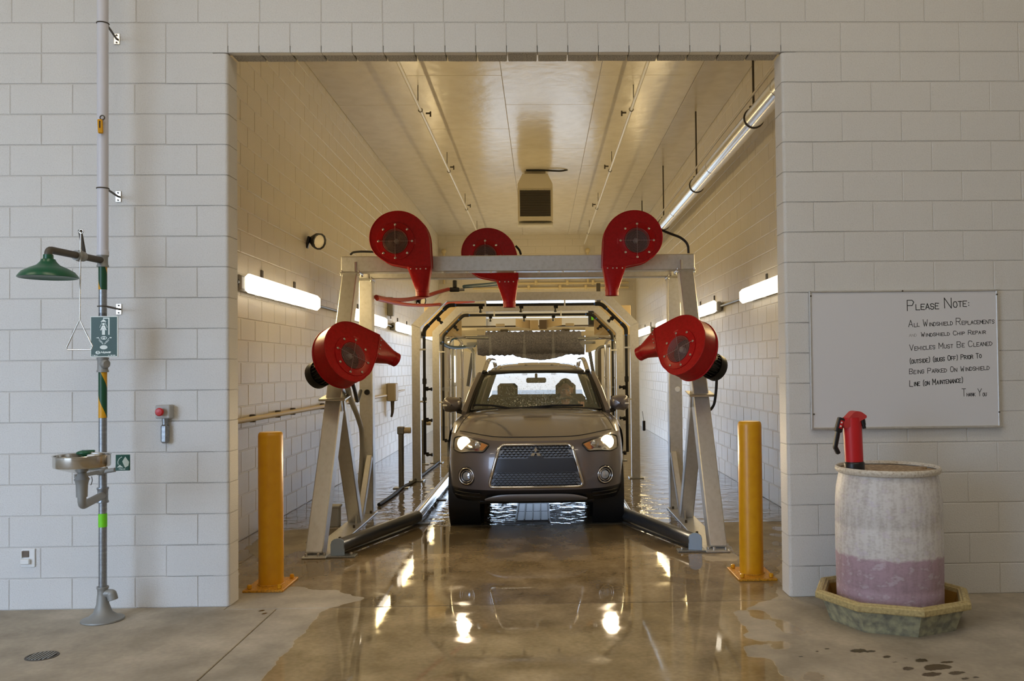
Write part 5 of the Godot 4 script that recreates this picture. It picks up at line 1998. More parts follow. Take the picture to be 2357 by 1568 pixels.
	bone(h + Vector3(0, -0.06, 0.075), h + Vector3(0, 0.055, 0.115), 0.062, 0.06, Vector3(1.35, 1, 1), true)
	bone(h + Vector3(-0.2, -0.10, 0.0), h + Vector3(0.2, -0.10, 0.0), 0.085, 0.085, Vector3.ONE, true)
	var hair := MB.new()
	surface_nets(hair, h + Vector3(-0.115, -0.08, -0.15), h + Vector3(0.115, 0.17, 0.10), 0.009, 0.012)
	part(d, "hair", hair, M.hair_grey, "short greying hair")
	# collar
	for s in [-1.0, 1.0]:
		part(d, "collar", MB.new().bar(nk + Vector3(0.03 * s, -0.085, 0.085), nk + Vector3(0.12 * s, -0.055, 0.03), 0.05, 0.012, Vector3(0, 0.6, 0.8), 0.004), M.shirt_white, "white collar")
	# hands gripping the rim
	for e in hands:
		var s: float = e[0]
		var p: Vector3 = e[1]
		bones.clear()
		bone(p + Vector3(0, -0.04, -0.05), p + Vector3(0, 0.0, -0.012), 0.028, 0.03, Vector3(0.75, 1.15, 0.8))
		for k in 4:
			var q := p + Vector3(0.0, 0.03 - 0.02 * k, 0.0)
			var out := Vector3(0.022 * s, 0, 0)
			bone(q + Vector3(0, 0, -0.01), q + out + Vector3(0, 0, 0.03), 0.0095, 0.009)
			bone(q + out + Vector3(0, 0, 0.03), q + Vector3(-0.012 * s, 0, 0.048 - 0.003 * absf(k - 1.5)), 0.009, 0.008)
		bone(p + Vector3(-0.012 * s, 0.0, -0.02), p + Vector3(-0.035 * s, 0.035, 0.006), 0.011, 0.009)
		surface_nets(hm, p + Vector3(-0.07, -0.10, -0.1), p + Vector3(0.07, 0.07, 0.08), 0.007, 0.008)
	part(d, "body", hm, M.skin, "bare head, neck and hands")


# ---------------------------------------------------------------- under the tunnel ceiling
func ceiling_things() -> void:
	for s in [-1, 1]:
		var x := -1.30 if s < 0 else 1.41
		var t := thing("ceiling_pipe", "thin white water pipe hung from the tunnel ceiling " + ("over the conduit side of the lane" if s < 0 else "next to the fat silver tube"), "pipe", Vector3(x, 4.87, -9.0), "hung water pipes")
		part(t, "pipe", MB.new().tube([Vector3(x, 4.87, -0.4), Vector3(x, 4.87, -17.6)], 0.021, 10), M.pipe_white)
		for z in [-2.0, -5.4, -8.9, -12.4, -15.8]:
			var hb := MB.new()
			hb.tube([Vector3(x + 0.03 * s, HC, z), Vector3(x + 0.03 * s, 4.9, z)], 0.006, 6)
			hb.tube(circle(Vector3(x, 4.87, z), 0.027, Vector3.RIGHT, Vector3.UP, 12), 0.005, 5, false, true)
			part(t, "hanger", hb, M.iron_dark)
		for z in [-5.55, -8.6, -12.0]:
			var v := MB.new()
			rod(v, Vector3(x - 0.05 * s, 4.87, z), Vector3.RIGHT * -s, 0.012, 0.06, 8)
			v.box(Vector3(x - 0.11 * s, 4.86, z), Vector3(0.02, 0.07, 0.02), Basis.IDENTITY, 0.003)
			part(t, "drain_cock", v, M.iron_dark)
	var z0 := -0.45
	var z1 := -13.6
	var d := thing("heater_tube", "fat shiny silver heater tube hung along the tunnel wall", "heater", Vector3(2.46, 4.1, -7.0))
	part(d, "tube", MB.new().tube([Vector3(2.46, 4.13, z0), Vector3(2.46, 4.13, z1)], 0.1, 24), M.silver_duct)
	for z in [-3.23, -6.6, -9.97, -13.3]:
		part(d, "hanger_rod", MB.new().tube([Vector3(2.46, HC, z), Vector3(2.46, 4.24, z)], 0.012, 8), M.iron_dark, "black hanger rod")
		part(d, "hanger_clamp", MB.new().tube(circle(Vector3(2.46, 4.13, z), 0.106, Vector3.RIGHT, Vector3.UP, 20), 0.007, 6, false, true).box(Vector3(2.46, 4.25, z), Vector3(0.09, 0.02, 0.03), Basis.IDENTITY, 0.004), M.iron_dark)
	for z in [-2.2, -5.4, -8.6]:
		part(d, "tube_joint", MB.new().tube(circle(Vector3(2.46, 4.13, z), 0.1005, Vector3.RIGHT, Vector3.UP, 20), 0.004, 5, false, true), M.silver_duct)
	part(d, "gas_line", MB.new().tube([Vector3(2.36, 4.26, z0), Vector3(2.36, 4.26, z1)], 0.012, 8), M.cream_metal)
	# unit heater
	var zf := -10.25
	var a := atz(1191, 400, zf)
	var b := atz(1273, 519, zf)
	var cx := (a.x + b.x) * 0.5
	var w := b.x - a.x
	var top := a.y
	var bot := b.y
	var h := thing("unit_heater", "cream unit heater with a black louvred front hung from the ceiling", "heater", Vector3(cx, bot, zf - 0.3))
	var hd := top - bot
	var shape := PackedVector2Array([Vector2(-w * 0.5, bot + 0.09), Vector2(w * 0.5, bot + 0.09), Vector2(w * 0.5, top - 0.19), Vector2(w * 0.36, top), Vector2(-w * 0.36, top), Vector2(-w * 0.5, top - 0.19)])
	part(h, "cabinet", MB.new().prism(shape, -0.55, 0.0, Transform3D(Basis.IDENTITY, Vector3(cx, 0, zf))), M.cream_metal)
	var gl := bot + 0.16
	var gh := top - 0.3
	part(h, "grille_back", MB.new().box(Vector3(cx, (gl + gh) * 0.5, zf + 0.004), Vector3(w * 0.88, gh - gl, 0.012)), M.iron_dark)
	part(h, "grille_frame", MB.new().tube([Vector3(cx - w * 0.44, gl, zf + 0.012), Vector3(cx + w * 0.44, gl, zf + 0.012), Vector3(cx + w * 0.44, gh, zf + 0.012), Vector3(cx - w * 0.44, gh, zf + 0.012)], 0.012, 6, false, true), M.cream_metal)
	for k in 11:
		var y := lerpf(gl, gh, (k + 0.5) / 11.0)
		part(h, "louvre", MB.new().box(Vector3(cx, y, zf + 0.018), Vector3(w * 0.87, 0.006, 0.03), Basis(Vector3.RIGHT, 0.5)), M.iron_dark)
	for k in 6:
		part(h, "louvre_bar", MB.new().box(Vector3(cx + w * 0.87 * (k / 5.0 - 0.5), (gl + gh) * 0.5, zf + 0.02), Vector3(0.005, gh - gl, 0.006)), M.iron_dark)
	part(h, "deflector", MB.new().box(Vector3(cx, bot + 0.03, zf - 0.05), Vector3(w, 0.05, 0.3), Basis(Vector3.RIGHT, 0.35), 0.01), M.white_plastic)
	part(h, "hanger_bracket", MB.new().box(Vector3(cx, (top + HC) * 0.5, zf - 0.25), Vector3(w * 0.62, HC - top, 0.3), Basis.IDENTITY, 0.01), M.cream_metal)
	part(h, "gas_hose", MB.new().tube(rounded([atz(1211, 392, zf + 0.03), atz(1240, 392, zf + 0.03), atz(1292, 394, zf + 0.03), atz(1306, 391, zf)], 0.1), 0.016, 8), M.black_rubber, "black gas hose")


# ---------------------------------------------------------------- on the tunnel walls
func flood(p: Vector3, label: String) -> void:
	var t := thing("flood_lamp", label, "lamp", p, "black floodlights")
	var dir := Vector3(0.8, -0.25, 0.55).normalized()
	var c := p + Vector3(0.14, 0.0, 0)
	part(t, "wall_arm", MB.new().bar(p + Vector3(0.0, -0.08, 0), p + Vector3(0.03, 0.06, 0), 0.03, 0.05, Vector3.BACK, 0.006).bar(p + Vector3(0.02, 0.04, 0), c, 0.02, 0.02, Vector3.UP, 0.003), M.black_plastic)
	part(t, "housing", MB.new().lathe([Vector2(0, -0.12), Vector2(0.05, -0.115), Vector2(0.095, -0.03), Vector2(0.1, 0.0), Vector2(0.1, 0.02), Vector2(0.085, 0.022), Vector2(0.08, 0.01)], 12, facing(c, dir)), M.black_plastic)
	part(t, "flood_lens", MB.new().lathe([Vector2(0.084, 0.004), Vector2(0.05, 0.016), Vector2(0, 0.02)], 16, facing(c, dir)), M.flood_lens)

func wall_things() -> void:
	flood(at(706, 556, 0, XL), "black floodlight high on the tunnel wall, nearer to the hall")
	flood(at(958, 694, 0, XL), "black floodlight high on the tunnel wall, behind the red hoses")
	# cream conduit along the wall, with clamps
	var t := thing("conduit_pipe", "cream conduit pipe clamped along the tunnel wall at hip height", "pipe", Vector3(XL, 1.1, -5.0))
	part(t, "pipe", MB.new().tube(rounded([Vector3(XL + 0.05, 1.098, -0.4), Vector3(XL + 0.05, 1.098, -9.55)], 0.05), 0.024, 10), M.pipe_cream)
	for z in [-2.55, -3.35, -3.9, -5.2, -6.8, -8.4]:
		part(t, "clamp", MB.new().box(Vector3(XL + 0.026, 1.098, z), Vector3(0.05, 0.075, 0.04), Basis.IDENTITY, 0.004), M.iron_dark)
	# boxes on the wall
	var p := at(893, 903, 0, XL)
	var b := thing("wall_box", "cream control box on the tunnel wall with two bent conduits below", "box", p)
	part(b, "box", MB.new().box(p + Vector3(0.08, 0.0, 0), Vector3(0.16, 0.32, 0.28), Basis.IDENTITY, 0.015), M.beige_box)
	for s in [-1.0, 1.0]:
		part(b, "bent_conduit", MB.new().tube(rounded([p + Vector3(0.08, -0.15, 0.1 * s), p + Vector3(0.08, -0.36, 0.04 * s), p + Vector3(0.06, -0.44, 0.0)], 0.05), 0.02, 8), M.iron_dark)
	part(b, "outgoing_conduit", MB.new().tube(rounded([p + Vector3(0.06, -0.1, -0.14), p + Vector3(0.06, -0.02, -0.5), p + Vector3(0.05, 0.0, -1.6)], 0.1), 0.016, 8), M.pipe_cream)
	p = at(893, 706, 0, XL)
	single("wall_bracket_box", MB.new().box(p + Vector3(0.05, 0, 0), Vector3(0.1, 0.34, 0.16), Basis.IDENTITY, 0.01).box(p + Vector3(0.05, -0.19, 0.0), Vector3(0.02, 0.06, 0.02)), M.grey_box, "narrow grey box high on the tunnel wall below the hoses", "box", p)
	# conduits between fittings, both walls
	for s in [-1, 1]:
		var x := (XL + 0.04) if s < 0 else (XR - 0.04)
		var hh := 2.34 if s < 0 else 2.4
		for k in 3:
			var za: float = [-4.65, -9.2, -12.9][k] - (0.35 if s > 0 and k == 0 else 0.0)
			var zb: float = [-6.6, -10.3, -14.2][k]
			single("lamp_conduit", MB.new().tube([Vector3(x, hh, za), Vector3(x, hh, zb)], 0.014, 8), M.galvanised, "thin steel conduit joining two fluorescent fittings on the " + ("conduit-pipe wall" if s < 0 else "silver-tube wall") + ["", ", second length", ", third length"][k], "conduit", Vector3(x, hh, (za + zb) * 0.5), "conduits between fittings")
	# pipes with tee fittings across the end wall
	for k in 2:
		var y := 3.72 + 0.13 * k
		var e := thing("cross_pipe", ["lower cream pipe run across the end wall above the exit door", "upper cream pipe run across the end wall with tee fittings"][k], "pipe", Vector3(0, y, ZB), "cream pipes on the end wall")
		part(e, "pipe", MB.new().tube([Vector3(-1.6 + k, y, ZB + 0.08), Vector3(2.62, y, ZB + 0.08)], 0.03, 10), M.pipe_cream)
		for x in [-0.1, 0.75, 1.45]:
			part(e, "tee_fitting", rod(MB.new(), Vector3(x + 0.2 * k, y - 0.05, ZB + 0.08), Vector3.UP, 0.042, 0.13, 10, 0.01), M.pipe_cream)
	for k in 2:
		var x := at(1022, 560, 2, ZB).x if k == 0 else at(1352, 560, 2, ZB).x
		var v := thing("drop_pipe", "cream drop pipe with a round fitting on the end wall" + [", in the corner", ", below the ceiling water pipe"][k], "pipe", Vector3(x, 3.9, ZB))
		part(v, "pipe", MB.new().tube([Vector3(x, 3.85, ZB + 0.09), Vector3(x, 4.72, ZB + 0.09)], 0.03, 8), M.pipe_cream)
		part(v, "fitting", MB.new().ball(Vector3(x, 4.74, ZB + 0.09), Vector3(0.07, 0.07, 0.07), 10), M.pipe_cream)
	# hoses and the valve above the first arch
	single("water_hose", MB.new().tube(rounded([atz(866, 684, -3.75), atz(890, 690, -4.3), atz(930, 691, -5.0), atz(975, 684, -5.6), atz(1010, 672, -6.0), atz(1032, 666, -6.3)], 0.4, 6), 0.026, 10), M.hose_red, "dark red water hose sagging from the gantry to the valve", "hose", atz(930, 691, -5.0))
	single("water_hose", MB.new().tube(rounded([atz(868, 688, -3.75), atz(900, 696, -4.4), atz(945, 703, -5.2), atz(990, 703, -6.0), atz(1040, 698, -6.9), atz(1090, 694, -7.8)], 0.4, 6), 0.022, 10), M.hose_orange, "orange-red hose sagging below the dark red one", "hose", atz(930, 698, -5.0))
	single("water_hose", MB.new().tube(rounded([atz(1068, 660, -6.3), atz(1090, 658, -6.1), atz(1130, 655, -5.4), atz(1165, 650, -4.4)], 0.4, 6), 0.026, 10), M.hose_blue, "dark blue hose running from the valve to the rear beam", "hose", atz(1110, 658, -5.6))
	single("water_hose", MB.new().tube(rounded([atz(1017, 790, -8.75), atz(1030, 798, -9.2), atz(1050, 801, -9.8), atz(1078, 798, -10.8), atz(1092, 796, -11.4)], 0.3, 6), 0.03, 10), M.hose_blue, "blue-grey hose hanging between the second arch and the roller brush", "hose", atz(1050, 801, -9.8))
	p = atz(1046, 662, -6.35)
	var v := thing("solenoid_valve", "black solenoid valve on top of the first spray arch", "valve", p + Vector3(0, -0.07, 0))
	part(v, "valve_body", MB.new().box(p + Vector3(0, -0.03, 0), Vector3(0.14, 0.06, 0.07), Basis.IDENTITY, 0.012), M.black_plastic)
	part(v, "solenoid", rod(MB.new(), p + Vector3(0.005, 0, 0), Vector3.UP, 0.03, 0.1, 10, 0.006), M.black_plastic)
	part(v, "hose_tail", rod(MB.new(), p + Vector3(0.07, -0.03, 0), Vector3.RIGHT, 0.02, 0.07, 8), M.galvanised)


# ---------------------------------------------------------------- along the lane
func lane_things() -> void:
	# tyre guide rails: flared entry piece and straight run on each side
	for s in [-1.0, 1.0]:
		var r := thing("tyre_guide", "round steel tyre guide rail along the lane on the " + ("conduit-pipe side" if s < 0 else "silver-tube side"), "guide rail", Vector3(1.1 * s, 0, -4.0), "tyre guide rails")
		var h := 0.085
		var a := Vector3(1.485 * s, h, -1.52)
		var b := Vector3(1.03 * s, h, -2.93)
		part(r, "flared_rail", MB.new().tube([a, b], 0.058, 18), M.guide_pipe, "dark scuffed flared pipe")
		part(r, "end_cap", MB.new().prism(PackedVector2Array([Vector2(-0.056, -0.078), Vector2(0.056, -0.078), Vector2(0.056, 0.02), Vector2(0.048, 0.046), Vector2(0.028, 0.062), Vector2(0.0, 0.068), Vector2(-0.028, 0.062), Vector2(-0.048, 0.046), Vector2(-0.056, 0.02)]), 0.0, 0.02, Transform3D(Basis(Vector3.UP, -0.312 * s), a + Vector3(0.004 * s, 0, 0.012))), M.guide_cap)
		part(r, "straight_rail", MB.new().tube([b, Vector3(1.03 * s, h, -9.0)], 0.05, 16).tube([b + Vector3(0.07 * s, -0.03, -0.05), Vector3(1.1 * s, h - 0.03, -9.0)], 0.03, 10), M.stainless, "bright straight double rail")
		for z in [-3.0, -4.6, -6.2, -7.8]:
			var f := MB.new().box(Vector3(1.05 * s, 0.006, z), Vector3(0.26, 0.012, 0.1), Basis.IDENTITY, 0.003).box(Vector3(1.05 * s, 0.035, z), Vector3(0.03, 0.06, 0.06))
			part(r, "foot", f, M.galvanised)
		var f0 := MB.new().box(Vector3(a.x, 0.007, a.z + 0.01), Vector3(0.3, 0.014, 0.12), Basis.IDENTITY, 0.003)
		part(r, "foot", f0, M.galvanised)
		for dx in [-0.11, 0.11]:
			part(r, "bolt", rod(MB.new(), Vector3(a.x + dx, 0.014, a.z + 0.02), Vector3.UP, 0.012, 0.022, 8, 0.004), M.zinc_bolt)
		part(r, "base_flat", MB.new().bar(a + Vector3(0, -0.079, -0.1), b + Vector3(0, -0.079, 0), 0.05, 0.012, Vector3.UP), M.iron_dark)
	# drain grating down the middle of the lane
	var g := thing("drain_grating", "galvanised drain grating in the wet lane under the car", "grating", Vector3(0.11, 0, -5.0))
	part(g, "trench", MB.new().box(Vector3(0.11, 0.002, -7.4), Vector3(0.36, 0.004, 8.8)), M.guide_pipe)
	for k in 5:
		var z := -3.06 - 0.55 * k
		part(g, "side_bar", MB.new().box(Vector3(0.11 - 0.165, 0.014, z - 0.27), Vector3(0.016, 0.02, 0.54), Basis.IDENTITY, 0.002).box(Vector3(0.11 + 0.165, 0.014, z - 0.27), Vector3(0.016, 0.02, 0.54), Basis.IDENTITY, 0.002), M.galvanised)
		for i in 3:
			part(g, "rib", MB.new().box(Vector3(0.11 - 0.0825 + 0.0825 * i, 0.016, z - 0.27), Vector3(0.012, 0.016, 0.54), Basis.IDENTITY, 0.002), M.galvanised)
		part(g, "cover_plate", MB.new().box(Vector3(0.11, 0.008, z - 0.27), Vector3(0.33, 0.008, 0.53), Basis.IDENTITY, 0.002), M.guide_pipe)
	# photo-eye posts beside the lane
	for k in 2:
		var p := aty([924, 974][k], [1124, 1069][k])
		var top := atz([924, 974][k], [990, 973][k], p.z).y
		var e := thing("sensor_post", ["steel sensor post with a cylindrical head standing before the first arch", "steel sensor post between the two spray arches"][k], "post", p, "sensor posts")
		part(e, "post", MB.new().tube([p, Vector3(p.x, top, p.z)], 0.036, 12), M.galvanised)
		part(e, "base_plate", MB.new().box(p + Vector3(0, 0.006, 0), Vector3(0.2, 0.012, 0.14), Basis.IDENTITY, 0.003), M.galvanised)
		part(e, "sensor_head", rod(MB.new(), Vector3(p.x - 0.02, top - 0.005, p.z), Vector3.RIGHT, 0.04, 0.15, 14, 0.006), M.beige_box)
		part(e, "head_clamp", MB.new().box(Vector3(p.x, top - 0.005, p.z), Vector3(0.09, 0.1, 0.09), Basis.IDENTITY, 0.01), M.galvanised)
	# air line on the floor along the arch feet
	single("floor_hose", MB.new().tube(rounded([aty(872, 1162, 0.02), aty(905, 1140, 0.02), aty(925, 1122, 0.02), aty(947, 1112, 0.02), aty(1000, 1072, 0.02), aty(1012, 1062, 0.02)], 0.2), 0.02, 8), M.black_rubber, "black pipe lying on the wet floor between the arch feet", "pipe", aty(925, 1124, 0.0))
	# level switch on the arch post at the far side
	var sw := atz(1482, 980, -6.42)
	single("limit_switch", MB.new().box(sw, Vector3(0.04, 0.14, 0.06), Basis.IDENTITY, 0.006).bar(sw + Vector3(0, 0.07, 0), sw + Vector3(-0.02, 0.2, 0), 0.006, 0.006), M.black_plastic, "small black limit switch with a whisker beside the arch post", "switch", sw)
	sprays()

func spray(p: Vector3, dir: Vector3, l: float, r: float, dens: float, label: String) -> void:
	var f := FogVolume.new()
	f.name = numbered("water_spray")
	f.shape = RenderingServer.FOG_VOLUME_SHAPE_CONE
	f.size = Vector3(r * 2.0, l, r * 2.0)
	var m := FogMaterial.new()
	m.density = dens
	m.albedo = Color(0.96, 0.97, 1.0)
	f.material = m
	add_child(f)
	var y := -dir.normalized()
	var t := facing(p + dir.normalized() * l * 0.5, y)
	f.transform = t
	tag(f, label, "spray", "sprays of water", "stuff")

func sprays() -> void:
	for k in 3:
		var x: float = [-0.62, -0.06, 0.42][k]
		spray(Vector3(x, 2.33, -8.69), Vector3.DOWN, 0.9, 0.05, 6.0, ["thin falling water spray next to the blue hose side", "thin falling water spray in the middle of the second arch", "thin falling water spray towards the sensor box side"][k])
	for s in [-1.0, 1.0]:
		spray(Vector3(1.30 * s, 2.2, -8.69), Vector3(-0.8 * s, -0.6, 0), 0.5, 0.09, 5.0, "slanting water spray from the chamfered arch corner " + ("near the red hose" if s < 0 else "near the white door panel"))
		for hgt in [0.365, 1.27]:
			if hgt < 1.0 and s > 0:
				continue
			spray(Vector3(-1.32 * -s, hgt, -6.36), Vector3(-s, 0, 0), 0.3, 0.045, 6.0, "low water spray from the arch pipe towards the tyres" if hgt < 1 else "side water spray from the arch pipe on the " + ("conduit-pipe side" if s < 0 else "silver-tube side"))


# ---------------------------------------------------------------- deep in the tunnel
func far_machines() -> void:
	var z := -11.8
	var y0 := atz(1220, 790, z).y
	var xa := atz(1100, 790, z).x
	var xb := atz(1345, 790, z).x
	var b := thing("roller_brush", "big grey cloth roller brush hanging across the lane above the car", "brush", Vector3((xa + xb) * 0.5, y0, z))
	var rows := []
	var nz := FastNoiseLite.new()
	nz.seed = 61
	nz.frequency = 2.2
	for i in 41:
		var x := lerpf(xa, xb, i / 40.0)
		var r := []
		for k in 33:
			var a := TAU * k / 32.0
			var rr := 0.235 + 0.03 * nz.get_noise_3d(x * 1.6, cos(a), sin(a)) + (0.012 if i % 2 == 0 else -0.006)
			if i == 0 or i == 40:
				rr *= 0.93
			r.append(Vector3(x, y0 + sin(a) * rr, z + cos(a) * rr))
		rows.append(r)
	part(b, "brush_cloth", outward(MB.new().grid(rows, 1.0), Vector3((xa + xb) * 0.5, y0, z)), M.brush_cloth)
	part(b, "shaft", MB.new().tube([Vector3(xa - 0.22, y0, z), Vector3(xb + 0.22, y0, z)], 0.04, 12), M.galvanised)
	# hanging flap of cloth under the roller
	var flap := []
	for i in 25:
		var x := lerpf(-0.35, 0.75, i / 24.0)
		var dr := 0.10 * (1.0 - pow(absf(i / 12.0 - 1.0), 2.0)) + 0.02 * nz.get_noise_2d(x * 9.0, 3.0)
		flap.append([Vector3(x, y0 - 0.2, z + 0.1), Vector3(x, y0 - 0.24 - dr, z + 0.12), Vector3(x, y0 - 0.24 - dr, z + 0.06), Vector3(x, y0 - 0.2, z + 0.04)])
	part(b, "cloth_flap", outward(MB.new().grid(flap, 1.0), Vector3(0.2, y0 - 0.2, z + 0.08)), M.brush_cloth)
	# frame that carries it
	var f := thing("brush_frame", "cream frame with a dark top rail carrying the roller brush", "frame", Vector3(0, 0, z - 0.1))
	var yr := atz(1220, 757, z).y
	part(f, "top_rail", MB.new().box(Vector3(0.1, yr, z - 0.15), Vector3(3.0, 0.07, 0.12), Basis.IDENTITY, 0.006), M.cream_metal)
	part(f, "guide_rail", MB.new().box(Vector3(0.1, yr + 0.06, z - 0.15), Vector3(3.1, 0.03, 0.06)), M.iron_dark)
	for s in [-1.0, 1.0]:
		var x := (xa - 0.1) if s < 0 else (xb + 0.1)
		part(f, "side_plate", MB.new().prism(PackedVector2Array([Vector2(0, 0.3), Vector2(0.42 * s, 0.12), Vector2(0.42 * s, -0.02), Vector2(0, -0.2), Vector2(-0.08 * s, -0.2), Vector2(-0.08 * s, 0.3)]), -0.03, 0.03, Transform3D(Basis.IDENTITY, Vector3(x, y0, z))), M.cream_metal)
		part(f, "swing_arm", MB.new().bar(Vector3(x, y0 - 0.15, z), Vector3(x + 0.12 * s, 1.2, z - 0.2), 0.07, 0.05, Vector3.BACK, 0.006), M.galvanised)
		part(f, "post", MB.new().box(Vector3(1.62 * s + 0.05, 1.3, z - 0.2), Vector3(0.12, 2.6, 0.12), Basis.IDENTITY, 0.006), M.cream_metal)
		part(f, "slide_block", MB.new().box(Vector3(0.1 + 0.62 * s, yr - 0.05, z - 0.06), Vector3(0.16, 0.09, 0.1), Basis.IDENTITY, 0.01), M.iron_dark)
		part(f, "slide_cap", MB.new().box(Vector3(0.1 + 0.70 * s, yr + 0.08, z - 0.1), Vector3(0.18, 0.06, 0.08), Basis.IDENTITY, 0.008), M.beige_box)
	# tan splash guards above the roller
	for k in 2:
		var p := [[1187, 1222], [1241, 1293]][k] as Array
		var g := thing("splash_guard", ["tan curved splash guard above the roller brush with a pale inner face", "tan curved splash guard with a dark brown end above the roller brush"][k], "guard", atz((p[0] + p[1]) * 0.5, 757, z + 0.2), "tan splash guards")
		var rws := []
		for i in 9:
			var t := i / 8.0
			var px := lerpf(p[0], p[1], t)
			var up := 734.0 + (3.5 * t if k == 0 else 4.0 * (1.0 - t) - 3.0 * t)
			var lo := 752.0 + (5.0 * t if k == 0 else 5.5 * (1.0 - t) - 3.0 * t)
			var zz := z + 0.2 + 0.05 * sin(PI * t)
			rws.append([atz(px, up, zz), atz(px, lo, zz), atz(px, lo, zz - 0.02), atz(px, up, zz - 0.02), atz(px, up, zz)])
		part(g, "shell", outward(MB.new().grid(rws, 1.0), atz((p[0] + p[1]) * 0.5, 745, z + 0.2)), M.tan_panel)
		var q := [[1221, 1239], [1241, 1259]][k] as Array
		part(g, "end_panel", MB.new().box(atz((q[0] + q[1]) * 0.5, 748 if k == 0 else 747, z + 0.27), Vector3(0.155, 0.185, 0.02), Basis.IDENTITY, 0.02), M.tan_panel if k == 0 else M.brown_panel)
	# rinse manifolds: bright bent tubes on each side
	for s in [-1.0, 1.0]:
		for k in 3:
			var px: float = ([1033, 1063, 1090] if s < 0 else [1417, 1394, 1372])[k]
			var zz: float = [-9.9, -10.8, -11.3][k]
			var top := atz(px, [778, 780, 800][k], zz)
			var t := thing("rinse_tube", ["tall bright rinse tube beside the second arch, ", "bright rinse tube behind the tall one, ", "short bent rinse tube next to the roller brush, "][k] + ("blue-hose side" if s < 0 else "plain side"), "pipe", Vector3(top.x, 0, zz), "bright rinse tubes")
			part(t, "tube", MB.new().tube(rounded([Vector3(top.x, 0.3, zz), Vector3(top.x, top.y, zz), Vector3(top.x - s * -0.28, top.y + 0.03, zz)] if k > 0 else [Vector3(top.x, 0.3, zz), Vector3(top.x, top.y, zz), Vector3(top.x - s * 0.3, top.y + 0.02, zz)], 0.18, 6), 0.03, 12), M.chrome if k < 2 else M.galvanised)
			part(t, "stand", MB.new().box(Vector3(top.x, 0.15, zz), Vector3(0.08, 0.3, 0.08), Basis.IDENTITY, 0.006), M.galvanised)
			for hgt in [0.9, 1.35]:
				part(t, "tube_clip", rod(MB.new(), Vector3(top.x, hgt, zz), Vector3.UP, 0.036, 0.02, 10), M.grey_box)
		var arm := atz(1042 if s < 0 else 1412, 777, -10.2)
		var a := thing("manifold_arm", "horizontal pipe arm with a round valve feeding the rinse tubes, " + ("blue-hose side" if s < 0 else "plain side"), "pipe", arm, "manifold arms")
		part(a, "arm", MB.new().tube([arm, arm + Vector3(-s * 0.62, 0.0, -0.4)], 0.03, 10), M.galvanised)
		part(a, "standpipe", MB.new().tube([Vector3(arm.x, 0.0, arm.z), arm], 0.024, 10), M.galvanised)
		part(a, "valve", MB.new().ball(arm + Vector3(0, 0.05, 0), Vector3(0.05, 0.06, 0.05), 10), M.iron_dark)
		part(a, "bracket", MB.new().box(arm + Vector3(-s * 0.3, 0.09, -0.25), Vector3(0.55, 0.09, 0.05), Basis.IDENTITY, 0.006), M.cream_metal)
	# motor box by the exit and vertical lamp
	var q := atz(1363, 728, -14.0)
	var e := thing("switch_box", "dark switch box with a white and yellow sticker beside the exit door", "box", q)
	part(e, "box", MB.new().box(q, Vector3(0.18, 0.5, 0.15), Basis.IDENTITY, 0.012), M.motor_black)
	part(e, "sticker", MB.new().box(q + Vector3(0.0, 0.04, 0.078), Vector3(0.04, 0.05, 0.004)), M.white_plastic)
	part(e, "sticker", MB.new().box(q + Vector3(0.0, -0.05, 0.078), Vector3(0.05, 0.08, 0.004)), M.tape_lime)
	part(e, "mast", MB.new().box(q + Vector3(0.15, -1.2, -0.05), Vector3(0.09, 3.9, 0.09), Basis.IDENTITY, 0.006), M.iron_dark)
	var vl := atz(1045.5, 850, -11.6)
	var vt := thing("tube_lamp", "upright narrow tube lamp in a grey guard beside the rinse tubes", "lamp", vl + Vector3(0, -0.28, 0))
	part(vt, "guard", MB.new().box(vl + Vector3(-0.04, 0.02, -0.05), Vector3(0.16, 0.72, 0.04), Basis.IDENTITY, 0.006), M.grey_box)
	part(vt, "lamp_tube", MB.new().tube([vl + Vector3(0, -0.26, 0), vl + Vector3(0, 0.26, 0)], 0.024, 10), M.lamp_lens)
	part(vt, "mast", MB.new().box(vl + Vector3(-0.04, -0.95, -0.06), Vector3(0.05, 1.35, 0.04), Basis.IDENTITY, 0.004), M.grey_box)


# ---------------------------------------------------------------- in the hall
func bollards() -> void:
	for s in [-1, 1]:
		var cx := -1.742 if s < 0 else 1.752
		var cz := -0.55 if s < 0 else -0.64
		var base := Vector3(cx, 0, cz)
		var top := atz(611.0 if s < 0 else 1738.0, 994.0 if s < 0 else 969.0, cz).y
		var b := thing("bollard", "yellow steel bollard bolted to the floor at the " + ("eyewash side of the opening" if s < 0 else "drum side of the opening"), "bollard", base, "yellow bollards")
		part(b, "post", MB.new().lathe([Vector2(0.087, 0.016), Vector2(0.087, top - 0.03), Vector2(0.084, top - 0.012), Vector2(0.074, top - 0.002), Vector2(0, top)], 36, Transform3D(Basis.IDENTITY, base)), M.bollard_yellow)
		part(b, "base_plate", MB.new().box(base + Vector3(0, 0.008, 0), Vector3(0.28, 0.016, 0.40), Basis.IDENTITY, 0.003), M.worn_yellow, "scratched yellow base plate")
		part(b, "weld", MB.new().tube(circle(base + Vector3(0, 0.018, 0), 0.089, Vector3.RIGHT, Vector3.BACK, 30), 0.006, 6, false, true), M.worn_yellow)
		for e in [[-1, -1], [1, -1], [1, 1], [-1, 1]]:
			part(b, "anchor_bolt", rod(MB.new(), base + Vector3(0.105 * e[0], 0.016, 0.155 * e[1]), Vector3.UP, 0.016, 0.03, 6, 0.005), M.bollard_yellow)

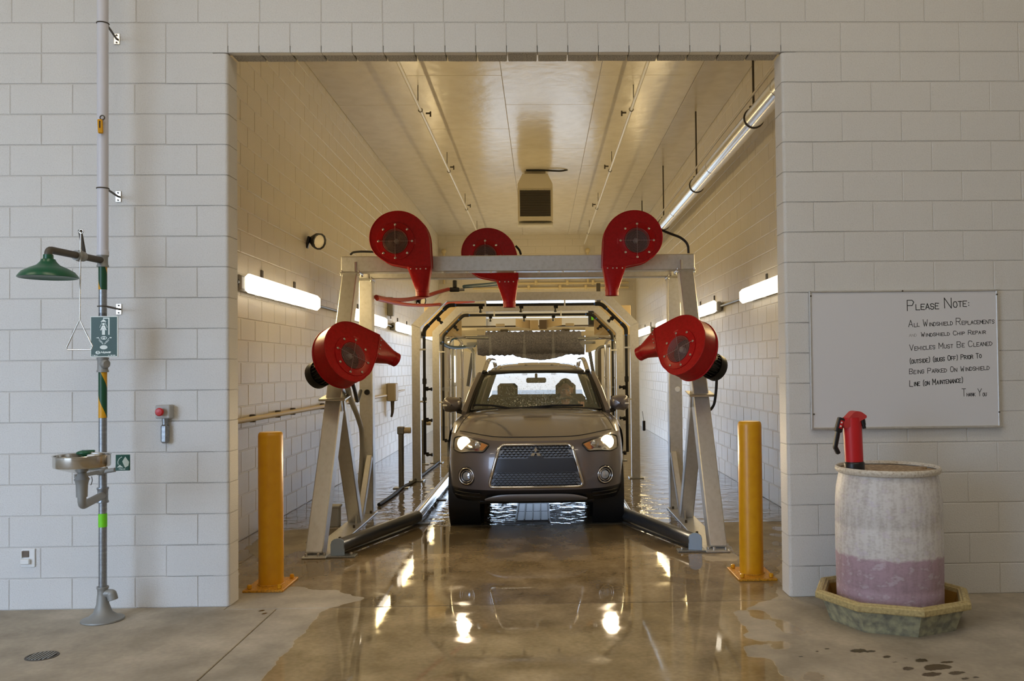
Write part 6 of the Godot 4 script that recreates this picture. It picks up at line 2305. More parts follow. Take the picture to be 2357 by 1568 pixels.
func stripe_texture() -> ImageTexture:
	var im := Image.create(256, 256, false, Image.FORMAT_RGB8)
	for y in 256:
		for x in 256:
			var t := fposmod(x * 1.0 + y * 1.0, 256.0)
			im.set_pixel(x, y, rgb(214, 156, 20) if t < 118 else rgb(14, 74, 46))
	return ImageTexture.create_from_image(im)

func stroke(im: Image, p0: Vector2, p1: Vector2, w: float, c: Color) -> void:
	var n := maxi(1, int(p0.distance_to(p1) / maxf(1.0, w * 0.3)))
	for i in n + 1:
		var p := p0.lerp(p1, float(i) / n)
		var h := w * 0.5
		im.fill_rect(Rect2i(int(p.x - h), int(p.y - h * 0.6), maxi(1, int(w)), maxi(1, int(w * 0.6))), c)
		im.fill_rect(Rect2i(int(p.x - h * 0.6), int(p.y - h), maxi(1, int(w * 0.6)), maxi(1, int(w))), c)

func disc(im: Image, p: Vector2, rx: float, ry: float, c: Color) -> void:
	for y in range(int(p.y - ry), int(p.y + ry) + 1):
		var f := (y - p.y) / ry
		if absf(f) <= 1.0:
			var w := rx * sqrt(1.0 - f * f)
			im.fill_rect(Rect2i(int(p.x - w), y, maxi(1, int(2 * w)), 1), c)

func fill_poly(im: Image, pts: Array, c: Color) -> void:
	var poly := PackedVector2Array(pts)
	var lo := poly[0]
	var hi := poly[0]
	for p in poly:
		lo = lo.min(p)
		hi = hi.max(p)
	for y in range(int(lo.y), int(hi.y) + 1):
		for x in range(int(lo.x), int(hi.x) + 1):
			if Geometry2D.is_point_in_polygon(Vector2(x + 0.5, y + 0.5), poly):
				im.set_pixel(x, y, c)

# one-stroke capitals on a 4 x 6 grid: strokes parted by spaces, points as x,y digits
const LETTERS := {
	"A": [[0, 0, 2, 6, 4, 0], [1, 2, 3, 2]],
	"B": [[0, 0, 0, 6, 3, 6, 4, 5, 3, 3, 0, 3], [3, 3, 4, 1, 3, 0, 0, 0]],
	"C": [[4, 5, 3, 6, 1, 6, 0, 4, 0, 2, 1, 0, 3, 0, 4, 1]],
	"D": [[0, 0, 0, 6, 2, 6, 4, 4, 4, 2, 2, 0, 0, 0]],
	"E": [[4, 6, 0, 6, 0, 0, 4, 0], [0, 3, 3, 3]],
	"F": [[4, 6, 0, 6, 0, 0], [0, 3, 3, 3]],
	"G": [[4, 5, 3, 6, 1, 6, 0, 4, 0, 2, 1, 0, 3, 0, 4, 1, 4, 3, 2, 3]],
	"H": [[0, 0, 0, 6], [4, 0, 4, 6], [0, 3, 4, 3]],
	"I": [[2, 0, 2, 6]],
	"K": [[0, 0, 0, 6], [4, 6, 0, 2], [1, 3, 4, 0]],
	"L": [[0, 6, 0, 0, 4, 0]],
	"M": [[0, 0, 0, 6, 2, 2, 4, 6, 4, 0]],
	"N": [[0, 0, 0, 6, 4, 0, 4, 6]],
	"O": [[1, 6, 3, 6, 4, 4, 4, 2, 3, 0, 1, 0, 0, 2, 0, 4, 1, 6]],
	"P": [[0, 0, 0, 6, 3, 6, 4, 5, 3, 3, 0, 3]],
	"R": [[0, 0, 0, 6, 3, 6, 4, 5, 3, 3, 0, 3], [2, 3, 4, 0]],
	"S": [[4, 5, 3, 6, 1, 6, 0, 5, 1, 3, 3, 3, 4, 2, 3, 0, 1, 0, 0, 1]],
	"T": [[2, 0, 2, 6], [0, 6, 4, 6]],
	"U": [[0, 6, 0, 1, 1, 0, 3, 0, 4, 1, 4, 6]],
	"V": [[0, 6, 2, 0, 4, 6]],
	"W": [[0, 6, 1, 0, 2, 4, 3, 0, 4, 6]],
	"Y": [[0, 6, 2, 3, 4, 6], [2, 3, 2, 0]],
	"(": [[3, 7, 1, 5, 1, 1, 3, -1]],
	")": [[1, 7, 3, 5, 3, 1, 1, -1]],
	":": [[2, 1, 2, 1.3], [2, 4, 2, 4.3]],
	"a": [[4, 4, 1, 4, 0, 2, 1, 0, 3, 0, 4, 2], [4, 4, 4, 0]],
	"w": [[0, 4, 1, 0, 2, 3, 3, 0, 4, 4]],
	"s": [[4, 4, 1, 4, 0, 3, 1, 2, 3, 2, 4, 1, 3, 0, 0, 0]],
}

func write_line(im: Image, text: String, x0: float, x1: float, y0: float, y1: float, big: float, small: float, w: float, c: Color, slant := 0.0) -> void:
	var total := 0.0
	var adv := []
	var size := []
	var first := true
	for ch in text:
		var h := big if first else small
		if ch == " ":
			adv.append(small * 0.75)
			size.append(0.0)
			first = true
		else:
			if ch == "(" or ch == ")":
				h = small * 1.25
			adv.append(h * (0.45 if ch in "I:()" else 0.78))
			size.append(h)
			first = false
		total += adv[-1]
	var k := (x1 - x0) / total
	var x := x0
	var i := 0
	for ch in text:
		if size[i] > 0.0 and LETTERS.has(ch):
			var h: float = size[i]
			var by := lerpf(y0, y1, (x - x0) / (x1 - x0)) + rng.randf_range(-1.0, 1.0) * small * 0.05
			var wide: float = adv[i] * k * 0.76
			for line in LETTERS[ch]:
				var prev := Vector2.INF
				for q in range(0, line.size(), 2):
					var p := Vector2(x + line[q] / 4.0 * wide + line[q + 1] / 6.0 * h * slant, by - line[q + 1] / 6.0 * h) + Vector2(rng.randf_range(-1, 1), rng.randf_range(-1, 1)) * small * 0.03
					if prev != Vector2.INF:
						stroke(im, prev, p, w, c)
					prev = p
		x += adv[i] * k
		i += 1

func shower_sign() -> ImageTexture:
	# white pictograms on green: a person under a shower, an eye over a fountain
	var W := rgb(224, 232, 226)
	var G := rgb(18, 62, 44)
	var im := Image.create(560, 820, false, Image.FORMAT_RGB8)
	im.fill(W)
	im.fill_rect(Rect2i(16, 16, 528, 788), G)
	im.fill_rect(Rect2i(258, 30, 130, 20), W)
	im.fill_rect(Rect2i(366, 30, 24, 345), W)
	fill_poly(im, [Vector2(268, 58), Vector2(330, 112), Vector2(206, 112)], W)
	disc(im, Vector2(268, 158), 26, 24, W)
	for k in 4:
		for s in [-1, 1]:
			disc(im, Vector2(268 + s * (36 + 12 * k), 136 + 27 * k), 10, 8, W)
	fill_poly(im, [Vector2(240, 188), Vector2(296, 188), Vector2(332, 278), Vector2(312, 286), Vector2(298, 250), Vector2(298, 374), Vector2(238, 374), Vector2(238, 250), Vector2(222, 286), Vector2(200, 278)], W)
	disc(im, Vector2(268, 226), 6, 6, G)
	disc(im, Vector2(276, 436), 62, 34, W)
	disc(im, Vector2(276, 436), 50, 22, G)
	disc(im, Vector2(276, 436), 24, 22, W)
	disc(im, Vector2(276, 432), 12, 12, G)
	fill_poly(im, [Vector2(110, 434), Vector2(172, 420), Vector2(172, 446)], W)
	disc(im, Vector2(412, 432), 24, 12, W)
	for s in [-1, 1]:
		for k in 5:
			disc(im, Vector2(276 + s * (96 - 18 * k), 456 + 22 * k - (6 if k > 2 else 0)), 11, 7, W)
			disc(im, Vector2(276 + s * (96 - 19 * k), 490 + 17 * k), 10, 6, W)
	disc(im, Vector2(272, 624), 78, 42, W)
	disc(im, Vector2(152, 730), 46, 34, W)
	stroke(im, Vector2(140, 746), Vector2(150, 704), 10, G)
	stroke(im, Vector2(160, 756), Vector2(168, 712), 10, G)
	write_line(im, "Haws", 214, 420, 742, 738, 36, 34, 12, W, 0.35)
	write_line(im, "TEL", 30, 160, 792, 792, 10, 10, 5, W)
	write_line(im, "WEB", 360, 520, 792, 792, 10, 10, 5, W)
	return ImageTexture.create_from_image(im)

func flag_sign() -> ImageTexture:
	var W := rgb(206, 224, 220)
	var G := rgb(10, 78, 62)
	var im := Image.create(256, 288, false, Image.FORMAT_RGB8)
	im.fill(G)
	fill_poly(im, [Vector2(170, 30), Vector2(250, 130), Vector2(240, 200), Vector2(180, 236), Vector2(120, 120)], W)
	fill_poly(im, [Vector2(30, 232), Vector2(80, 180), Vector2(150, 232)], W)
	for k in 14:
		var a := lerpf(2.0, 3.6, k / 13.0)
		disc(im, Vector2(150 + cos(a) * 110, 130 - sin(a) * 100), 7, 7, W)
	write_line(im, "Haws", 70, 190, 268, 266, 18, 16, 7, W, 0.3)
	return ImageTexture.create_from_image(im)

func shower() -> void:
	var base := aty(236.5, 1428)
	var z0 := base.z
	var X := func(y: float) -> float:
		return base.x
	var Y := func(py: float) -> float:
		return atz(240, py, z0).y
	var sh := thing("safety_shower", "free-standing galvanised safety shower and eyewash with green shower head", "safety shower", base)
	var G: Material = M.galvanised
	var col := func(y0: float, y1: float, r: float) -> MB:
		return MB.new().lathe([Vector2(0, y0), Vector2(r, y0), Vector2(r, y1), Vector2(0, y1)], 20, Transform3D(Basis.IDENTITY, Vector3(base.x, 0, z0)))
	var collar := func(mb: MB, y0: float, y1: float, r: float) -> void:
		mb.lathe([Vector2(r * 0.85, y0), Vector2(r * 1.12, y0), Vector2(r * 1.16, y0 + 0.008), Vector2(r * 1.02, y0 + 0.016), Vector2(r, y0 + 0.03), Vector2(r, y1 - 0.03), Vector2(r * 1.02, y1 - 0.016), Vector2(r * 1.16, y1 - 0.008), Vector2(r * 1.12, y1), Vector2(r * 0.85, y1)], 20, Transform3D(Basis.IDENTITY, Vector3(base.x, 0, z0)))
	part(sh, "floor_flange", MB.new().lathe([Vector2(0, 0), Vector2(0.122, 0), Vector2(0.126, 0.004), Vector2(0.124, 0.012), Vector2(0.09, 0.022), Vector2(0.055, 0.05), Vector2(0.037, 0.10), Vector2(0.032, 0.16), Vector2(0, 0.16)], 36, Transform3D(Basis.IDENTITY, base)), M.cast_grey, "grey cast floor flange")
	part(sh, "lower_pipe", col.call(0.1, Y.call(720), 0.0242), G)
	part(sh, "upper_pipe", col.call(Y.call(730), Y.call(600), 0.0242), G)
	var t1 := MB.new()
	collar.call(t1, Y.call(1387), Y.call(1350), 0.031)
	rod(t1, Vector3(base.x, Y.call(1366), z0), Vector3(1, 0, 0.1).normalized(), 0.026, 0.062, 14, 0.004)
	t1.ball(Vector3(base.x + 0.058, Y.call(1368), z0 + 0.006), Vector3(0.03, 0.03, 0.03), 12)
	rod(t1, Vector3(base.x + 0.058, Y.call(1368), z0 + 0.006), Vector3(0.25, -1, 0).normalized(), 0.03, 0.036, 14, 0.003)
	part(sh, "waste_elbow_tee", t1, M.cast_grey)
	var t2 := MB.new()
	collar.call(t2, Y.call(1157), Y.call(1122), 0.031)
	part(sh, "bowl_drain_tee", t2, G)
	var t3 := MB.new()
	collar.call(t3, Y.call(857), Y.call(823), 0.031)
	rod(t3, Vector3(base.x, Y.call(838), z0), Vector3(0.8, 0, 0.6).normalized(), 0.028, 0.048, 14, 0.008)
	part(sh, "plugged_tee", t3, M.cast_grey)
	var t4 := MB.new()
	collar.call(t4, Y.call(615), Y.call(586), 0.031)
	part(sh, "shower_arm_tee", t4, M.cast_grey)
	part(sh, "supply_pipe", col.call(Y.call(584), 5.98, 0.0335), M.white_wrap, "white wrapped supply pipe")
	part(sh, "pipe_reducer", MB.new().lathe([Vector2(0.036, Y.call(588)), Vector2(0.037, Y.call(580)), Vector2(0.034, Y.call(576))], 20, Transform3D(Basis.IDENTITY, Vector3(base.x, 0, z0))), M.white_wrap)
	# striped and lime tapes
	var sm := mat("stripe_tape", Color.WHITE, 0.4)
	sm.albedo_texture = stripe_texture()
	for e in [[667, 614, 1.0], [962, 857, 2.0]]:
		var mb := MB.new().lathe([Vector2(0.0252, Y.call(e[0])), Vector2(0.0252, Y.call(e[1]))], 24, Transform3D(Basis.IDENTITY, Vector3(base.x, 0, z0)))
		var h: float = Y.call(e[1]) - Y.call(e[0])
		for i in mb.uv.size():
			mb.uv[i] = Vector2(atan2(mb.n[i].z, mb.n[i].x) / TAU + 0.5, -(mb.v[i].y) / 0.36)
		part(sh, "striped_tape", mb, sm, "yellow and green striped tape")
	part(sh, "lime_tape", MB.new().lathe([Vector2(0.0255, Y.call(1213)), Vector2(0.0255, Y.call(1182))], 24, Transform3D(Basis.IDENTITY, Vector3(base.x, 0, z0))), M.tape_lime, "bright lime tape")
	# shower arm, head, lever and pull triangle
	var a0 := Vector3(base.x, Y.call(600), z0)
	var a1 := atz(124, 571, z0 + 0.52)
	a1.y = a0.y
	var hd := Vector3(atz(111, 600, z0 + 0.52).x, a0.y, a1.z)
	part(sh, "shower_arm", MB.new().tube(rounded([a0, hd, hd + Vector3(0, -0.06, 0)], 0.035, 5), 0.021, 14), M.iron_dark)
	var mid := a0.lerp(hd, 0.38)
	part(sh, "ball_valve", MB.new().tube([mid, a0.lerp(hd, 0.52)], 0.031, 12).ball(a0.lerp(hd, 0.45), Vector3(0.036, 0.036, 0.036), 12), M.cast_grey)
	var hy := hd.y
	part(sh, "shower_head", MB.new().lathe([Vector2(0.0, hy - 0.145), Vector2(0.13, hy - 0.150), Vector2(0.152, hy - 0.163), Vector2(0.157, hy - 0.160), Vector2(0.152, hy - 0.150), Vector2(0.135, hy - 0.128), Vector2(0.10, hy - 0.108), Vector2(0.06, hy - 0.09), Vector2(0.042, hy - 0.07), Vector2(0.036, hy - 0.056), Vector2(0.027, hy - 0.054), Vector2(0.026, hy - 0.03), Vector2(0, hy - 0.03)], 40, Transform3D(Basis.IDENTITY, Vector3(hd.x, 0, hd.z))), M.safety_green, "green bell-shaped shower head")
	var lv0 := a0.lerp(hd, 0.33) + Vector3(0, 0.02, 0.02)
	var lv1 := atz(184, 529, lv0.z + 0.06)
	part(sh, "lever", MB.new().bar(lv0, lv1, 0.022, 0.012, Vector3.BACK, 0.003), M.iron_dark)
	var pr := []
	var pz := lv1.z + 0.012
	pr = [atz(186, 534, pz), atz(184.5, 640, pz), atz(183.5, 736, pz)]
	part(sh, "pull_rod", MB.new().tube(circle(atz(187, 533, pz), 0.012, Vector3.RIGHT, Vector3.UP, 10), 0.0035, 6, false, true).tube(pr, 0.004, 6), M.stainless)
	part(sh, "pull_triangle", MB.new().tube([atz(183.5, 736, pz), atz(213, 797, pz), atz(210, 805, pz), atz(156, 805.5, pz), atz(153, 801, pz)], 0.0045, 6, false, true), M.stainless)
	# eyewash bowl
	var bc := atz(188.5, 1062, z0 + 0.44)
	var by := bc.y + 0.035
	var bx := Transform3D(Basis.IDENTITY, Vector3(bc.x, by, bc.z))
	part(sh, "bowl", MB.new().lathe([Vector2(0.0, -0.10), Vector2(0.04, -0.10), Vector2(0.1, -0.082), Vector2(0.146, -0.066), Vector2(0.149, -0.055), Vector2(0.149, -0.003), Vector2(0.154, 0.0), Vector2(0.152, 0.003), Vector2(0.145, -0.001), Vector2(0.143, -0.05), Vector2(0.09, -0.072), Vector2(0.0, -0.085)], 44, bx), M.stainless, "round stainless eyewash bowl")
	part(sh, "eyewash_head", MB.new().ball(Vector3(bc.x + 0.01, by + 0.012, bc.z), Vector3(0.042, 0.016, 0.03), 16).lathe([Vector2(0.012, -0.08), Vector2(0.014, 0.01)], 12, Transform3D(Basis.IDENTITY, Vector3(bc.x + 0.01, by, bc.z))).box(Vector3(bc.x + 0.02, by + 0.02, bc.z - 0.03), Vector3(0.08, 0.014, 0.02), Basis.IDENTITY, 0.006), M.safety_green, "green twin eyewash head")
	part(sh, "dust_cover", MB.new().box(Vector3(bc.x + 0.06, by - 0.006, bc.z), Vector3(0.05, 0.02, 0.04), Basis.IDENTITY, 0.006), M.white_plastic)
	part(sh, "tail_piece", MB.new().lathe([Vector2(0.02, -0.24), Vector2(0.03, -0.24), Vector2(0.032, -0.17), Vector2(0.038, -0.145), Vector2(0.042, -0.14), Vector2(0.03, -0.12), Vector2(0.02, -0.098)], 20, bx), M.cast_grey)
	var w0 := Vector3(bc.x, by - 0.2, bc.z)
	var w1 := Vector3(base.x, Y.call(1140), z0)
	part(sh, "drain_bend", MB.new().tube(rounded([w0, Vector3(bc.x, w1.y, bc.z), w1], 0.09, 8), 0.0235, 16), M.cast_grey)
	# push-flag valve
	var vy: float = Y.call(1080)
	part(sh, "flag_valve", MB.new().ball(Vector3(base.x, vy, z0 + 0.03), Vector3(0.045, 0.036, 0.04), 14).bar(Vector3(base.x - 0.09, vy - 0.025, z0 + 0.16), Vector3(base.x + 0.02, vy - 0.01, z0 + 0.04), 0.024, 0.024).tube([Vector3(base.x, vy - 0.015, z0 + 0.03), Vector3(base.x + 0.1, vy, z0 + 0.05)], 0.014, 10), M.cast_grey)
	var fm := mat("flag_print", Color.WHITE, 0.4)
	fm.albedo_texture = flag_sign()
	var f0 := atz(282, 1065, z0 + 0.1)
	var fq := MB.new()
	fq.quad(f0 + Vector3(-0.043, -0.048, 0.004), f0 + Vector3(0.037, -0.05, -0.004), f0 + Vector3(0.043, 0.046, -0.004), f0 + Vector3(-0.035, 0.048, 0.004), Vector3.BACK)
	var flag := part(sh, "push_flag", MB.new().box(f0 + Vector3(0, -0.001, -0.005), Vector3(0.084, 0.098, 0.006), Basis(Vector3.UP, 0.1), 0.002), M.safety_green, "green push flag with white pictogram")
	part(flag, "flag_print", fq, fm)
	part(sh, "chain", MB.new().tube(rounded([atz(211, 1097, z0 + 0.25), atz(213, 1107, z0 + 0.25), atz(209, 1117, z0 + 0.25)], 0.02), 0.0025, 5), M.iron_dark)
	# wall ties
	for e in [[269.5, 90.5, 252], [273, 453, 254], [274.5, 712, 246]]:
		var p := atz(e[0], e[1], 0.0)
		var tie := part(sh, "wall_tie", MB.new().box(p + Vector3(0, 0, 0.004), Vector3(0.036, 0.072, 0.007), Basis.IDENTITY, 0.002), M.stainless, "small steel wall plate")
		part(tie, "tie_rod", MB.new().tube([p + Vector3(0, 0, 0.008), Vector3(base.x + 0.02, p.y, z0)], 0.007, 8).tube(circle(Vector3(base.x, p.y, z0), 0.029 if e[1] > 600 else 0.035, Vector3.RIGHT, Vector3.BACK, 18), 0.004, 6, false, true), M.iron_dark)
		for dy in [0.024, -0.024]:
			part(tie, "screw", rod(MB.new(), p + Vector3(0, dy, 0.007), Vector3.BACK, 0.006, 0.004, 8), M.iron_dark)
	# sign plate fixed to the pole
	var s0 := atz(207.5, 728, z0 + 0.04)
	var s1 := atz(271.5, 822, z0 + 0.04)
	var c := (s0 + s1) * 0.5
	var hw := (s1.x - s0.x) * 0.5
	var hh := (s0.y - s1.y) * 0.5
	var sg := thing("safety_sign", "green safety sign with white shower and eyewash pictograms on the pole", "sign", Vector3(c.x, s1.y, z0 + 0.04))
	part(sg, "plate", MB.new().box(Vector3(c.x, c.y, z0 + 0.036), Vector3(hw * 2, hh * 2, 0.006), Basis.IDENTITY, 0.002), M.white_plastic)
	var pm := mat("sign_print", Color.WHITE, 0.4)
	pm.albedo_texture = shower_sign()
	var pq := MB.new()
	var zz := z0 + 0.0396
	pq.quad(Vector3(c.x - hw + 0.001, c.y - hh + 0.001, zz), Vector3(c.x + hw - 0.001, c.y - hh + 0.001, zz), Vector3(c.x + hw - 0.001, c.y + hh - 0.001, zz), Vector3(c.x - hw + 0.001, c.y + hh - 0.001, zz), Vector3.BACK)
	part(sg, "print", pq, pm)
	# yellow lock on the supply pipe
	var lk := atz(231, 291, z0 + 0.05)
	var lock := thing("valve_lock", "yellow lock tag hanging on the white supply pipe", "lock", lk + Vector3(0, -0.06, 0))
	part(lock, "tag_body", MB.new().box(lk, Vector3(0.03, 0.088, 0.022), Basis(Vector3.UP, 0.4) * Basis(Vector3.BACK, 0.04), 0.005), M.bollard_yellow)
	part(lock, "shackle", MB.new().tube(circle(lk + Vector3(0.012, 0.055, 0), 0.014, Vector3.RIGHT, Vector3.UP, 12), 0.004, 6, false, true), M.iron_dark)
	part(lock, "lettering", MB.new().box(lk + Vector3(0.002, 0.01, 0.0115), Vector3(0.007, 0.045, 0.001), Basis(Vector3.UP, 0.4)), M.black_plastic)

func small_wall_things() -> void:
	# emergency stop
	var p := atz(384, 947, 0.0)
	var e := thing("stop_button", "grey wall box with a round red stop button", "switch", p)
	part(e, "box", MB.new().box(p + Vector3(0, 0, 0.034), Vector3(0.094, 0.088, 0.068), Basis.IDENTITY, 0.006), M.grey_box)
	part(e, "button", MB.new().lathe([Vector2(0.014, 0.0), Vector2(0.014, 0.018), Vector2(0.026, 0.022), Vector2(0.027, 0.034), Vector2(0.02, 0.042), Vector2(0, 0.044)], 20, facing(p + Vector3(-0.006, 0, 0.068), Vector3.BACK)), M.red_button, "red mushroom button")
	part(e, "conduit", MB.new().tube([p + Vector3(0, -0.044, 0.03), p + Vector3(0, -0.085, 0.03)], 0.016, 12), M.galvanised)
	part(e, "conduit_body", MB.new().box(p + Vector3(0, -0.145, 0.028), Vector3(0.046, 0.125, 0.05), Basis.IDENTITY, 0.012), M.galvanised)
	part(e, "lock_nut", rod(MB.new(), p + Vector3(0, -0.06, 0.03), Vector3.UP, 0.021, 0.012, 6), M.galvanised)
	# covered outlet low on the wall
	var q := atz(66, 1284, 0.0)
	var o := thing("wall_outlet", "white covered outlet plate low on the block wall", "outlet", q)
	part(o, "plate", MB.new().box(q + Vector3(0.002, 0, 0.005), Vector3(0.086, 0.12, 0.010), Basis.IDENTITY, 0.003), M.white_plastic)
	part(o, "upper_recess", MB.new().box(q + Vector3(-0.012, 0.026, 0.012), Vector3(0.04, 0.042, 0.006), Basis.IDENTITY, 0.002), M.brown_panel)
	part(o, "lower_cover", MB.new().box(q + Vector3(-0.01, -0.022, 0.02), Vector3(0.06, 0.034, 0.022), Basis.IDENTITY, 0.005), M.white_plastic)
	part(o, "hinge", MB.new().box(q + Vector3(-0.036, 0.024, 0.016), Vector3(0.008, 0.046, 0.014), Basis.IDENTITY, 0.002), M.white_plastic)
	# floor drain
	var d := aty(97, 1511)
	var f := thing("floor_drain", "small round floor drain with dark slots in the dry concrete", "drain", d)
	part(f, "rim", MB.new().lathe([Vector2(0.085, 0.0), Vector2(0.083, 0.003), Vector2(0.072, 0.003), Vector2(0.07, 0.0)], 32, Transform3D(Basis.IDENTITY, d)), M.iron_dark)
	part(f, "slot_shade", MB.new().lathe([Vector2(0.072, 0.0015), Vector2(0.0, 0.0015)], 32, Transform3D(Basis.IDENTITY, d)), M.dark_void)  # near-black disc stands for the shade below the slats
	for k in 7:
		var x := -0.054 + 0.018 * k
		var l := sqrt(0.07 * 0.07 - x * x)
		part(f, "slat", MB.new().box(d + Vector3(x, 0.003, 0), Vector3(0.009, 0.004, 2 * l), Basis.IDENTITY), M.cast_grey)

func whiteboard() -> void:
	var x0 := 2.010
	var x1 := 3.285
	var y0 := 1.116
	var y1 := 2.040
	var b := thing("whiteboard", "white marker board in a thin metal frame with a handwritten note", "whiteboard", Vector3((x0 + x1) * 0.5, y0, 0.02))
	part(b, "panel", MB.new().box(Vector3((x0 + x1) * 0.5, (y0 + y1) * 0.5, 0.014), Vector3(x1 - x0 - 0.01, y1 - y0 - 0.01, 0.018)), M.white_plastic)
	var im := Image.create(1900, 1390, false, Image.FORMAT_RGB8)
	im.fill(rgb(216, 217, 221))
	var K := rgb(34, 36, 42)
	for l in [["PLEASE NOTE:", 1090, 1735, 335, 292, 104, 56, 8.5], ["ALL WINDSHIELD REPLACEMENTS", 1100, 1982, 500, 470, 68, 36, 6.5], ["WINDSHIELD CHIP REPAIR", 1228, 1892, 600, 575, 42, 30, 6.5], ["VEHICLES MUST BE CLEANED", 1105, 1955, 740, 694, 58, 36, 6.0], ["(OUTSIDE) (BUGS OFF) PRIOR TO", 1105, 1842, 872, 820, 48, 36, 7.0], ["BEING PARKED ON WINDSHIELD", 1100, 1922, 980, 944, 50, 36, 6.5], ["LINE (ON MAINTENANCE)", 1100, 1648, 1106, 1068, 60, 38, 7.0], ["THANK YOU", 1630, 1886, 1212, 1212, 74, 32, 6.0]]:
		write_line(im, l[0], l[1] - 105, l[2] - 105, l[3] - 130, l[4] - 130, l[5], l[6], l[7], K)
	write_line(im, "AND", 1105 - 105, 1186 - 105, 600 - 130, 596 - 130, 28, 26, 4, rgb(150, 150, 154))
	var wm := mat("board_face", Color.WHITE, 0.22)
	wm.albedo_texture = ImageTexture.create_from_image(im)
	var q := MB.new()
	q.quad(Vector3(x0 + 0.005, y0 + 0.005, 0.0238), Vector3(x1 - 0.005, y0 + 0.005, 0.0238), Vector3(x1 - 0.005, y1 - 0.005, 0.0238), Vector3(x0 + 0.005, y1 - 0.005, 0.0238), Vector3.BACK)
	part(b, "writing_face", q, wm, "glossy white face with black handwriting")
	for s in [[x0, x1, y1 - 0.006, 0.012, true], [x0, x1 + 0.02, y0 + 0.004, 0.016, true]]:
		part(b, "frame_rail", MB.new().box(Vector3((s[0] + s[1]) * 0.5, s[2], 0.016), Vector3(s[1] - s[0], s[3], 0.030), Basis.IDENTITY, 0.003), M.aluminium)
	for x in [x0 + 0.006, x1 - 0.006]:
		part(b, "frame_rail", MB.new().box(Vector3(x, (y0 + y1) * 0.5, 0.016), Vector3(0.013, y1 - y0, 0.030), Basis.IDENTITY, 0.003), M.aluminium)
	for e in [[x0 + 0.008, y1 - 0.035], [x1 - 0.008, y1 - 0.035], [(x0 + x1) * 0.5 - 0.01, y1 - 0.006], [x0 + 0.016, y0 + 0.10], [x1 - 0.008, y0 + 0.10]]:
		part(b, "screw", rod(MB.new(), Vector3(e[0], e[1], 0.03), Vector3.BACK, 0.006, 0.004, 8), M.iron_dark)

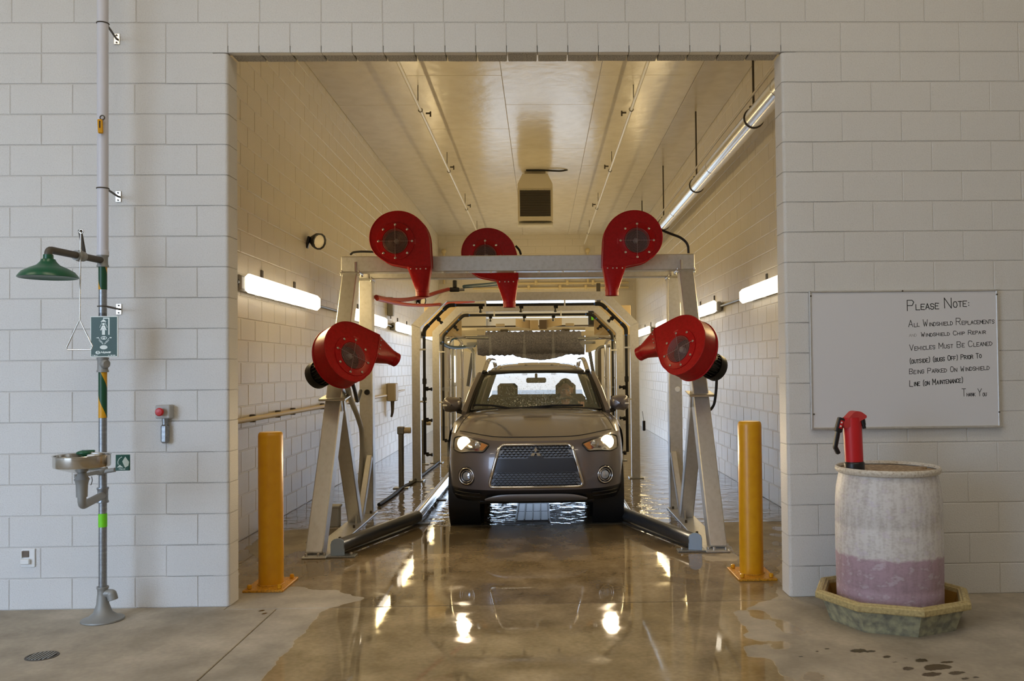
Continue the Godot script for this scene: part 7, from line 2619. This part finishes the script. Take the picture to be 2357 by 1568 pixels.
func drum() -> void:
	var c := Vector3(2.325, 0, 0.535)
	var tray := thing("spill_tray", "octagonal tan spill tray on the floor under the drum", "tray", c)
	var oct := func(r: float, y: float) -> Array:
		var out := []
		for k in 9:
			var a := TAU * k / 8.0 + PI / 2
			out.append(c + Vector3(cos(a) * r, y, sin(a) * r))
		return out
	var walls := MB.new()
	var lv := [[0.375, 0.0], [0.41, 0.10], [0.435, 0.152]]
	for i in 2:
		for k in 8:
			var a: Array = oct.call(lv[i][0], lv[i][1])
			var b: Array = oct.call(lv[i + 1][0], lv[i + 1][1])
			var n: Vector3 = (a[k] + a[k + 1]) * 0.5 - c
			n.y = -0.1
			walls.quad(a[k], a[k + 1], b[k + 1], b[k], n.normalized())
	part(tray, "outer_wall", walls, M.tray_body, "dirty grey-tan sloped wall")
	var rim := MB.new()
	var rl := [[0.432, 0.135], [0.462, 0.135], [0.466, 0.140], [0.466, 0.168], [0.458, 0.176], [0.445, 0.176], [0.441, 0.182], [0.425, 0.182], [0.418, 0.172], [0.408, 0.172], [0.402, 0.15]]
	for i in rl.size() - 1:
		var d := Vector2(rl[i + 1][0] - rl[i][0], rl[i + 1][1] - rl[i][1])
		for k in 8:
			var a: Array = oct.call(rl[i][0], rl[i][1])
			var b: Array = oct.call(rl[i + 1][0], rl[i + 1][1])
			var o: Vector3 = (a[k] + a[k + 1]) * 0.5 - c
			o.y = 0
			o = o.normalized()
			rim.quad(a[k], a[k + 1], b[k + 1], b[k], (o * d.y + Vector3.UP * -d.x).normalized())
	part(tray, "moulded_rim", rim, M.tray_rim, "stepped ochre rim")
	var inn := MB.new()
	for k in 8:
		var a: Array = oct.call(0.36, 0.012)
		var b: Array = oct.call(0.402, 0.15)
		var n: Vector3 = c - (a[k] + a[k + 1]) * 0.5
		n.y = 0.1
		inn.quad(a[k], a[k + 1], b[k + 1], b[k], n.normalized())
		var f := inn.vert(c + Vector3(0, 0.012, 0), Vector3.UP)
		var g := inn.vert(a[k], Vector3.UP)
		var h := inn.vert(a[k + 1], Vector3.UP)
		inn.tri(f, g, h)
	part(tray, "tray_floor", inn, M.tray_ochre, "brown stained inside")
	# drum
	var dc := Vector3(atz(2045, 1230, c.z - 0.01).x, 0.012, c.z - 0.01)
	var R := 0.307
	var top := 0.925 - 0.012
	var d := thing("plastic_drum", "dirty white plastic drum standing in the tray, pink liquid showing in its lower half", "drum", dc)
	var prof := [[0.0, 0.0], [0.27, 0.0], [0.298, 0.02], [0.307, 0.06], [0.309, 0.20], [0.306, 0.212], [0.309, 0.224], [0.311, 0.40], [0.311, 0.56], [0.308, 0.572], [0.311, 0.584], [0.309, 0.70], [0.303, 0.78], [0.290, 0.85], [0.284, 0.872], [0.288, 0.884]]
	var pv := []
	for p in prof:
		pv.append(Vector2(p[0], p[1]))
	var wall := MB.new().lathe(pv, 64, Transform3D(Basis.IDENTITY, dc))
	for i in wall.uv.size():
		var q := wall.v[i] - dc
		wall.uv[i] = Vector2(fposmod(wall.uv[i].x * 2.0 + 0.1, 2.0) * 0.5, 1.0 - q.y / top)
	part(d, "drum_wall", wall, M.drum_wall)
	part(d, "top_rim", MB.new().lathe([Vector2(0.286, 0.872), Vector2(0.300, 0.878), Vector2(0.307, 0.892), Vector2(0.305, 0.906), Vector2(0.298, 0.913), Vector2(0.292, 0.910), Vector2(0.288, 0.895)], 64, Transform3D(Basis.IDENTITY, dc)), M.drum_rim)
	part(d, "lid", MB.new().lathe([Vector2(0.29, 0.889), Vector2(0.24, 0.894), Vector2(0.0, 0.897)], 48, Transform3D(Basis.IDENTITY, dc)), M.drum_lid, "brown stained lid")
	part(d, "bung", MB.new().lathe([Vector2(0.035, 0.893), Vector2(0.034, 0.905), Vector2(0.0, 0.906)], 16, Transform3D(Basis.IDENTITY, dc + Vector3(0.2, 0, 0.02))), M.drum_lid)
	# lever pump
	var pb := Vector3(atz(1967, 1075, dc.z + 0.06).x, dc.y + 0.895, dc.z + 0.06)
	var pz := pb.z
	var pu := thing("drum_pump", "red lever pump with a black handle screwed into the drum lid", "pump", pb)
	var lean := Transform3D(Basis(Vector3.BACK, 0.035) * Basis.from_scale(Vector3(1.13, 1.03, 1.13)), pb)
	part(pu, "base_nut", MB.new().lathe([Vector2(0, 0), Vector2(0.052, 0.0), Vector2(0.053, 0.04), Vector2(0.052, 0.045), Vector2(0.049, 0.048), Vector2(0.049, 0.052), Vector2(0.0, 0.052)], 24, lean), M.black_plastic, "black base nut")
	part(pu, "cylinder", MB.new().lathe([Vector2(0.047, 0.05), Vector2(0.0478, 0.07), Vector2(0.0478, 0.10), Vector2(0.049, 0.28), Vector2(0.048, 0.31)], 28, lean), M.pump_red, "red pump cylinder")
	var hp := soft_poly([Vector2(-0.053, 0.245), Vector2(0.048, 0.298), Vector2(0.064, 0.305), Vector2(0.066, 0.318), Vector2(0.035, 0.345), Vector2(0.004, 0.347), Vector2(-0.053, 0.285)], 0.016)
	part(pu, "pump_head", MB.new().prism(hp, -0.042, 0.042, lean), M.pump_red_dull, "dull red pump head")
	part(pu, "spout", rod(rod(rod(MB.new(), lean * Vector3(0.046, 0.308, 0.02), Vector3(0.18, -1, 0), 0.017, 0.03, 14), lean * Vector3(0.051, 0.282, 0.02), Vector3(0.18, -1, 0), 0.0145, 0.02, 14), lean * Vector3(0.054, 0.264, 0.02), Vector3(0.18, -1, 0), 0.011, 0.022, 14), M.black_plastic, "stepped black spout")
	var k0 := lean * Vector3(-0.055, 0.31, 0)
	var k1 := lean * Vector3(-0.078, 0.235, 0)
	var k2 := atz(1922, 1030, pz)
	var k3 := atz(1930, 1045, pz)
	part(pu, "handle", MB.new().bar(k0, k1 + (k1 - k0) * 0.1, 0.04, 0.042, Vector3.RIGHT, 0.006).bar(k1, k2, 0.032, 0.024, Vector3.RIGHT, 0.005).bar(k2 + Vector3(-0.002, 0.008, 0), k3, 0.032, 0.024, Vector3.RIGHT, 0.005), M.black_plastic, "black angled lever handle")
	part(pu, "handle_badge", MB.new().box((k0 + k1) * 0.5 + Vector3(0.002, 0.0, 0.021), Vector3(0.02, 0.05, 0.003), Basis(Vector3.BACK, -0.28), 0.001), M.red_button)
	part(pu, "badge_mark", MB.new().ball((k0 + k1) * 0.5 + Vector3(0.004, 0.012, 0.0225), Vector3(0.006, 0.006, 0.001), 8).ball((k0 + k1) * 0.5 + Vector3(-0.002, -0.01, 0.0225), Vector3(0.006, 0.006, 0.001), 8), M.white_plastic)
